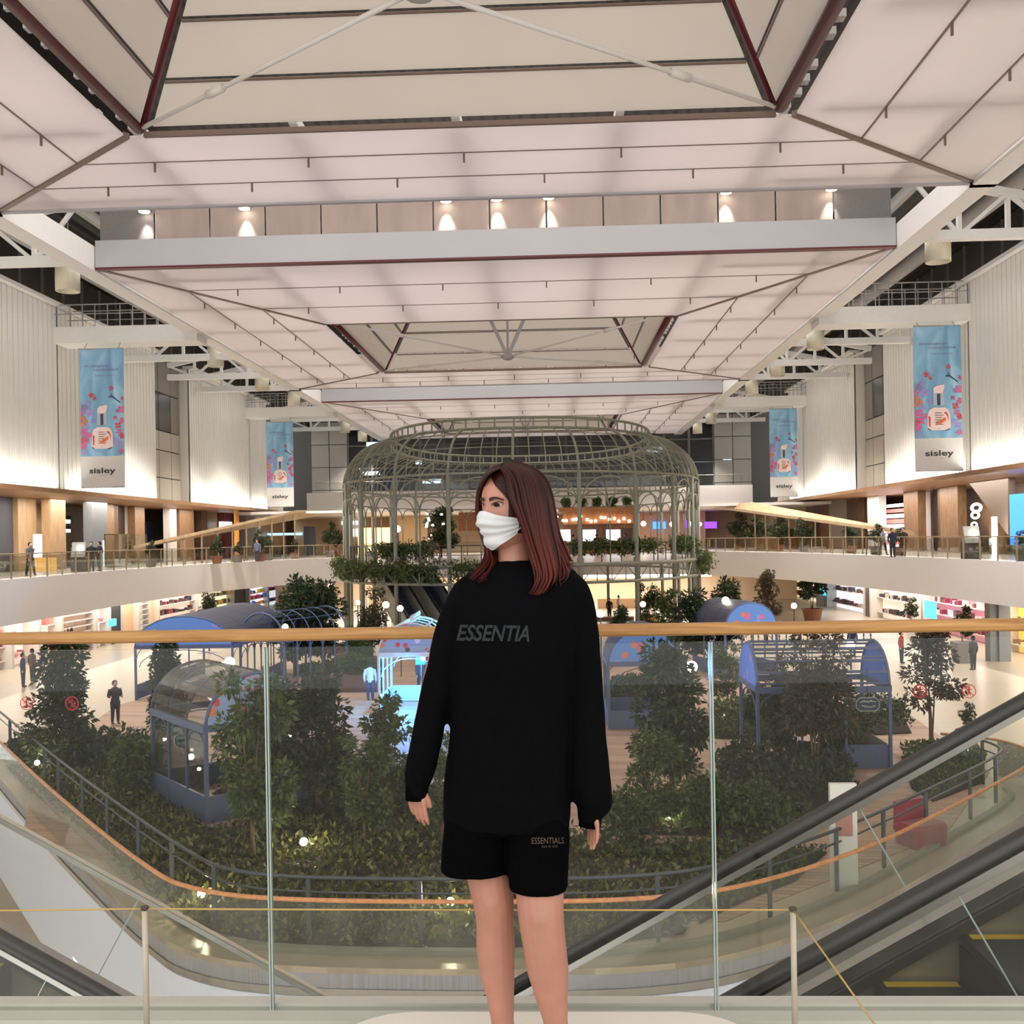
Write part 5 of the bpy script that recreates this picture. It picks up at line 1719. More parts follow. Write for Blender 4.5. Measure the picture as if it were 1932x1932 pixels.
shopwall('wall_lower_left', -31.0, 1, [(-70, 20, (240, 200, 180), 4, PK, 1.5, 0.25), (20, 72, (250, 214, 200), 3, PK, 1.8, 0.5), (72, 114, (252, 220, 206), 4, PK, 1.5, 0.6), (114, 180, (226, 190, 168), 7, [], 1.2, 0.2), (180, 205, (250, 226, 214), 3, PK, 1.2, 0.5),
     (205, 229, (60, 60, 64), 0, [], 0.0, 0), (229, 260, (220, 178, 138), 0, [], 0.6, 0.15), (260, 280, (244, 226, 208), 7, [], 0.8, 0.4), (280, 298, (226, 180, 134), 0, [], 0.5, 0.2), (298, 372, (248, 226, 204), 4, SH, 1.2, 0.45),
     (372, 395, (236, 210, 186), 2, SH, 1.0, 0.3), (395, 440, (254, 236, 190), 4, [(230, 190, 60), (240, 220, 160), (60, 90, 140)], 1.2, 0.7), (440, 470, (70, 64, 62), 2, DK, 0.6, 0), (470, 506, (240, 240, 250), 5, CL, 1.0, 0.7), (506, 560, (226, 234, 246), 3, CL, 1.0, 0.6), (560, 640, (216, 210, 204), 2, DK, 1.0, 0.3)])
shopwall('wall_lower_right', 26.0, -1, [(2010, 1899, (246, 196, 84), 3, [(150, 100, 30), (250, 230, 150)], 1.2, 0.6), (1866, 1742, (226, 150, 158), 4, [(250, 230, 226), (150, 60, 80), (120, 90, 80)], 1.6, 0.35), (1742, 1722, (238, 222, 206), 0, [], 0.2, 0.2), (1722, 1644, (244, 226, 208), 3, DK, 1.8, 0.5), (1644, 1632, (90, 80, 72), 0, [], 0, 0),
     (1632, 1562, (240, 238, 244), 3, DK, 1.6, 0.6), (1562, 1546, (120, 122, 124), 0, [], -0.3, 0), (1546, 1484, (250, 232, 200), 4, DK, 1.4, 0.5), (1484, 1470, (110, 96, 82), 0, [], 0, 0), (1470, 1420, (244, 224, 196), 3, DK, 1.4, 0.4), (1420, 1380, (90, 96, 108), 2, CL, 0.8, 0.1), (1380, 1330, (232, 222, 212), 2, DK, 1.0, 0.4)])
for i, (X, px0, px1) in enumerate(((23.5, 1879, 1869), (23.9, 1896, 1884))):
    ya, yb = sorted((at_x(px0, 1200, X).y, at_x(px1, 1200, X).y))
    o = MB().box(X - 0.3, X + 0.3, ya, yb, ZG, -2.1).build('column', M_gcol); tag(o, kind='structure')
boxat('shop_screen', 1747, 1764, 1135, 1164, 25.0, M_screen_c, 0.2, 'bright cyan screen at the entrance of the pink shop', 'screen')
boxat('column_screen', 207, 217, 1167, 1182, -30.4, M_screen_c, 0.2, 'small cyan screen on the dark column at left', 'screen')
boxat('column_screen', 1549, 1556, 1110, 1122, 25.6, M_screen_c, 0.2, 'small cyan screen on the grey column right', 'screen')
for i, (px, Y, top) in enumerate(((1608, 58, (34, 34, 60)), (1700, 55, (150, 60, 50)), (42, 50, (50, 60, 110)), (60, 52, (90, 70, 60)), (1835, 52, (60, 60, 66)))):
    p = at_z(px, CAM_Z, 0) if False else at_y(px, 1180, Y)
    small_person((p.x, p.y, ZG), i * 0.9, 'stand', top, (50, 50, 56), ['shopper in navy before the white shop', 'shopper in rust red before the clothes shop', 'shopper in blue at the far left shops', 'shopper in brown at the far left shops', 'shopper in grey by the yellow shop'][i])
# cafe seats and counter under the far gallery, right of the woman
for i, (px, Y) in enumerate(((1150, 88), (1168, 92), (1206, 90), (1222, 94))):
    p = at_y(px, 1160, Y)
    small_person((p.x, p.y, ZG), i, 'stand', [(60, 40, 34), (190, 160, 150), (70, 50, 40), (50, 40, 40)][i], (60, 50, 46), ['cafe guest in brown', 'cafe guest in pale pink', 'cafe guest in tan', 'cafe guest in black'][i] + ' under the far gallery')
boxaty('cafe_counter', 1125, 1195, 1163, 1176, 86, M_kw, 1.2, 'orange brown cafe counter under the far gallery', 'counter')
boxaty('cafe_counter', 1200, 1240, 1160, 1176, 84, mat('yellow_wood', (206, 160, 96), 0.5), 1.2, 'yellow wood cafe counter under the far gallery', 'counter')
boxaty('far_lower_panel', 1128, 1250, 1128, 1170, 100, mat('cafe_back', (200, 160, 120), 0.6, emit=0.15), 0.3, 'warm timber back wall of the far cafe', 'wall panel')  # faint glow in the wall colour stands in for cafe lighting
# ================================================================== planting beds
def gpx(pts_, zz=None):
    out = []
    for (px, py) in pts_:
        q = at_z(px, py, ZG if zz is None else zz); out.append((q.x, q.y))
    return out
def bed(px_poly, lab, dens, hgt, lsz, m, mound=0.0):
    poly = gpx(px_poly)
    b = MB(); b.prism([(x, y, ZG + 0.03) for x, y in poly], (0, 0, 0.03))
    tag(b.build('floor_bed', M_soil), kind='structure')
    return ground_cover(poly, ZG + 0.06, dens, hgt, lsz, m, 'ground_cover', lab, mound)
bed([(95, 1445), (285, 1500), (392, 1566), (560, 1556), (830, 1560), (980, 1590), (1120, 1580), (1215, 1640), (1330, 1690), (1290, 1765), (1050, 1792), (700, 1797), (470, 1788), (345, 1752), (275, 1690), (160, 1575), (60, 1495), (15, 1450)],
    'olive ground cover with pale leaf tips filling the near planting bed', 150, 0.34, 0.15, L_olive)
bed([(30, 1395), (280, 1390), (290, 1500), (95, 1446), (0, 1430)], 'dark green ground cover under the big left tree', 90, 0.4, 0.2, L_dark)
bed([(400, 1500), (520, 1450), (700, 1460), (840, 1500), (830, 1560), (560, 1556)], 'dark mixed ground cover round the middle trees', 90, 0.5, 0.2, L_dark)
bed([(1150, 1520), (1330, 1500), (1500, 1520), (1560, 1560), (1480, 1600), (1330, 1580), (1180, 1575)], 'mid green hedge bed right of the woman', 130, 0.55, 0.17, L_mid)
bed([(1160, 1600), (1330, 1592), (1490, 1606), (1560, 1612), (1500, 1665), (1400, 1705), (1320, 1745), (1290, 1700), (1215, 1645)], 'low dark grassy bed behind the escalator handrail right of the legs', 170, 0.22, 0.15, L_mid)
bed([(1340, 1345), (1450, 1330), (1500, 1370), (1480, 1400), (1350, 1395)], 'low rounded green hedge before the right timber walk', 160, 0.35, 0.16, L_mid, 0.6)
bed([(1350, 1440), (1480, 1420), (1600, 1450), (1620, 1520), (1500, 1540), (1360, 1500)], 'dark green hedge mass under the brown leaved tree', 150, 0.4, 0.17, L_dark, 0.7)
bed([(1700, 1430), (1790, 1410), (1860, 1430), (1850, 1480), (1760, 1515), (1720, 1490)], 'green grassy mound near the right escalator handrail', 200, 0.3, 0.14, L_mid, 0.35)
bed([(1600, 1350), (1700, 1345), (1720, 1385), (1610, 1390)], 'clipped dark hedge right behind the slatted arbour', 200, 0.4, 0.15, L_dark, 0.7)
bed([(1150, 1296), (1240, 1292), (1245, 1318), (1150, 1320)], 'long clipped hedge behind the blue printed arbour', 220, 0.3, 0.16, L_dark, 0.5)
bed([(560, 1268), (700, 1262), (720, 1300), (600, 1310)], 'low dark shrubs on the far side of the middle trees', 140, 0.5, 0.2, L_dark, 0.5)

# ================================================================== trees
def gt(kind, px, py, lab, top=None, yaw=None, wide=1.0, Y=None):
    p = at_z(px, py, ZG) if Y is None else Vector((at_y(px, 1200, Y).x, Y, ZG))
    H = None
    if top is not None:
        H = at_y(px, top, p.y).z - ZG
    return tree(kind, (p.x, p.y, ZG + 0.05), lab, H, random.random() * 6 if yaw is None else yaw, wide)
gt('cone', 118, 1456, 'broad dark conical tree at the far left behind the red stickers', 1212, 0.4, 1.0)
gt('cone', 312, 1372, 'dark conical tree in front of the left blue arch', 1208, 1.0, 0.9)
gt('round', 560, None or 1276, 'dark tree with twin tops left of the birdcage', 1098, 2.0, 1.25)
gt('round', 612, 1268, 'dark round tree beside the birdcage left posts', 1104, 3.0, 1.2)
gt('brown', 700, 1262, 'bronze leaved tree before the birdcage escalators', 1112, 1.0, 1.0)
gt('round', 600, 1540, 'dense dark tree in the middle of the left garden', 1278, 0.2, 1.15)
gt('airy', 478, 1625, 'thin stemmed shrub tree by the left glass joint', 1285, 0.8, 0.95)
gt('round', 520, 1560, 'dark bushy tree before the floral arch', 1300, 1.8, 1.0)
gt('airy', 735, 1560, 'slim leafy tree left of the woman sleeve', 1322, 2.2, 1.0)
gt('airy', 690, 1600, 'low loose shrub tree left of the woman hand', 1400, 0.5, 1.1)
gt('airy', 835, 1600, 'small leafy tree half hidden by the woman hip', 1400, 4.2, 0.8)
gt('round', 1268, 1520, 'dark leafy tree right of the woman sleeve', 1222, 5.0, 1.1)
gt('airy', 1235, 1580, 'loose multi stemmed shrub at the right sleeve cuff', 1390, 1.0, 1.3)
gt('brown', 1537, 1475, 'tall bronze leaved tree with pale forked trunk', 1192, 0.0, 1.15)
gt('brown', 1490, 1440, 'bronze leaved tree just left of the forked trunk', 1240, 2.6, 1.1)
gt('purple', 1758, 1408, 'purple leaved tree with two slender pale trunks', 1190, 0.7, 1.1)
gt('airy', 1372, 1340, 'small tree with spotlit pale stems before the oval blue panel', 1222, 3.3, 1.2)
gt('round', 1430, 1385, 'dark shrub tree under the oval blue panel', 1290, 4.0, 1.2)
gt('round', 1310, 1260, 'far dark tree right of the birdcage corner', 1120, 5.5, 1.3)
gt('round', 1368, 1250, 'far dark tree beside the round blue roof', 1100, 1.5, 1.2)
gt('purple', 1448, 1216, 'tall airy tree before the warm lit shop', 1084, 1.1, 0.8)
gt('airy', 1225, 1222, 'pale green far tree under the gallery light line', 1108, 0.1, 1.0)
gt('airy', 1265, 1240, 'pale green far tree at the birdcage right post', 1118, 2.1, 1.0)
gt('round', 395, 1230, 'small far round tree above the blue arch', 1126, 2.9, 0.8)
gt('round', 1170, 1212 + 40, 'dark tree top just above the printed arch', 1150, 0.9, 1.0)
for i, (px, py, top) in enumerate(((262, 1500, 1400), (655, 1540, 1440), (1420, 1560, 1480), (1330, 1560, 1470), (1185, 1600, 1500), (1590, 1440, 1340))):
    p = at_z(px, py, ZG); H = at_y(px, top, p.y).z - ZG
    tree('shrub', (p.x, p.y, ZG + 0.05), ['low bright shrub at the left glass house corner', 'low shrub below the middle tree', 'low shrub on the hedge mass at right', 'low shrub right of the sleeve tree', 'low shrub at the right cuff', 'shrub at the slatted arbour corner'][i], H, i, 1.0, 'garden shrubs', 'garden_shrub', 'shrub')
# vivid green lit shrub
p = at_z(258, 1462, ZG)
ground_cover([(p.x - 0.5, p.y - 0.4), (p.x + 0.5, p.y - 0.4), (p.x + 0.6, p.y + 0.4), (p.x - 0.4, p.y + 0.4)], ZG + 0.1, 700, 0.8, 0.10, L_bright, 'lit_shrub', 'vivid green lit leaves beside the left glass house', 0.5)

# ================================================================== arbours
def mat_print(name, base, blots, scale=2.2, dens=0.22):
    """printed blossom pattern on cloth"""
    m = bpy.data.materials.new(name); m.use_nodes = True
    nt = m.node_tree; b = nt.nodes['Principled BSDF']
    tc = nt.nodes.new('ShaderNodeTexCoord'); vo = nt.nodes.new('ShaderNodeTexVoronoi'); vo.inputs['Scale'].default_value = scale
    nz = nt.nodes.new('ShaderNodeTexNoise'); nz.inputs['Scale'].default_value = scale * 5
    ad = nt.nodes.new('ShaderNodeMix'); ad.data_type = 'VECTOR'; ad.inputs['Factor'].default_value = 0.10
    nt.links.new(tc.outputs['Object'], ad.inputs['A']); nt.links.new(nz.outputs['Color'], ad.inputs['B'])
    nt.links.new(ad.outputs['Result'], vo.inputs['Vector'])
    lt = nt.nodes.new('ShaderNodeMath'); lt.operation = 'LESS_THAN'; lt.inputs[1].default_value = dens
    nt.links.new(vo.outputs['Distance'], lt.inputs[0])
    rp = nt.nodes.new('ShaderNodeValToRGB'); rp.color_ramp.interpolation = 'CONSTANT'
    el = rp.color_ramp.elements
    while len(el) < len(blots): el.new(0.5)
    for i, c in enumerate(blots): el[i].position = i / len(blots); el[i].color = rgb(*c)
    sx = nt.nodes.new('ShaderNodeSeparateXYZ'); nt.links.new(vo.outputs['Color'], sx.inputs[0]); nt.links.new(sx.outputs['X'], rp.inputs[0])
    mx = nt.nodes.new('ShaderNodeMix'); mx.data_type = 'RGBA'; mx.inputs['A'].default_value = rgb(*base)
    nt.links.new(lt.outputs[0], mx.inputs['Factor']); nt.links.new(rp.outputs[0], mx.inputs['B'])
    nt.links.new(mx.outputs['Result'], b.inputs['Base Color']); b.inputs['Roughness'].default_value = 0.6
    return m
M_print = mat_print('blossom_print_blue', (104, 150, 224), [(104, 150, 224), (224, 110, 150), (104, 150, 224), (230, 130, 90), (160, 150, 220)], 3.0, 0.36)
M_print2 = mat_print('blossom_print_pale', (150, 168, 206), [(208, 70, 70), (150, 168, 206), (60, 70, 90), (226, 130, 80), (210, 214, 226)], 4.0, 0.42)
M_mesh = mat_glass('dark_mesh_skin', tint=(0.42, 0.43, 0.46), gloss=0.4, rough=0.5)
M_slate_skin = mat('slate_roof_skin', (74, 76, 88), 0.6)
M_whiteframe = mat('white_arbour_paint', (214, 220, 226), 0.5)
def arbour(loc, yaw, w, L, lab, frame=M_bluegrey, printm=None, front_print=True, back_print=False, roof=None, base=(True, True, True), hs=2.4, rise=1.25, bays=3, slats=False, walls=None):
    t = emp('garden_arbour', (0, 0, 0), lab, 'arbour', 'arched garden arbours')
    def arc(y, n=16, off=0.0):
        return [Vector((w / 2 - (w / 2 + off) * math.cos(math.pi * k / n), y, hs + (rise + off) * math.sin(math.pi * k / n))) for k in range(n + 1)]
    for x in (0, w):
        for j in range(bays + 1):
            y = L * j / bays
            b = MB(); r_ = 0.045 if j in (0, bays) else 0.03
            b.box(x - r_, x + r_, y - r_, y + r_, 0, hs); b.build('post', frame, t)
        b = MB(); b.box(x - 0.06, x + 0.06, 0, L, hs - 0.12, hs + 0.06); b.build('side_beam', frame, t)
        for j in range(bays):
            y0, y1 = L * j / bays, L * (j + 1) / bays
            b = MB(); n = 10
            b.tube([Vector((x, y0 + (y1 - y0) * k / n, hs - 0.75 + 0.62 * math.sqrt(max(0, 1 - (2 * k / n - 1) ** 2)))) for k in range(n + 1)], 0.018, 5); b.build('side_bow', frame, t)
            if base[0]:
                b = MB(); b.box(x - 0.035, x + 0.035, y0 + 0.02, y1 - 0.02, 0.04, 0.7); b.build('base_panel', frame, t)
            if walls:
                b = MB(); b.box(x - 0.008, x + 0.008, y0 + 0.03, y1 - 0.03, 0.72, hs - 0.12); b.build('side_pane', walls, t)
    if base[1]:
        b = MB(); b.box(0.03, w - 0.03, L - 0.03, L + 0.03, 0.04, 0.7); b.build('base_panel', frame, t)
    if base[2]:
        b = MB(); b.box(0.03, w - 0.03, -0.03, 0.03, 0.04, 0.7); b.build('base_panel', frame, t)
    for j in range(bays + 1):
        y = L * j / bays
        b = MB(); b.tube(arc(y), 0.045 if j in (0, bays) else 0.025, 6); b.build('roof_arch', frame, t, True)
    for k in (4, 8, 12):
        p = arc(0)[k]; q = arc(L)[k]
        b = MB(); b.tube([p, q], 0.02, 5); b.build('roof_purlin', frame, t)
    for (y, on) in ((-0.02, front_print), (L + 0.02, back_print)):
        b = MB(); b.box(0, w, y - 0.05, y + 0.05, hs - 0.1, hs + 0.08); b.build('gable_beam', frame, t)
        if on and printm:
            b = MB(); b.prism([Vector((p.x, y - 0.03, p.z)) for p in arc(0, 20, -0.03)], (0, 0.06, 0)); b.build('printed_gable', printm, t)
        b = MB(); n = 10
        b.tube([Vector((w * 0.5 - w * 0.46 * math.cos(math.pi * k / n), y, hs - 0.9 + 0.75 * math.sin(math.pi * k / n))) for k in range(n + 1)], 0.02, 5); b.build('gable_bow', frame, t)
    if roof is not None:
        for j in range(bays):
            a0, a1 = arc(L * j / bays + 0.02, 16, 0.03), arc(L * (j + 1) / bays - 0.02, 16, 0.03)
            b0, b1 = arc(L * j / bays + 0.02, 16, 0.045), arc(L * (j + 1) / bays - 0.02, 16, 0.045)
            b = MB(); b.ribbon(a0, a1); b.ribbon(b0, b1); b.ribbon(a0, b0); b.ribbon(a1, b1); b.build('roof_pane', roof, t, False)
    if slats:
        for i in range(4):
            z_ = hs + 0.15 + i * 0.32
            hx = w / 2 * math.sqrt(max(0, 1 - ((z_ - hs) / rise) ** 2)) if z_ < hs + rise else 0.05
            for sx in (-1, 1):
                b = MB(); b.box(w / 2 + sx * hx - 0.03, w / 2 + sx * hx + 0.03, 0, L, z_ - 0.03, z_ + 0.03); b.build('slat', frame, t)
        b = MB()
        for j in range(18):
            y = L * (j + 0.5) / 18
            b.lathe((w / 2, y, hs + rise + 0.04), [(0.03, 0), (0.012, 0.08), (0.03, 0.12), (0.004, 0.26)], 6)
        o = b.build('ridge_finials', frame, t); o['kind'] = 'stuff'
        b = MB(); b.box(w / 2 - 0.04, w / 2 + 0.04, 0, L, hs + rise, hs + rise + 0.06); b.build('ridge_bar', frame, t)
    t.location = loc; t.rotation_euler = (0, 0, yaw)
    return t
M_gl5 = mat_glass('arbour_glass', tint=(0.82, 0.85, 0.85), gloss=0.8, haze=0.03)
c0, c1 = at_z(391, 1557, ZG), at_z(290, 1503, ZG)
v_ = c1 - c0; Ls = v_.length
yaw1 = math.atan2(v_.y, v_.x) - math.pi / 2
arbour(c0, yaw1, 2.7, Ls, 'slate blue glass house with floral arch and low blue panels at left front', printm=M_print2, roof=M_gl5, walls=M_gl5, bays=3)
p = at_z(257, 1322, ZG)
arbour(p, 0.0, 4.4, 9.0, 'large arbour with blue printed arch and dark barrel roof at far left', printm=M_print, roof=M_slate_skin, bays=4, base=(True, False, False), rise=1.35)
p = at_z(455, 1300, ZG)
arbour(p, R(-24), 2.6, 5.0, 'open arbour frame with row of thin arches left of the middle trees', bays=5, base=(False, False, False), front_print=False)
p = at_z(716, 1348, ZG)
arbour(p, 0.0, 2.6, 3.2, 'white arbour glowing blue behind the woman left arm', frame=M_whiteframe, printm=M_print2, bays=3, base=(True, True, False), slats=True)
bp_ = p + Vector((1.6, 0.9, 2.1))
st = emp('blue_stage_lamp', bp_, 'box stage lamp throwing blue light inside the white arbour', 'lamp')
MB().box(bp_.x - 0.2, bp_.x + 0.2, bp_.y - 0.2, bp_.y + 0.2, bp_.z - 0.2, bp_.z + 0.2).build('housing', mat('blue_lamp_box', (40, 90, 150), 0.5), st)
MB().sphere(bp_ + Vector((0.1, -0.22, 0.05)), 0.11, 10, (1, 0.5, 1)).build('lens', mat('lit_blue_lens', (150, 190, 255), 0.3, emit=10), st)
MB().box(bp_.x - 0.02, bp_.x + 0.02, bp_.y - 0.02, bp_.y + 0.02, ZG, bp_.z - 0.2).build('pole', M_dark, st)
light('POINT', 'blue_stage_lamp_light', bp_ + Vector((-0.5, -0.9, -0.3)), 700, (0.03, 0.36, 1.0), shadow_soft_size=0.2)
light('POINT', 'blue_stage_lamp_light', bp_ + Vector((0.3, 0.9, 0.6)), 500, (0.03, 0.36, 1.0), shadow_soft_size=0.2)
p = at_z(1150, 1378, ZG)
arbour(p, 0.0, 2.65, 3.0, 'arbour with blue blossom arch and slate base panel right of the woman', printm=M_print, roof=M_slate_skin, bays=2, base=(True, True, True))
p = Vector((at_y(1368, 1200, 50).x, 50, ZG))
arbour(p, R(14), 2.7, 4.0, 'far arbour with blue blossom arch and slate barrel roof at right', printm=M_print, roof=M_slate_skin, bays=3, base=(True, False, False))
p = at_z(1681, 1452, ZG)
arbour(p + Vector((0, 0, 0)), R(90), 2.7, 3.85, 'slatted pergola with oval blue end panels in the right garden', printm=mat_print('blossom_print_violet', (96, 132, 226), [(96, 132, 226), (170, 130, 220), (96, 132, 226), (200, 140, 200)], 2.0, 0.25), back_print=True, bays=3, base=(False, False, False), slats=True)
b = MB(); q = p + Vector((-1.3, 0.05, 0))
pb = emp('planter_box', (q.x, q.y, ZG), 'long slate blue planter box at the foot of the slatted pergola', 'planter')
MB().box(q.x - 0.05, q.x + 1.3, q.y, q.y + 1.6, ZG, ZG + 0.72).build('box', M_bluegrey, pb)
MB().box(q.x + 0.02, q.x + 1.23, q.y + 0.07, q.y + 1.53, ZG + 0.70, ZG + 0.74).build('soil', M_soil, pb)

# ================================================================== globe lamps and spots
def globe(px, py, Y, r_, lab, power=25):
    c = at_y(px, py, Y); rr = r_ / FPX * Y
    t = emp('globe_lamp', (c.x, c.y, ZG), lab, 'lamp', 'white globe lamps in the garden')
    b = MB(); b.tube([(c.x, c.y, ZG), (c.x, c.y, c.z - rr * 0.9)], 0.03, 8); b.build('pole', M_dark, t)
    MB().sphere(c, rr, 16).build('globe', M_lampwarm, t, True)
    b = MB(); b.lathe((c.x, c.y, c.z - rr * 1.08), [(0.06, 0), (rr * 0.55, rr * 0.16), (rr * 0.4, rr * 0.2)], 12); b.build('holder', M_dark, t)
    if Y < 40 or px in (728, 1133, 1369): light('POINT', 'globe_lamp_light', c - Vector((0, rr * 1.4, 0)), power, (1, 0.88, 0.72), shadow_soft_size=rr)
gl = [(433, 1250, 32, 10.5, 'large globe lamp before the left arbour frame'), (1605, 1218, 36, 8.5, 'globe lamp over the slatted pergola'), (1305, 1258, 31, 11, 'large globe lamp right of the sleeve tree'),
      (728, 1141, 54, 6.5, 'globe lamp left of the birdcage escalators'), (755, 1148, 52, 6, 'globe lamp right at the birdcage escalators'), (675, 1137, 60, 4.5, 'small globe lamp before the bronze tree'),
      (1133, 1158, 50, 7, 'globe lamp just above the rail right of the woman'), (1213, 1140, 58, 5.5, 'globe lamp before the far cafe'), (1369, 1133, 52, 7, 'globe lamp above the far arbour roof'), (1304, 1125, 62, 4.5, 'small globe lamp by the far right trees'),
      (538, 1183, 46, 6, 'globe lamp just above the rail at left'), (510, 1160, 56, 5, 'small globe lamp beside the dark barrel roof'), (1498, 1143, 56, 5.5, 'globe lamp post before the warm shop'), (585, 1104, 80, 3.5, 'tiny far globe lamp above the twin trees'), (623, 1104, 80, 3.5, 'tiny far globe lamp by the birdcage leg')]
for a in gl: globe(*a)
def spot(px, py, lab, zz=0.35, r_=0.05, power=10):  # bright bulbs on spikes; some stand in for reflected glints
    c = at_z(px, py, ZG + zz)
    t = emp('garden_light_point', (c.x, c.y, ZG), lab, 'lamp', 'small garden spotlights')
    MB().box(c.x - 0.012, c.x + 0.012, c.y - 0.012, c.y + 0.012, ZG, c.z - r_ * 0.8).build('spike', M_dark, t)
    MB().sphere(c, r_, 10).build('bulb', mat('lit_spot_bulb', (255, 244, 226), 0.3, emit=14), t, True)
    if power >= 14: light('POINT', 'garden_spotlight_light', c + Vector((0, 0, r_ * 2.2)), power, (1, 0.86, 0.62), shadow_soft_size=0.05)
for (px, py, lab, z_, r_, pw) in ((573, 1588, 'bright spotlight in the near bed under the middle tree', 0.35, 0.09, 30), (380, 1686, 'bright spotlight close to the left curve of the handrail', 0.4, 0.08, 24), (850, 1701, 'bright spotlight in the near bed left of the legs', 0.4, 0.08, 24),
        (70, 1439, 'small spotlight under the big left tree', 0.5, 0.08, 16), (360, 1428, 'spotlight inside the left glass house', 0.9, 0.09, 16), (375, 1451, 'second tiny spotlight inside the left glass house', 0.9, 0.05, 6), (1322, 1497, 'small spotlight right of the sleeve tree foot', 0.35, 0.07, 16),
        (1437, 1306, 'left lamp of three under the slatted pergola', 0.9, 0.09, 10), (1455, 1309, 'middle lamp of three under the slatted pergola', 0.9, 0.11, 10), (1474, 1310, 'right lamp of three under the slatted pergola', 0.9, 0.09, 10), (1822, 1415, 'small spotlight beside the right terracotta pot', 0.3, 0.07, 12),
        (535, 1283, 'tiny spotlight below the open arbour frame', 1.5, 0.06, 4), (457, 1264, 'tiny spotlight right of the large globe', 1.8, 0.06, 4), (1262, 1545, 'low spotlight in the hedge right of the woman', 0.2, 0.04, 14), (255, 1455, 'low spotlight in the vivid green shrub', 0.1, 0.03, 14), (1240, 1545, 'low spotlight at the hedge edge by the sleeve', 0.15, 0.03, 10), (1368, 1345, 'low spotlight among the spotlit pale stems', 0.1, 0.03, 16)):
    spot(px, py, lab, z_, r_, pw)

# ================================================================== planters, people, signs in the garden
def gplanter(px, py, kind, lab, r_, h, H, m_, Y=None, **kw):
    p = at_z(px, py, ZG); planter((p.x, p.y, ZG), kind, lab, r_, h, H, m_, **kw)
gplanter(1818, 1250, 'potted', 'square grey planter with dark plant by the right grey columns', 0.55, 1.1, 1.9, M_planter, square=True)
gplanter(1533, 1172, 'potted', 'terracotta pot with tall plant before the white shop', 0.8, 1.0, 3.6, M_terra)
gplanter(1826, 1412, 'potted', 'terracotta pot with low plant near the curved glass end', 0.35, 0.6, 0.9, M_terra)
gplanter(1720, 1190, 'potted', 'small pot plant before the pink shop entrance', 0.5, 0.7, 1.6, M_planter)
for i, (px, py, w) in enumerate(((668, 1238, 2.2), (676, 1268, 2.6), (672, 1304, 2.4), (600, 1232, 1.8))):
    p = at_z(px, py, ZG)
    t = emp('trough_planter', p, ['far brown trough with low shrubs', 'brown trough with round bush in the middle', 'near brown trough with green shrub', 'brown trough half behind the dark tree'][i] + ' on the boardwalk', 'planter', 'brown troughs on the boardwalk')
    MB().box(p.x - w / 2, p.x + w / 2, p.y - 0.5, p.y + 0.5, ZG, ZG + 0.8).build('trough', mat('brown_trough', (104, 78, 66), 0.7), t)
    fm, tm, H0 = TREE['shrub']
    o = bpy.data.objects.new('foliage', fm); COL.objects.link(o); o.parent = t; o.location = (0, 0, 0.7); o.scale = (w / 2.0, 0.7, 0.8); o['kind'] = 'stuff'
pp_ = at_z(218, 1366, ZG); small_person(pp_, R(40), 'phone', (60, 58, 60), (46, 46, 54), 'visitor in dark top on the path beside the big left tree')
pp_ = at_z(699, 1322, ZG); small_person(pp_, R(180), 'stand', (226, 228, 240), (70, 74, 90), 'visitor in white top seen from behind on the boardwalk')
pp_ = at_z(795, 1308, ZG); small_person(pp_, R(20), 'walk', (60, 64, 76), (40, 40, 50), 'visitor in dark clothes beside the blue lit arbour')
# octagonal plaques hung in the arbours
M_plq = mat('navy_plaque', (34, 52, 74), 0.4)
def plaque(px, py, Y, w, h, words, lab, sy=None):
    c = at_y(px, py, Y)
    t = emp('hanging_plaque', c, lab, 'sign', 'navy octagonal plaques')
    k = 0.28 * min(w, h)
    o8 = [(-w / 2 + k, -h / 2), (w / 2 - k, -h / 2), (w / 2, -h / 2 + k), (w / 2, h / 2 - k), (w / 2 - k, h / 2), (-w / 2 + k, h / 2), (-w / 2, h / 2 - k), (-w / 2, -h / 2 + k)]
    b = MB(); b.prism([c + Vector((x, 0, z)) for x, z in o8], (0, 0.03, 0)); b.build('board', M_plq, t)
    b = MB(); b.tube([c + Vector((x * 0.93, -0.005, z * 0.93)) for x, z in o8], 0.008, 5, closed=True); b.build('border', M_white, t)
    for i, ws in enumerate(words):
        rr = random.Random(px + i)
        zz = h * 0.2 - i * h * 0.34
        b = MB(); x = -w * 0.30 + i * w * 0.05
        while x < w * 0.30:
            d = rr.uniform(0.02, 0.05)
            b.bar(c + Vector((x, -0.006, zz + rr.uniform(-.02, .02))), c + Vector((x + d, -0.006, zz + rr.uniform(-0.04, 0.05))), 0.006, 0.014, (0, 0, 1))
            x += d
        b.build('lettering', M_white, t)
    b = MB(); b.tube([c + Vector((0, 0.01, h / 2)), c + Vector((0, 0.01, h / 2 + 0.9))], 0.01, 5); b.build('hanger', M_dark, t)
plaque(1637, 1329, 30.4, 0.72, 0.42, [1, 2], 'navy octagonal plaque with white script under the pergola')
plaque(341, 1398, 26.6, 0.36, 0.40, [1, 2], 'small navy plaque hanging in the left glass house')
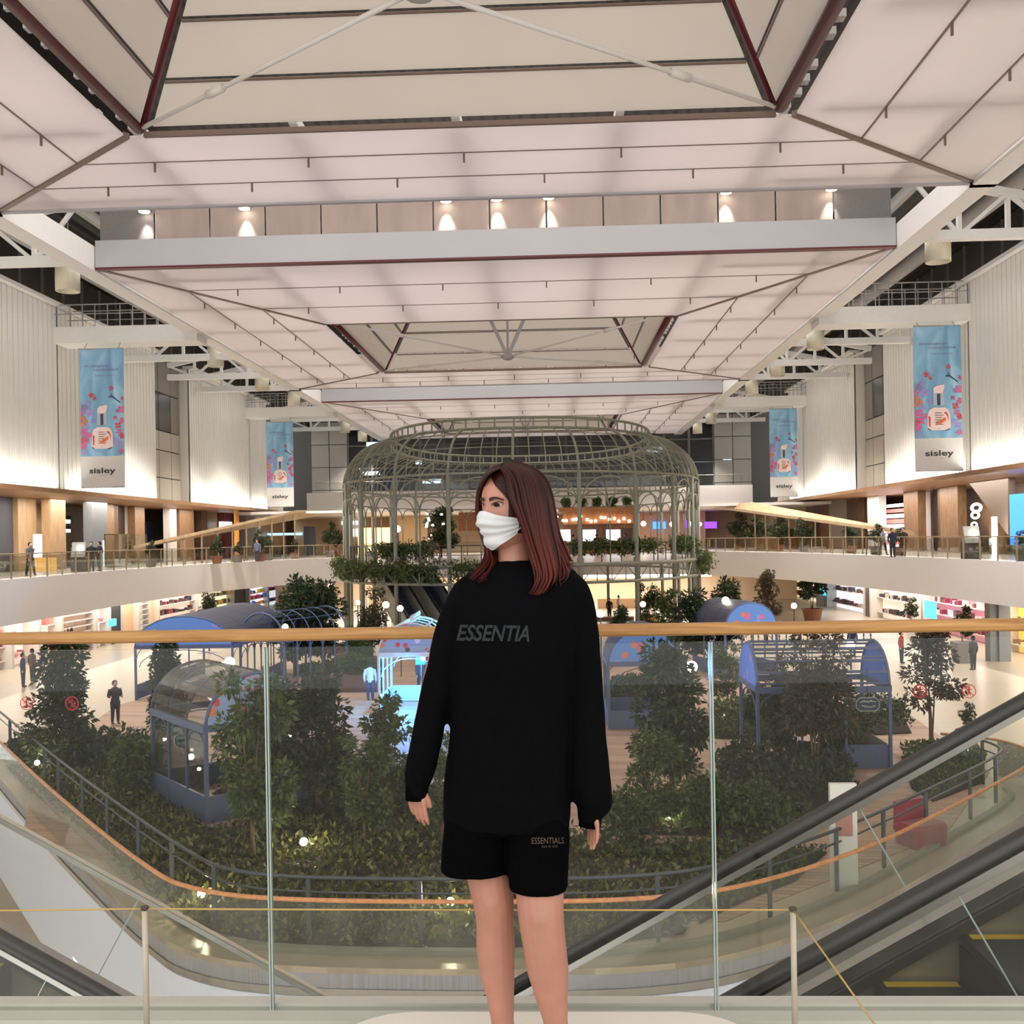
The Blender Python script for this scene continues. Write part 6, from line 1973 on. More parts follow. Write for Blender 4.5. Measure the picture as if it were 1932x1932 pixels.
# white advertising board and red seat on the storey below, at right
q = at_y(1610, 1600, 15.4)
ab = emp('advert_board', (q.x, q.y, ZG), 'white advertising board with red print beyond the escalator rail', 'board')
b0_, b1_ = at_y(1590, 1640, 19.5), at_y(1640, 1498, 19.5)
MB().box(b0_.x, b1_.x, 20.3, 20.42, ZG, b1_.z).build('board', M_white, ab)
MB().box(b0_.x + 0.1, b1_.x - 0.1, 20.27, 20.30, b0_.z + 0.4, b1_.z - 0.35).build('printed_field', mat('faded_red_print', (176, 120, 112), 0.6), ab)
rs = at_y(1730, 1585, 17.0)
bs0 = at_z(1738, 1592, ZG)
rz = emp('red_sofa', (bs0.x, bs0.y, ZG), 'red upholstered seat seen through the curved glass at lower right', 'sofa')
M_redfab = mat('red_fabric', (150, 36, 56), 0.8, sheen=0.3)
bs = at_z(1738, 1592, ZG)
MB().loft([((bs.x, bs.y, ZG), 0.5, 0.36, 0.5), ((bs.x, bs.y, ZG + 0.42), 0.54, 0.38, 0.5), ((bs.x, bs.y, ZG + 0.5), 0.46, 0.32, 0.5)], 24, 5).build('base', M_redfab, rz, False)
MB().loft([((bs.x - 0.12, bs.y + 0.28, ZG + 0.3), 0.5, 0.11, 0.5), ((bs.x - 0.14, bs.y + 0.32, ZG + 0.92), 0.46, 0.08, 0.5)], 24, 4).build('backrest', M_redfab, rz)
# ================================================================== hanging banners
def mat_sky_cloth():
    m = bpy.data.materials.new('banner_blue_cloth'); m.use_nodes = True
    nt = m.node_tree; b = nt.nodes['Principled BSDF']
    tc = nt.nodes.new('ShaderNodeTexCoord'); mp = nt.nodes.new('ShaderNodeMapping'); mp.inputs['Scale'].default_value = (0.9, 1, 0.35); mp.inputs['Rotation'].default_value = (0, R(35), 0)
    nz = nt.nodes.new('ShaderNodeTexNoise'); nz.inputs['Scale'].default_value = 0.9; nz.inputs['Detail'].default_value = 3; nz.inputs['Distortion'].default_value = 1.6
    rp = nt.nodes.new('ShaderNodeValToRGB'); e = rp.color_ramp.elements
    e[0].position = 0.35; e[0].color = rgb(112, 156, 186); e[1].position = 0.75; e[1].color = rgb(178, 208, 224); e.new(0.55).color = rgb(138, 182, 208)
    nt.links.new(tc.outputs['Object'], mp.inputs[0]); nt.links.new(mp.outputs[0], nz.inputs[0]); nt.links.new(nz.outputs[0], rp.inputs[0]); nt.links.new(rp.outputs[0], b.inputs['Base Color'])
    b.inputs['Roughness'].default_value = 0.7
    return m
M_bcloth = mat_sky_cloth()
M_bfoot = mat('banner_pale_foot', (208, 203, 196), 0.7, var=0.02)
F = {k: mat('print_' + k, c, 0.7) for k, c in dict(pink=(206, 92, 140), red=(198, 70, 70), orange=(216, 108, 44), lilac=(160, 140, 196), navy=(52, 62, 92), white=(236, 232, 228), silver=(170, 176, 184), blush=(232, 206, 200), ink=(44, 42, 40), soft=(134, 120, 160)).items()}
FL = list(F.keys())
def banner(Y, pTL, pTR, pBL, pBR, lab, detail, bridge_z):
    TL, TR, BL, BR = (at_y(*p, Y) for p in (pTL, pTR, pBL, pBR))
    x0, x1 = (TL.x + BL.x) / 2, (TR.x + BR.x) / 2
    z1, z0 = (TL.z + TR.z) / 2, (BL.z + BR.z) / 2
    W, H = x1 - x0, z1 - z0
    t = emp('hanging_banner', ((x0 + x1) / 2, Y, z0), lab, 'banner', 'long advertising banners')
    def wave(u, v): return 0.05 * math.sin(3.0 * v + 2 * u) + 0.03 * math.sin(7 * u + v * 2)
    def PT(u, v, off=0.0): return Vector((x0 + W * u, Y + wave(u, v) - off, z1 - H * v))
    def sheet(v0, v1, m_, nm):
        nu, nv = 8, 16
        b = MB()
        for off in (0.0, -0.02):
            vs = [PT(i / nu, v0 + (v1 - v0) * j / nv, off) for j in range(nv + 1) for i in range(nu + 1)]
            b.add(vs, [(j * (nu + 1) + i, j * (nu + 1) + i + 1, (j + 1) * (nu + 1) + i + 1, (j + 1) * (nu + 1) + i) for j in range(nv) for i in range(nu)])
        b.build(nm, m_, t, True)
    sheet(0, 0.775, M_bcloth, 'printed_cloth'); sheet(0.775, 1.0, M_bfoot, 'foot_cloth')
    for v, nm in ((0.0, 'top_bar'), (1.0, 'bottom_bar')):
        b = MB(); b.bar(PT(0, v, -0.01), PT(1, v, -0.01), 0.05, 0.07); b.build(nm, M_grey, t)
    for u in (0.12, 0.88):
        b = MB(); b.bar(PT(u, 0, -0.01), Vector((x0 + W * u, Y + 0.45, bridge_z + 0.03)), 0.03, 0.03, (0, 1, 0)); b.build('hanger', M_grey, t)
    # bottle
    def poly(b, pts_, off): 
        P = [PT(u, v, off) for u, v in pts_]
        b.add(P, [tuple(range(len(P)))])
    b = MB()
    b.m(0); poly(b, [(0.27, 0.61), (0.31, 0.58), (0.40, 0.565), (0.62, 0.565), (0.70, 0.58), (0.74, 0.61), (0.75, 0.70), (0.72, 0.722), (0.30, 0.722), (0.26, 0.70)], 0.03)
    b.m(1); poly(b, [(0.39, 0.465), (0.39, 0.55), (0.62, 0.55), (0.62, 0.465)], 0.034)
    b.m(2); poly(b, [(0.47, 0.47), (0.47, 0.55), (0.54, 0.55), (0.54, 0.47)], 0.038)
    b.m(0); poly(b, [(0.40, 0.465), (0.40, 0.43), (0.46, 0.415), (0.63, 0.405), (0.63, 0.43), (0.59, 0.465)], 0.036)
    b.m(2); poly(b, [(0.27, 0.705), (0.33, 0.718), (0.33, 0.724), (0.28, 0.716)], 0.038); poly(b, [(0.62, 0.724), (0.73, 0.708), (0.72, 0.72), (0.63, 0.729)], 0.038)
    b.m(3)
    for i in range(6):
        v = 0.60 + i * 0.016; poly(b, [(0.42, v), (0.42, v + 0.004), (0.56 + 0.04 * (i % 2), v + 0.004), (0.56 + 0.04 * (i % 2), v)], 0.038)
    b.m(4); poly(b, [(0.44, 0.68), (0.55, 0.65), (0.64, 0.63), (0.65, 0.655), (0.55, 0.675), (0.45, 0.688)], 0.04)
    b.m(5); poly(b, [(0.60, 0.60), (0.66, 0.595), (0.70, 0.62), (0.70, 0.66), (0.67, 0.62)], 0.04); poly(b, [(0.29, 0.62), (0.33, 0.63), (0.32, 0.70), (0.29, 0.69)], 0.039)
    b.build('bottle_print', [F['blush'], F['silver'], F['navy'], F['ink'], F['orange'], F['red']], t)
    # blossoms
    fl = [(0.26, 0.335, 0.10, 'red'), (0.72, 0.285, 0.09, 'red'), (0.80, 0.50, 0.08, 'red'), (0.86, 0.555, 0.13, 'red'), (0.10, 0.42, 0.14, 'soft'), (0.22, 0.46, 0.16, 'lilac'), (0.05, 0.52, 0.20, 'orange'), (0.08, 0.60, 0.16, 'pink'), (0.14, 0.655, 0.15, 'pink'),
          (0.07, 0.70, 0.13, 'pink'), (0.94, 0.44, 0.16, 'pink'), (0.95, 0.63, 0.12, 'red'), (0.90, 0.69, 0.13, 'lilac'), (0.97, 0.36, 0.08, 'red'), (0.30, 0.52, 0.10, 'lilac'), (0.16, 0.56, 0.12, 'lilac'), (0.20, 0.62, 0.10, 'pink'), (0.04, 0.66, 0.14, 'red'), (0.88, 0.60, 0.12, 'pink'), (0.82, 0.66, 0.10, 'lilac'), (0.96, 0.52, 0.12, 'pink'), (0.18, 0.39, 0.10, 'lilac'), (0.03, 0.46, 0.12, 'pink'), (0.34, 0.36, 0.07, 'red'), (0.10, 0.745, 0.10, 'lilac'), (0.93, 0.74, 0.10, 'pink'), (0.85, 0.45, 0.08, 'soft')]
    b = MB(); nms = list(F.keys())
    rr = random.Random(5)
    for (u, v, s, cn) in fl:
        b.m(nms.index(cn))
        k = rr.randrange(4, 6); a0 = rr.random() * 6
        for j in range(k):
            a = a0 + 6.283 * j / k
            ca, sa = math.cos(a), math.sin(a)
            q = lambda l, w: (min(0.99, max(0.01, u + (l * ca - w * sa) * s)), v + (l * sa + w * ca) * s * W / H)
            poly(b, [q(0.05, 0), q(0.35, 0.26), q(0.68, 0), q(0.35, -0.26)], 0.028)
    b.m(nms.index('navy')); poly(b, [(0.66, 0.345), (0.74, 0.34), (0.92, 0.385), (0.92, 0.395), (0.74, 0.352), (0.66, 0.352)], 0.028); poly(b, [(0.73, 0.345), (0.71, 0.325), (0.725, 0.325), (0.75, 0.345)], 0.029)
    o = b.build('blossom_print', [F[k] for k in nms], t); o['kind'] = 'stuff'
    def words(txt, u, v, wide, hgt, m_, nm, bold=0.0, sp=1.0):
        vs, fs = text_mesh(txt, 1.0, 0, bold, spacing=sp)
        xs = [p.x for p in vs]; ys = [p.y for p in vs]
        w0, h0 = max(xs) - min(xs), max(ys) - min(ys)
        mx_, my_ = (max(xs) + min(xs)) / 2, (max(ys) + min(ys)) / 2
        b = MB(); b.add([PT(u + (p.x - mx_) / w0 * wide, v - (p.y - my_) / h0 * hgt, 0.03) for p in vs], fs)
        b.build(nm, m_, t)
    words('sisley', 0.50, 0.885, 0.60, 0.052, F['ink'], 'brand_lettering', 0.018)
    words('PARIS', 0.50, 0.915, 0.16, 0.008, F['silver'], 'city_lettering')
    words('ecological', 0.40, 0.125, 0.56, 0.026, F['soft'], 'title_lettering', 0.0)
    words('compound', 0.60, 0.152, 0.56, 0.026, F['soft'], 'title_lettering', 0.0)
    words('limited edition', 0.58, 0.192, 0.44, 0.011, F['soft'], 'title_lettering')
bz = ZC - 0.55
# (the hangers run up under the box bridges)
banner(58.95, (148, 660), (232, 656), (153, 921), (236, 918), 'nearer blue perfume bottle banner hanging at the left wall', True, bz)
banner(58.95, (1723, 616), (1813, 613), (1728, 890), (1817, 886), 'nearer blue perfume bottle banner hanging at the right wall', True, bz)
banner(96.45, (500, 797), (552, 795), (505, 957), (555, 955), 'farther small perfume bottle banner at the left wall', False, bz)
banner(96.4, (1450, 772), (1503, 770), (1455, 938), (1506, 936), 'farther small perfume bottle banner at the right wall', False, bz)
# ================================================================== the woman in black
from mathutils import noise as mnoise
PYW = 2.72
def pp(px, py, dy=0.0):
    return at_y(px, py, PYW + dy)
MPP = PYW / FPX
zpl = zp                                            # top of the plinth
M_wskin = mat('warm_skin', (176, 124, 104), 0.5, var=0.06, scale=18)
M_cloth = mat('black_jersey', (9, 9, 11), 0.9, var=0.12, scale=60, spec=0.04)
M_cloth2 = mat('black_fleece', (7, 7, 8), 0.95, var=0.15, scale=80, spec=0.02)
def mat_hair():
    m = bpy.data.materials.new('auburn_hair'); m.use_nodes = True
    nt = m.node_tree; b = nt.nodes['Principled BSDF']
    ge = nt.nodes.new('ShaderNodeNewGeometry'); rp = nt.nodes.new('ShaderNodeValToRGB'); e = rp.color_ramp.elements
    e[0].color = rgb(58, 19, 14); e[1].color = rgb(86, 30, 19); e.new(0.5).color = rgb(70, 23, 16)
    nt.links.new(ge.outputs['Random Per Island'], rp.inputs[0])
    # dyed lengths: dark crown, lighter auburn ends
    tc = nt.nodes.new('ShaderNodeTexCoord'); sx = nt.nodes.new('ShaderNodeSeparateXYZ'); nt.links.new(tc.outputs['Object'], sx.inputs[0])
    mr = nt.nodes.new('ShaderNodeMapRange'); mr.inputs['From Min'].default_value = 1.52; mr.inputs['From Max'].default_value = 1.33
    mr.inputs['To Min'].default_value = 0.36; mr.inputs['To Max'].default_value = 1.05
    nt.links.new(sx.outputs['Z'], mr.inputs['Value'])
    mu = nt.nodes.new('ShaderNodeVectorMath'); mu.operation = 'SCALE'
    nt.links.new(rp.outputs[0], mu.inputs[0]); nt.links.new(mr.outputs[0], mu.inputs['Scale']); nt.links.new(mu.outputs[0], b.inputs['Base Color'])
    b.inputs['Roughness'].default_value = 0.42; b.inputs['Specular IOR Level'].default_value = 0.22
    return m
M_hair = mat_hair()
foot_mid = pp(975, 1960)
woman = emp('person', (foot_mid.x, PYW, zpl), 'woman in black sweatshirt and shorts with white face mask standing on the plinth', 'person')

# ---- head geometry (local frame: forward is -Y)
HS = [(-0.112, 0.006, 0.030, -0.010), (-0.106, 0.024, 0.058, 0.005), (-0.095, 0.038, 0.074, 0.030), (-0.075, 0.051, 0.083, 0.055), (-0.050, 0.062, 0.086, 0.078), (-0.025, 0.068, 0.086, 0.092),
      (0.0, 0.071, 0.085, 0.099), (0.030, 0.072, 0.086, 0.099), (0.055, 0.068, 0.081, 0.092), (0.078, 0.056, 0.066, 0.076), (0.095, 0.038, 0.045, 0.052), (0.104, 0.018, 0.020, 0.024), (0.106, 0.003, 0.003, 0.003)]
HZ = [h[0] for h in HS]
def head_sec(z_):
    return [float(np.interp(z_, HZ, [h[k] for h in HS])) for k in (1, 2, 3)]
def headpt(az, z_, off=0.0, nose=1.0):
    w, f, bk = head_sec(z_)
    s, c = math.sin(az), math.cos(az)
    r_ = f if c > 0 else bk
    x, y = w * s, -r_ * c
    if c > 0:
        g = lambda v, m_, sd: math.exp(-((v - m_) / sd) ** 2)
        y -= nose * 0.024 * g(az, 0, 0.17) * g(z_, -0.032, 0.020)
        y -= nose * 0.010 * g(az, 0, 0.13) * g(z_, -0.006, 0.020)
        for sg in (-1, 1):
            y += 0.007 * g(az, sg * 0.42, 0.20) * g(z_, 0.003, 0.013)
        y -= 0.003 * g(z_, 0.024, 0.012) * g(az, 0, 0.7)
    n_ = Vector((s / max(w, .02), -c / max(r_, .02), 0)).normalized()
    return Vector((x, y, z_)) + n_ * off + Vector((0, 0, off * 0.6 * max(0, (z_ - 0.05) / 0.05)))
HYAW = R(-45); HTILT = R(2)
HM = Matrix.Rotation(HYAW, 3, 'Z') @ Matrix.Rotation(HTILT, 3, 'X')
HC = pp(966, 956)
def hw(p): return HC + HM @ p

# ---- body: one continuous surface
b = MB()
n_az = 40
zs = np.concatenate([np.linspace(-0.112, -0.09, 5), np.linspace(-0.085, 0.085, 30), np.linspace(0.09, 0.106, 6)])
vs = []; fs = []
for z_ in zs:
    for k in range(n_az): vs.append(hw(headpt(2 * math.pi * k / n_az, float(z_))))
for i in range(len(zs) - 1):
    for k in range(n_az):
        k2 = (k + 1) % n_az; fs.append((i * n_az + k, i * n_az + k2, (i + 1) * n_az + k2, (i + 1) * n_az + k))
fs.append(tuple(range(n_az - 1, -1, -1))); fs.append(tuple((len(zs) - 1) * n_az + k for k in range(n_az)))
b.add(vs, fs)
# neck and trunk
neck = [(pp(972, 1085), 0.052, 0.05), (pp(971, 1060), 0.046, 0.046), (pp(970, 1030, 0.01), 0.043, 0.045), (pp(968, 1000, 0.015), 0.043, 0.048), (pp(968, 970, 0.02), 0.04, 0.045)]
b.loft([(c, rx, ry, 0) for c, rx, ry in neck], 20)
b.loft([(pp(957, y), rx, ry, 0) for y, rx, ry in ((1545, 0.125, 0.095), (1480, 0.135, 0.10), (1400, 0.118, 0.09), (1330, 0.108, 0.085), (1240, 0.122, 0.095), (1160, 0.12, 0.085), (1110, 0.115, 0.06), (1090, 0.08, 0.05), (1074, 0.052, 0.045))], 24)
# legs
def limb(b, L, n=18):
    P = catmull([c for c, _ in L], 5)
    rs = np.interp(np.linspace(0, len(L) - 1, len(P)), range(len(L)), [r_ for _, r_ in L])
    b.tube(P, list(rs), n)
LL = [(pp(915, 1530, 0.0), .080), (pp(920, 1600), .068), (pp(922, 1650), .0585), (pp(931, 1700, -0.01), .0545), (pp(934, 1740, 0.0), .0500), (pp(935, 1785, 0.012), .0520), (pp(938, 1830, 0.015), .0480), (pp(944, 1880, 0.012), .0370), (pp(948, 1925, 0.01), .0305), (pp(949, 1960, 0.01), .0315)]
RL = [(pp(1010, 1535, -0.02), .080), (pp(1014, 1610, -0.05), .069), (pp(1018, 1680, -0.07), .0625), (pp(1021, 1730, -0.085), .0590), (pp(1027, 1780, -0.08), .0560), (pp(1034, 1830, -0.07), .0540), (pp(1041, 1880, -0.07), .0420), (pp(1048, 1925, -0.07), .0320), (pp(1050, 1962, -0.07), .0315)]
limb(b, LL); limb(b, RL)
# knee caps and feet
for (px, py, dy) in ((928, 1706, -0.045), (1018, 1735, -0.125)):
    b.sphere(pp(px, py, dy), 0.032, 12, (0.9, 0.7, 1.15))
def foot(c, yaw):
    M_ = Matrix.Rotation(yaw, 3, 'Z')
    b.loft([], 8) if False else None
    for (fy, r_, zz) in ((0.03, 0.034, 0.036), (-0.03, 0.036, 0.038), (-0.08, 0.036, 0.032), (-0.125, 0.036, 0.026), (-0.155, 0.030, 0.020)):
        q = c + M_ @ Vector((0, fy, 0)); q.z = zpl + zz * 0.92
        b.sphere(q, r_, 12, (1.0, 1.0, zz / r_ * 0.95))
foot(LL[-1][0], R(-18)); foot(RL[-1][0], R(8))
# arms inside the sleeves, ending in hands with five fingers
def hand(wrist, down, side, fwd, curl, s=1.0):
    """down: along the hand; side: towards the thumb; fwd: palm-closing direction"""
    d, sd, f_ = Vector(down).normalized(), Vector(side).normalized(), Vector(fwd).normalized()
    M_ = Matrix((sd, f_, d)).transposed()
    # palm
    rows = [(0.0, 0.020, 0.017), (0.03, 0.025, 0.016), (0.06, 0.030, 0.0145), (0.085, 0.034, 0.013), (0.093, 0.032, 0.011)]
    vs = []; n = 18
    for (t, rx, ry) in rows:
        for k in range(n):
            a = 2 * math.pi * k / n
            vs.append(wrist + (sd * rx * math.cos(a) + f_ * ry * math.sin(a) + d * t) * s)
    fs = [(i * n + k, i * n + (k + 1) % n, (i + 1) * n + (k + 1) % n, (i + 1) * n + k) for i in range(len(rows) - 1) for k in range(n)]
    fs += [tuple(range(n - 1, -1, -1)), tuple((len(rows) - 1) * n + k for k in range(n))]
    b.add(vs, fs)
    for i, (off, L, r0) in enumerate(((0.029, 0.070, 0.0078), (0.010, 0.078, 0.0080), (-0.010, 0.073, 0.0076), (-0.028, 0.056, 0.0068))):
        p = wrist + (sd * off + d * 0.080) * s
        pts_ = [p]; ang = curl * (0.5 + 0.12 * i)
        cur = p
        for seg_, fr in enumerate((0.28, 0.40, 0.32, 0.22)):
            ang2 = ang * (0.3 + 0.5 * seg_)
            cur = cur + (d * math.cos(ang2) + f_ * math.sin(ang2) + sd * off * 0.6) * L * fr * s
            pts_.append(cur)
        b.tube(pts_, [r0 * s * 1.1, r0 * s, r0 * s * 1.02, r0 * s * 0.92, r0 * s * 0.62], 10)
    # thumb leaves the side of the palm
    p = wrist + (sd * 0.012 + d * 0.036 + f_ * 0.006) * s
    b.tube([p, p + (sd * 0.012 + d * 0.026 + f_ * 0.006) * s, p + (sd * 0.024 + d * 0.052 + f_ * 0.012) * s, p + (sd * 0.028 + d * 0.074 + f_ * 0.016) * s], [0.013 * s, 0.0105 * s, 0.0095 * s, 0.006 * s], 10)
LA = [(pp(885, 1125), .034), (pp(842, 1210), .036), (pp(808, 1340, -0.01), .031), (pp(792, 1420, -0.03), .025), (pp(785, 1465, -0.036), .020)]
RA_ = [(pp(1076, 1125), .034), (pp(1106, 1220), .036), (pp(1112, 1350, -0.01), .031), (pp(1113, 1430, -0.02), .025), (pp(1113, 1506, -0.034), .020)]
limb(b, LA, 14); limb(b, RA_, 14)
# viewer-left hand: thumb towards the body and the camera
hand(pp(784, 1459, -0.037), pp(787, 1550, -0.05) - pp(784, 1459, -0.037), Vector((0.85, -0.5, 0)), Vector((0.5, 0.85, 0)), 0.5, 0.82)
hand(pp(1113, 1500, -0.034), pp(1124, 1592, -0.045) - pp(1113, 1500, -0.034), Vector((-0.45, 0.89, 0)), Vector((-0.89, -0.45, 0)), 0.25, 0.82)
body = b.build('body', M_wskin, woman)
for v in body.data.vertices:
    pass
remeshed(body, 0.0034, 3, 0.5)

# ---- eyes and brows
def face_patch(pts_, off, nm, m_, par):
    """small patch on the head surface from (az, z) outline"""
    b = MB(); P = [hw(headpt(a, z_, off)) for a, z_ in pts_]
    b.add(P, [tuple(range(len(P)))]); c = [hw(headpt(a, z_, off - 0.003)) for a, z_ in pts_]
    b.ribbon(P, c, True)
    return b.build(nm, m_, par)
M_eyew = mat('eye_white', (186, 160, 150), 0.5, spec=0.2)
M_iris = mat('dark_brown_iris', (26, 14, 11), 0.45, spec=0.3)
M_brow = mat('dark_brow', (52, 28, 22), 0.8)
M_lid = mat('eyelid_line', (58, 30, 26), 0.7)
for sg in (-1, 1):
    ac = sg * 0.40
    out = []
    for k in range(18):
        a = 2 * math.pi * k / 18
        ca, sa = math.cos(a), math.sin(a)
        out.append((ac + 0.175 * ca, 0.0060 + 0.0056 * sa * (1.0 if sa > 0 else 0.75) + 0.0012 * ca * sg))
    eye = face_patch(out, 0.0022, 'eyeball', M_eyew, woman)
    face_patch([(ac - 0.05 + 0.105 * math.cos(2 * math.pi * k / 14), 0.0062 + 0.0054 * math.sin(2 * math.pi * k / 14)) for k in range(14)], 0.0030, 'iris', M_iris, eye)
    b = MB(); b.tube([hw(headpt(ac + 0.20 * math.cos(math.pi * k / 12), 0.0067 + 0.0062 * math.sin(math.pi * k / 12) + 0.0014 * math.cos(math.pi * k / 12) * sg, 0.0034)) for k in range(13)], 0.0011, 6)
    b.build('eyelid', M_lid, woman, True)
    br = [(ac + (-0.24 + 0.50 * t) * sg, 0.0200 + 0.005 * math.sin(math.pi * min(1, t * 1.1)) - 0.002 * t, 0.0042 * (1 - 0.6 * t)) for t in np.linspace(0, 1, 9)]
    face_patch([(a, z_ + h) for a, z_, h in br] + [(a, z_ - h) for a, z_, h in reversed(br)], 0.0036, 'eyebrow', M_brow, woman)

# ---- face mask
M_mask = mat('white_mask_cloth', (204, 206, 206), 0.8, var=0.03, scale=30)
nu, nv = 36, 22
def mask_pt(u, v, off):
    az = (-1.25 + 2.42 * u)
    a0 = az
    ztop = -0.019 + 0.011 * math.exp(-(az / 0.35) ** 2) - 0.010 * abs(az) ** 1.5
    zbot = -0.112 + 0.032 * abs(az) ** 1.6
    z_ = ztop + (zbot - ztop) * v
    bul = 0.026 * math.exp(-(az / 0.50) ** 2) * math.exp(-((v - 0.24) / 0.36) ** 2)
    chin = 0.010 * math.exp(-(az / 0.8) ** 2) * max(0, v - 0.55)
    pleat = 0.0046 * math.sin(v * 26) * math.exp(-((v - 0.45) / 0.28) ** 2) * (1 - 0.5 * abs(az))
    p = headpt(az, max(z_, -0.108), 0.0, 0.0)
    w, f, bk = head_sec(max(z_, -0.108))
    n_ = Vector((math.sin(az), -math.cos(az), 0))
    ex = 0.0
    if z_ < -0.075: ex = 0.018 * min(1.0, (-0.075 - z_) / 0.035)
    return p + n_ * (0.006 + bul + chin + pleat + ex + off) + Vector((0, 0, z_ - max(z_, -0.108)))
b = MB()
for off in (0.0, -0.0022):
    vs = [hw(mask_pt(i / nu, j / nv, off)) for j in range(nv + 1) for i in range(nu + 1)]
    b.add(vs, [(j * (nu + 1) + i, j * (nu + 1) + i + 1, (j + 1) * (nu + 1) + i + 1, (j + 1) * (nu + 1) + i) for j in range(nv) for i in range(nu)])
mask = b.build('face_mask', M_mask, woman, True)
for (v, tz) in ((0.06, 0.012), (0.80, -0.03)):
    b = MB(); p0 = mask_pt(0.985, v, 0.001); p1 = headpt(R(88), tz, 0.006)
    b.tube([hw(p0), hw((p0 + p1) / 2 + Vector((0.008, -0.004, 0.002))), hw(p1)], 0.0013, 6); b.build('ear_loop', M_mask, mask, True)

# ---- hair: skull cap plus many locks along guide curves
b = MB()
na, nz = 60, 26
Vg = {}
zg = np.linspace(-0.07, 0.1055, nz)
def hairline(zz):
    t_ = min(1.0, max(0.0, (zz - 0.015) / 0.070))
    return 0.80 + (-0.10 - 0.80) * t_ ** 1.3, -1.25 + (-0.12 + 1.25) * t_ ** 2.2
vs = []
for z_ in zg:
    ln, lp = hairline(float(z_))
    for i in range(na):
        az = ln + (2 * math.pi + lp - ln) * i / (na - 1)
        vs.append(hw(headpt(az, float(z_), 0.004, 0.0)))
fs = [(j * na + i, j * na + i + 1, (j + 1) * na + i + 1, (j + 1) * na + i) for j in range(nz - 1) for i in range(na - 1)]
fs.append(tuple((nz - 1) * na + k for k in range(na)))
b.add(vs, fs)
GR = [  # near side, from the parting round to the back
    [(944, 885, -.052), (957, 902, -.090), (962, 932, -.104), (976, 965, -.108), (990, 1000, -.098), (1000, 1045, -.095), (1004, 1085, -.100), (1012, 1112, -.105), (1003, 1130, -.108)],
    [(949, 879, -.042), (976, 898, -.086), (982, 940, -.102), (992, 980, -.103), (1006, 1020, -.095), (1015, 1062, -.095), (1022, 1098, -.103), (1016, 1122, -.108), (1006, 1130, -.11)],
    [(954, 875, -.022), (996, 892, -.066), (1008, 935, -.088), (1015, 975, -.090), (1022, 1020, -.088), (1030, 1062, -.090), (1040, 1095, -.10), (1036, 1118, -.108), (1020, 1128, -.11)],
    [(958, 872, .000), (1011, 889, -.030), (1027, 930, -.050), (1034, 975, -.055), (1040, 1018, -.058), (1050, 1055, -.062), (1058, 1088, -.075), (1050, 1108, -.090), (1036, 1118, -.10)],
    [(960, 871, .020), (1017, 890, .010), (1036, 935, .000), (1043, 980, -.005), (1050, 1022, -.010), (1061, 1050, -.020), (1078, 1062, -.030), (1086, 1054, -.030)],
    [(962, 871, .040), (1013, 890, .062), (1034, 935, .075), (1040, 980, .075), (1046, 1025, .070), (1056, 1060, .060), (1062, 1085, .045), (1055, 1100, .03)],
    [(968, 877, .060), (995, 893, .098), (1008, 935, .118), (1012, 985, .110), (1015, 1035, .095), (1020, 1075, .085), (1018, 1100, .07)],
    [(962, 878, .060), (965, 893, .105), (966, 935, .122), (966, 985, .110), (966, 1035, .090), (960, 1075, .080), (955, 1095, .07)],
]
GL = [  # far side of the face
    [(942, 885, -.052), (924, 893, -.072), (911, 908, -.050), (904, 930, -.008), (902, 955, .012), (905, 985, .020), (915, 1020, .015), (926, 1050, -.02), (918, 1075, -.055), (905, 1092, -.075), (908, 1106, -.085)],
    [(944, 881, -.032), (921, 890, -.048), (908, 910, -.030), (903, 938, .005), (902, 970, .020), (910, 1010, .030), (918, 1045, .000), (905, 1068, -.045), (892, 1088, -.070), (898, 1102, -.08)],
    [(950, 874, .000), (924, 885, -.008), (911, 908, -.004), (911, 945, .010), (914, 985, .030), (925, 1025, .030), (932, 1055, -.01), (924, 1080, -.055), (912, 1098, -.075), (918, 1108, -.085)],
    [(956, 878, .040), (930, 890, .050), (920, 920, .060), (920, 965, .070), (928, 1015, .065), (938, 1050, .02), (936, 1075, -.03), (922, 1092, -.065), (905, 1098, -.075)],
]
def strands(guides, n, r0, seed, jit):
    rr = random.Random(seed)
    for i in range(n):
        g = rr.random() * (len(guides) - 1); k = min(int(g), len(guides) - 2); t = g - k
        A, B_ = guides[k], guides[k + 1]
        m_ = 12
        def samp(G):
            idx = np.linspace(0, len(G) - 1, m_)
            return np.stack([np.interp(idx, range(len(G)), [q[c] for q in G]) for c in range(3)], 1)
        S = samp(A) * (1 - t) + samp(B_) * t
        jx, jd = rr.gauss(0, jit), rr.gauss(0, 0.007)
        ph = rr.random() * 6
        cut = rr.uniform(0.80, 1.0)
        P = []
        for j in range(m_):
            f = j / (m_ - 1)
            wv = 26.0 * math.sin(ph * 0.10 + g * 0.9 + f * 10.5) * max(0, f - 0.48)
            P.append(pp(S[j][0] + jx * (0.25 + f) + wv, S[j][1] + rr.gauss(0, 0.4) + jx * 0.3 * f, S[j][2] + jd * (0.3 + f)))
        P = catmull(P[:max(6, int(m_ * cut))], 3)
        L = len(P); rb = r0 * rr.uniform(0.7, 1.25)
        b.tube(P, [rb * (0.75 + 0.5 * math.sin(math.pi * min(1, 1.15 * q / L))) * (1 if q < L * 0.8 else max(0.08, (L - 1 - q) / (L * 0.2))) for q in range(L)], 6, flat=0.55)
strands(GR, 260, 0.0060, 3, 3.0)
strands(GR[3:6], 60, 0.0050, 8, 5.0)
strands([GR[4], [(q[0] + 4, q[1] - 4, q[2]) for q in GR[4]]], 26, 0.0042, 9, 3.0)
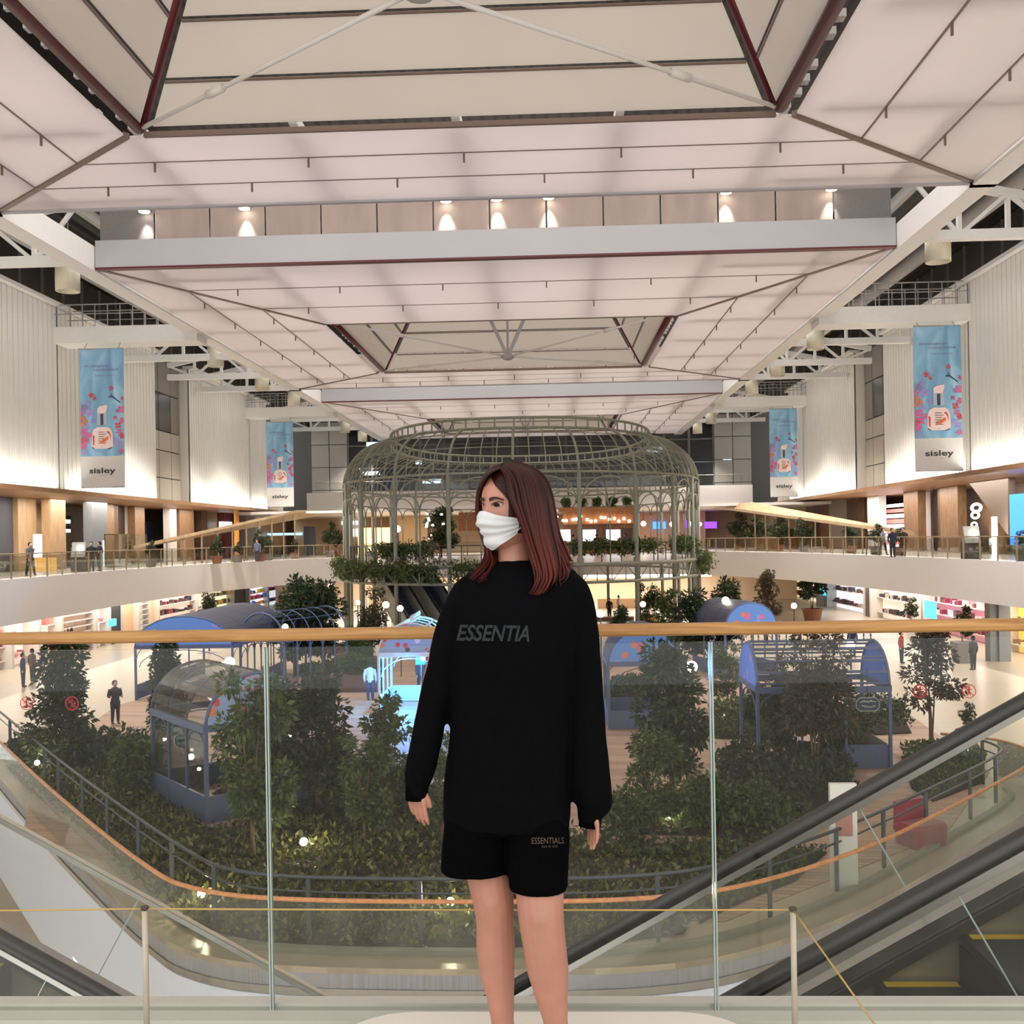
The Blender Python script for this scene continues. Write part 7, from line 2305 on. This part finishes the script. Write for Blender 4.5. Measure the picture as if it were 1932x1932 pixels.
strands(GL, 110, 0.0052, 4, 1.8)
hair = b.build('hair', M_hair, woman, True)

# ---- sweatshirt
def fold(o, amp, freq, seed, lo=None):
    me = o.data
    nrm = [v.normal.copy() for v in me.vertices]
    for v, n_ in zip(me.vertices, nrm):
        p = wloc(o) + v.co
        q = Vector((p.x * freq, p.y * freq, p.z * freq * 0.42 + seed))
        a = mnoise.noise(q) + 0.5 * mnoise.noise(q * 2.3)
        v.co += n_ * (a * amp)
b = MB()
TS = [(1552, 838, 1076, .118), (1535, 837, 1077, .122), (1500, 839, 1077, .124), (1440, 843, 1076, .122), (1360, 848, 1078, .118), (1280, 852, 1080, .116), (1210, 855, 1088, .118), (1150, 858, 1096, .112), (1112, 862, 1098, .098), (1092, 870, 1094, .086), (1079, 886, 1084, .076), (1069, 908, 1062, .066), (1062, 930, 1026, .060), (1057, 938, 1010, .056)]
secs = []
for (y, xl, xr, d_) in TS:
    l, r_ = pp(xl, y), pp(xr, y)
    secs.append(((l + r_) / 2 + Vector((0, 0.0, 0)), (r_.x - l.x) / 2, d_, R(-8) if y > 1090 else 0))
b.loft(secs, 40, 2.35)
SL = [(pp(930, 1112), .020), (pp(905, 1108), .038), (pp(885, 1116), .047), (pp(873, 1145), .052), (pp(853, 1200), .051), (pp(830, 1280, -0.005), .047), (pp(813, 1350, -0.012), .044), (pp(803, 1400, -0.02), .043), (pp(796, 1440, -0.028), .041), (pp(788, 1470, -0.033), .035), (pp(786, 1484, -0.035), .0300), (pp(785.5, 1506, -0.037), .0282)]
SR = [(pp(1032, 1110), .020), (pp(1060, 1106), .038), (pp(1079, 1114), .046), (pp(1088, 1145), .051), (pp(1095, 1200), .051), (pp(1102, 1280, -0.005), .0505), (pp(1106, 1350, -0.012), .0505), (pp(1109, 1420, -0.02), .0525), (pp(1114, 1480, -0.028), .0535), (pp(1119, 1515, -0.03), .0490), (pp(1114, 1538, -0.033), .034), (pp(1112, 1556, -0.035), .0275)]
limb(b, SL, 22); limb(b, SR, 22)
shirt = b.build('sweatshirt', M_cloth, woman)
remeshed(shirt, 0.0055, 6, 0.5)
fold(shirt, 0.0065, 13, 3.0)
# collar and cuffs
b = MB()
cc = pp(973, 1066, -0.004)
ring_c = []
for k in range(36):
    a = 2 * math.pi * k / 36
    ring_c.append(cc + Vector((0.052 * math.cos(a), 0.054 * math.sin(a), 0.010 * math.sin(a) + 0.004)))
b.tube(ring_c, 0.0075, 8, closed=True, flat=1.0)
b.build('collar', M_cloth, woman, True)
for (p, q, r_) in ((pp(786, 1482, -.035), pp(785.5, 1509, -.037), .0296), (pp(1114.5, 1536, -.033), pp(1112, 1560, -.035), .0290)):
    b = MB(); b.tube([p, p.lerp(q, .5), q, q.lerp(p, .15)], [r_ * 1.02, r_ * 1.0, r_ * 0.98, r_ * 0.8], 24, cap=False); b.build('cuff', M_cloth2, woman, True)
# ---- shorts
b = MB()
def lf(rows, p_=2.3, yaw=0.0):
    s_ = []
    for (y, xl, xr, d_, dy) in rows:
        l, r_ = pp(xl, y, dy), pp(xr, y, dy)
        s_.append(((l + r_) / 2, (r_.x - l.x) / 2, d_, yaw))
    b.loft(s_, 32, p_)
lf([(1560, 838, 1076, .105, 0.0), (1520, 842, 1074, .108, 0.0), (1480, 850, 1066, .104, 0.0)])
lf([(1641, 832, 961, .088, 0.0), (1600, 834, 962, .092, 0.0), (1550, 838, 966, .096, 0.0), (1510, 848, 972, .096, 0.0)])
lf([(1673, 961, 1071, .086, -0.055), (1630, 958, 1074, .090, -0.045), (1580, 955, 1076, .094, -0.03), (1520, 950, 1070, .096, -0.01)])
shorts = b.build('shorts', M_cloth2, woman)
remeshed(shorts, 0.005, 5, 0.5)
fold(shorts, 0.0035, 11, 9.0)
# ---- shoes (below the picture edge)
b = MB()
for L_, yw in ((LL, R(-18)), (RL, R(8))):
    c = L_[-1][0]; M_ = Matrix.Rotation(yw, 3, 'Z')
    for (fy, r_, zz) in ((0.035, 0.040, 0.03), (-0.03, 0.042, 0.03), (-0.085, 0.044, 0.028), (-0.135, 0.042, 0.025), (-0.165, 0.034, 0.02)):
        q = c + M_ @ Vector((0, fy, 0)); q.z = zpl + zz
        b.sphere(q, r_, 14, (1.0, 1.0, zz / r_))
sh = b.build('shoes', mat('white_shoe', (220, 218, 212), 0.6), woman); remeshed(sh, 0.006, 4, 0.5)
for v in sh.data.vertices:
    zz = wloc(sh).z + v.co.z
    if zz < zpl + 0.001: v.co.z += zpl + 0.001 - zz
for v in body.data.vertices:
    zz = wloc(body).z + v.co.z
    if zz < zpl + 0.006: v.co.z += zpl + 0.006 - zz
# ---- lettering printed on the cloth
def print_on(target, txt, box, m_, nm, shear=0.0, bold=0.0, sp=1.0, skew=0.0, tilt=0.0, par=None):
    me = target.data
    off = wloc(target)
    bv = BVHTree.FromPolygons([off + v.co for v in me.vertices], [tuple(p.vertices) for p in me.polygons])
    vs, fs = text_mesh(txt, 1.0, shear, bold, spacing=sp)
    # subdivide coarse letter faces so that they hug the cloth
    bm = bmesh.new(); vv = [bm.verts.new(v) for v in vs]
    for f in fs:
        try: bm.faces.new([vv[i] for i in f])
        except ValueError: pass
    bmesh.ops.triangulate(bm, faces=bm.faces)
    bmesh.ops.subdivide_edges(bm, edges=[e for e in bm.edges if e.calc_length() > 0.15], cuts=3, use_grid_fill=True)
    bmesh.ops.triangulate(bm, faces=bm.faces)
    bm.verts.index_update()
    vs = [v.co.copy() for v in bm.verts]; fs = [tuple(v.index for v in f.verts) for f in bm.faces]
    bm.free()
    xs = [v.x for v in vs]; ys = [v.y for v in vs]
    x0, x1, y0, y1 = min(xs), max(xs), min(ys), max(ys)
    px0, px1, py0, py1 = box
    P = []
    for v in vs:
        u = (v.x - x0) / (x1 - x0); w = (v.y - y0) / (y1 - y0)
        uu = u + skew * (u - u * u)
        px = px0 + (px1 - px0) * uu; py = py1 + (py0 - py1) * w + tilt * (u - 0.5)
        d = ray(px, py).normalized()
        hit = bv.ray_cast(Vector((0, 0, CAM_Z)), d)
        P.append((hit[0] if hit[0] is not None else Vector((0, 0, CAM_Z)) + d * PYW) - d * 0.0022)
    b = MB(); b.add(P, fs)
    return b.build(nm, m_, par)
M_let = mat('slate_print', (26, 31, 34), 0.8)
M_let2 = mat('brown_print', (74, 60, 52), 0.8)
print_on(shirt, 'ESSENTIA', (861, 999, 1179, 1210), M_let, 'chest_lettering', 0.28, 0.022, 0.98, 0.06, 2.0, shirt)
print_on(shorts, 'ESSENTIALS', (1003, 1064, 1580, 1592), M_let2, 'leg_lettering', 0.0, 0.004, 1.0, 0, -1.0, shorts)
print_on(shorts, 'FEAR OF GOD', (1022, 1052, 1595, 1599), M_let2, 'leg_lettering', 0.0, 0.0, 1.1, 0, -1.0, shorts)
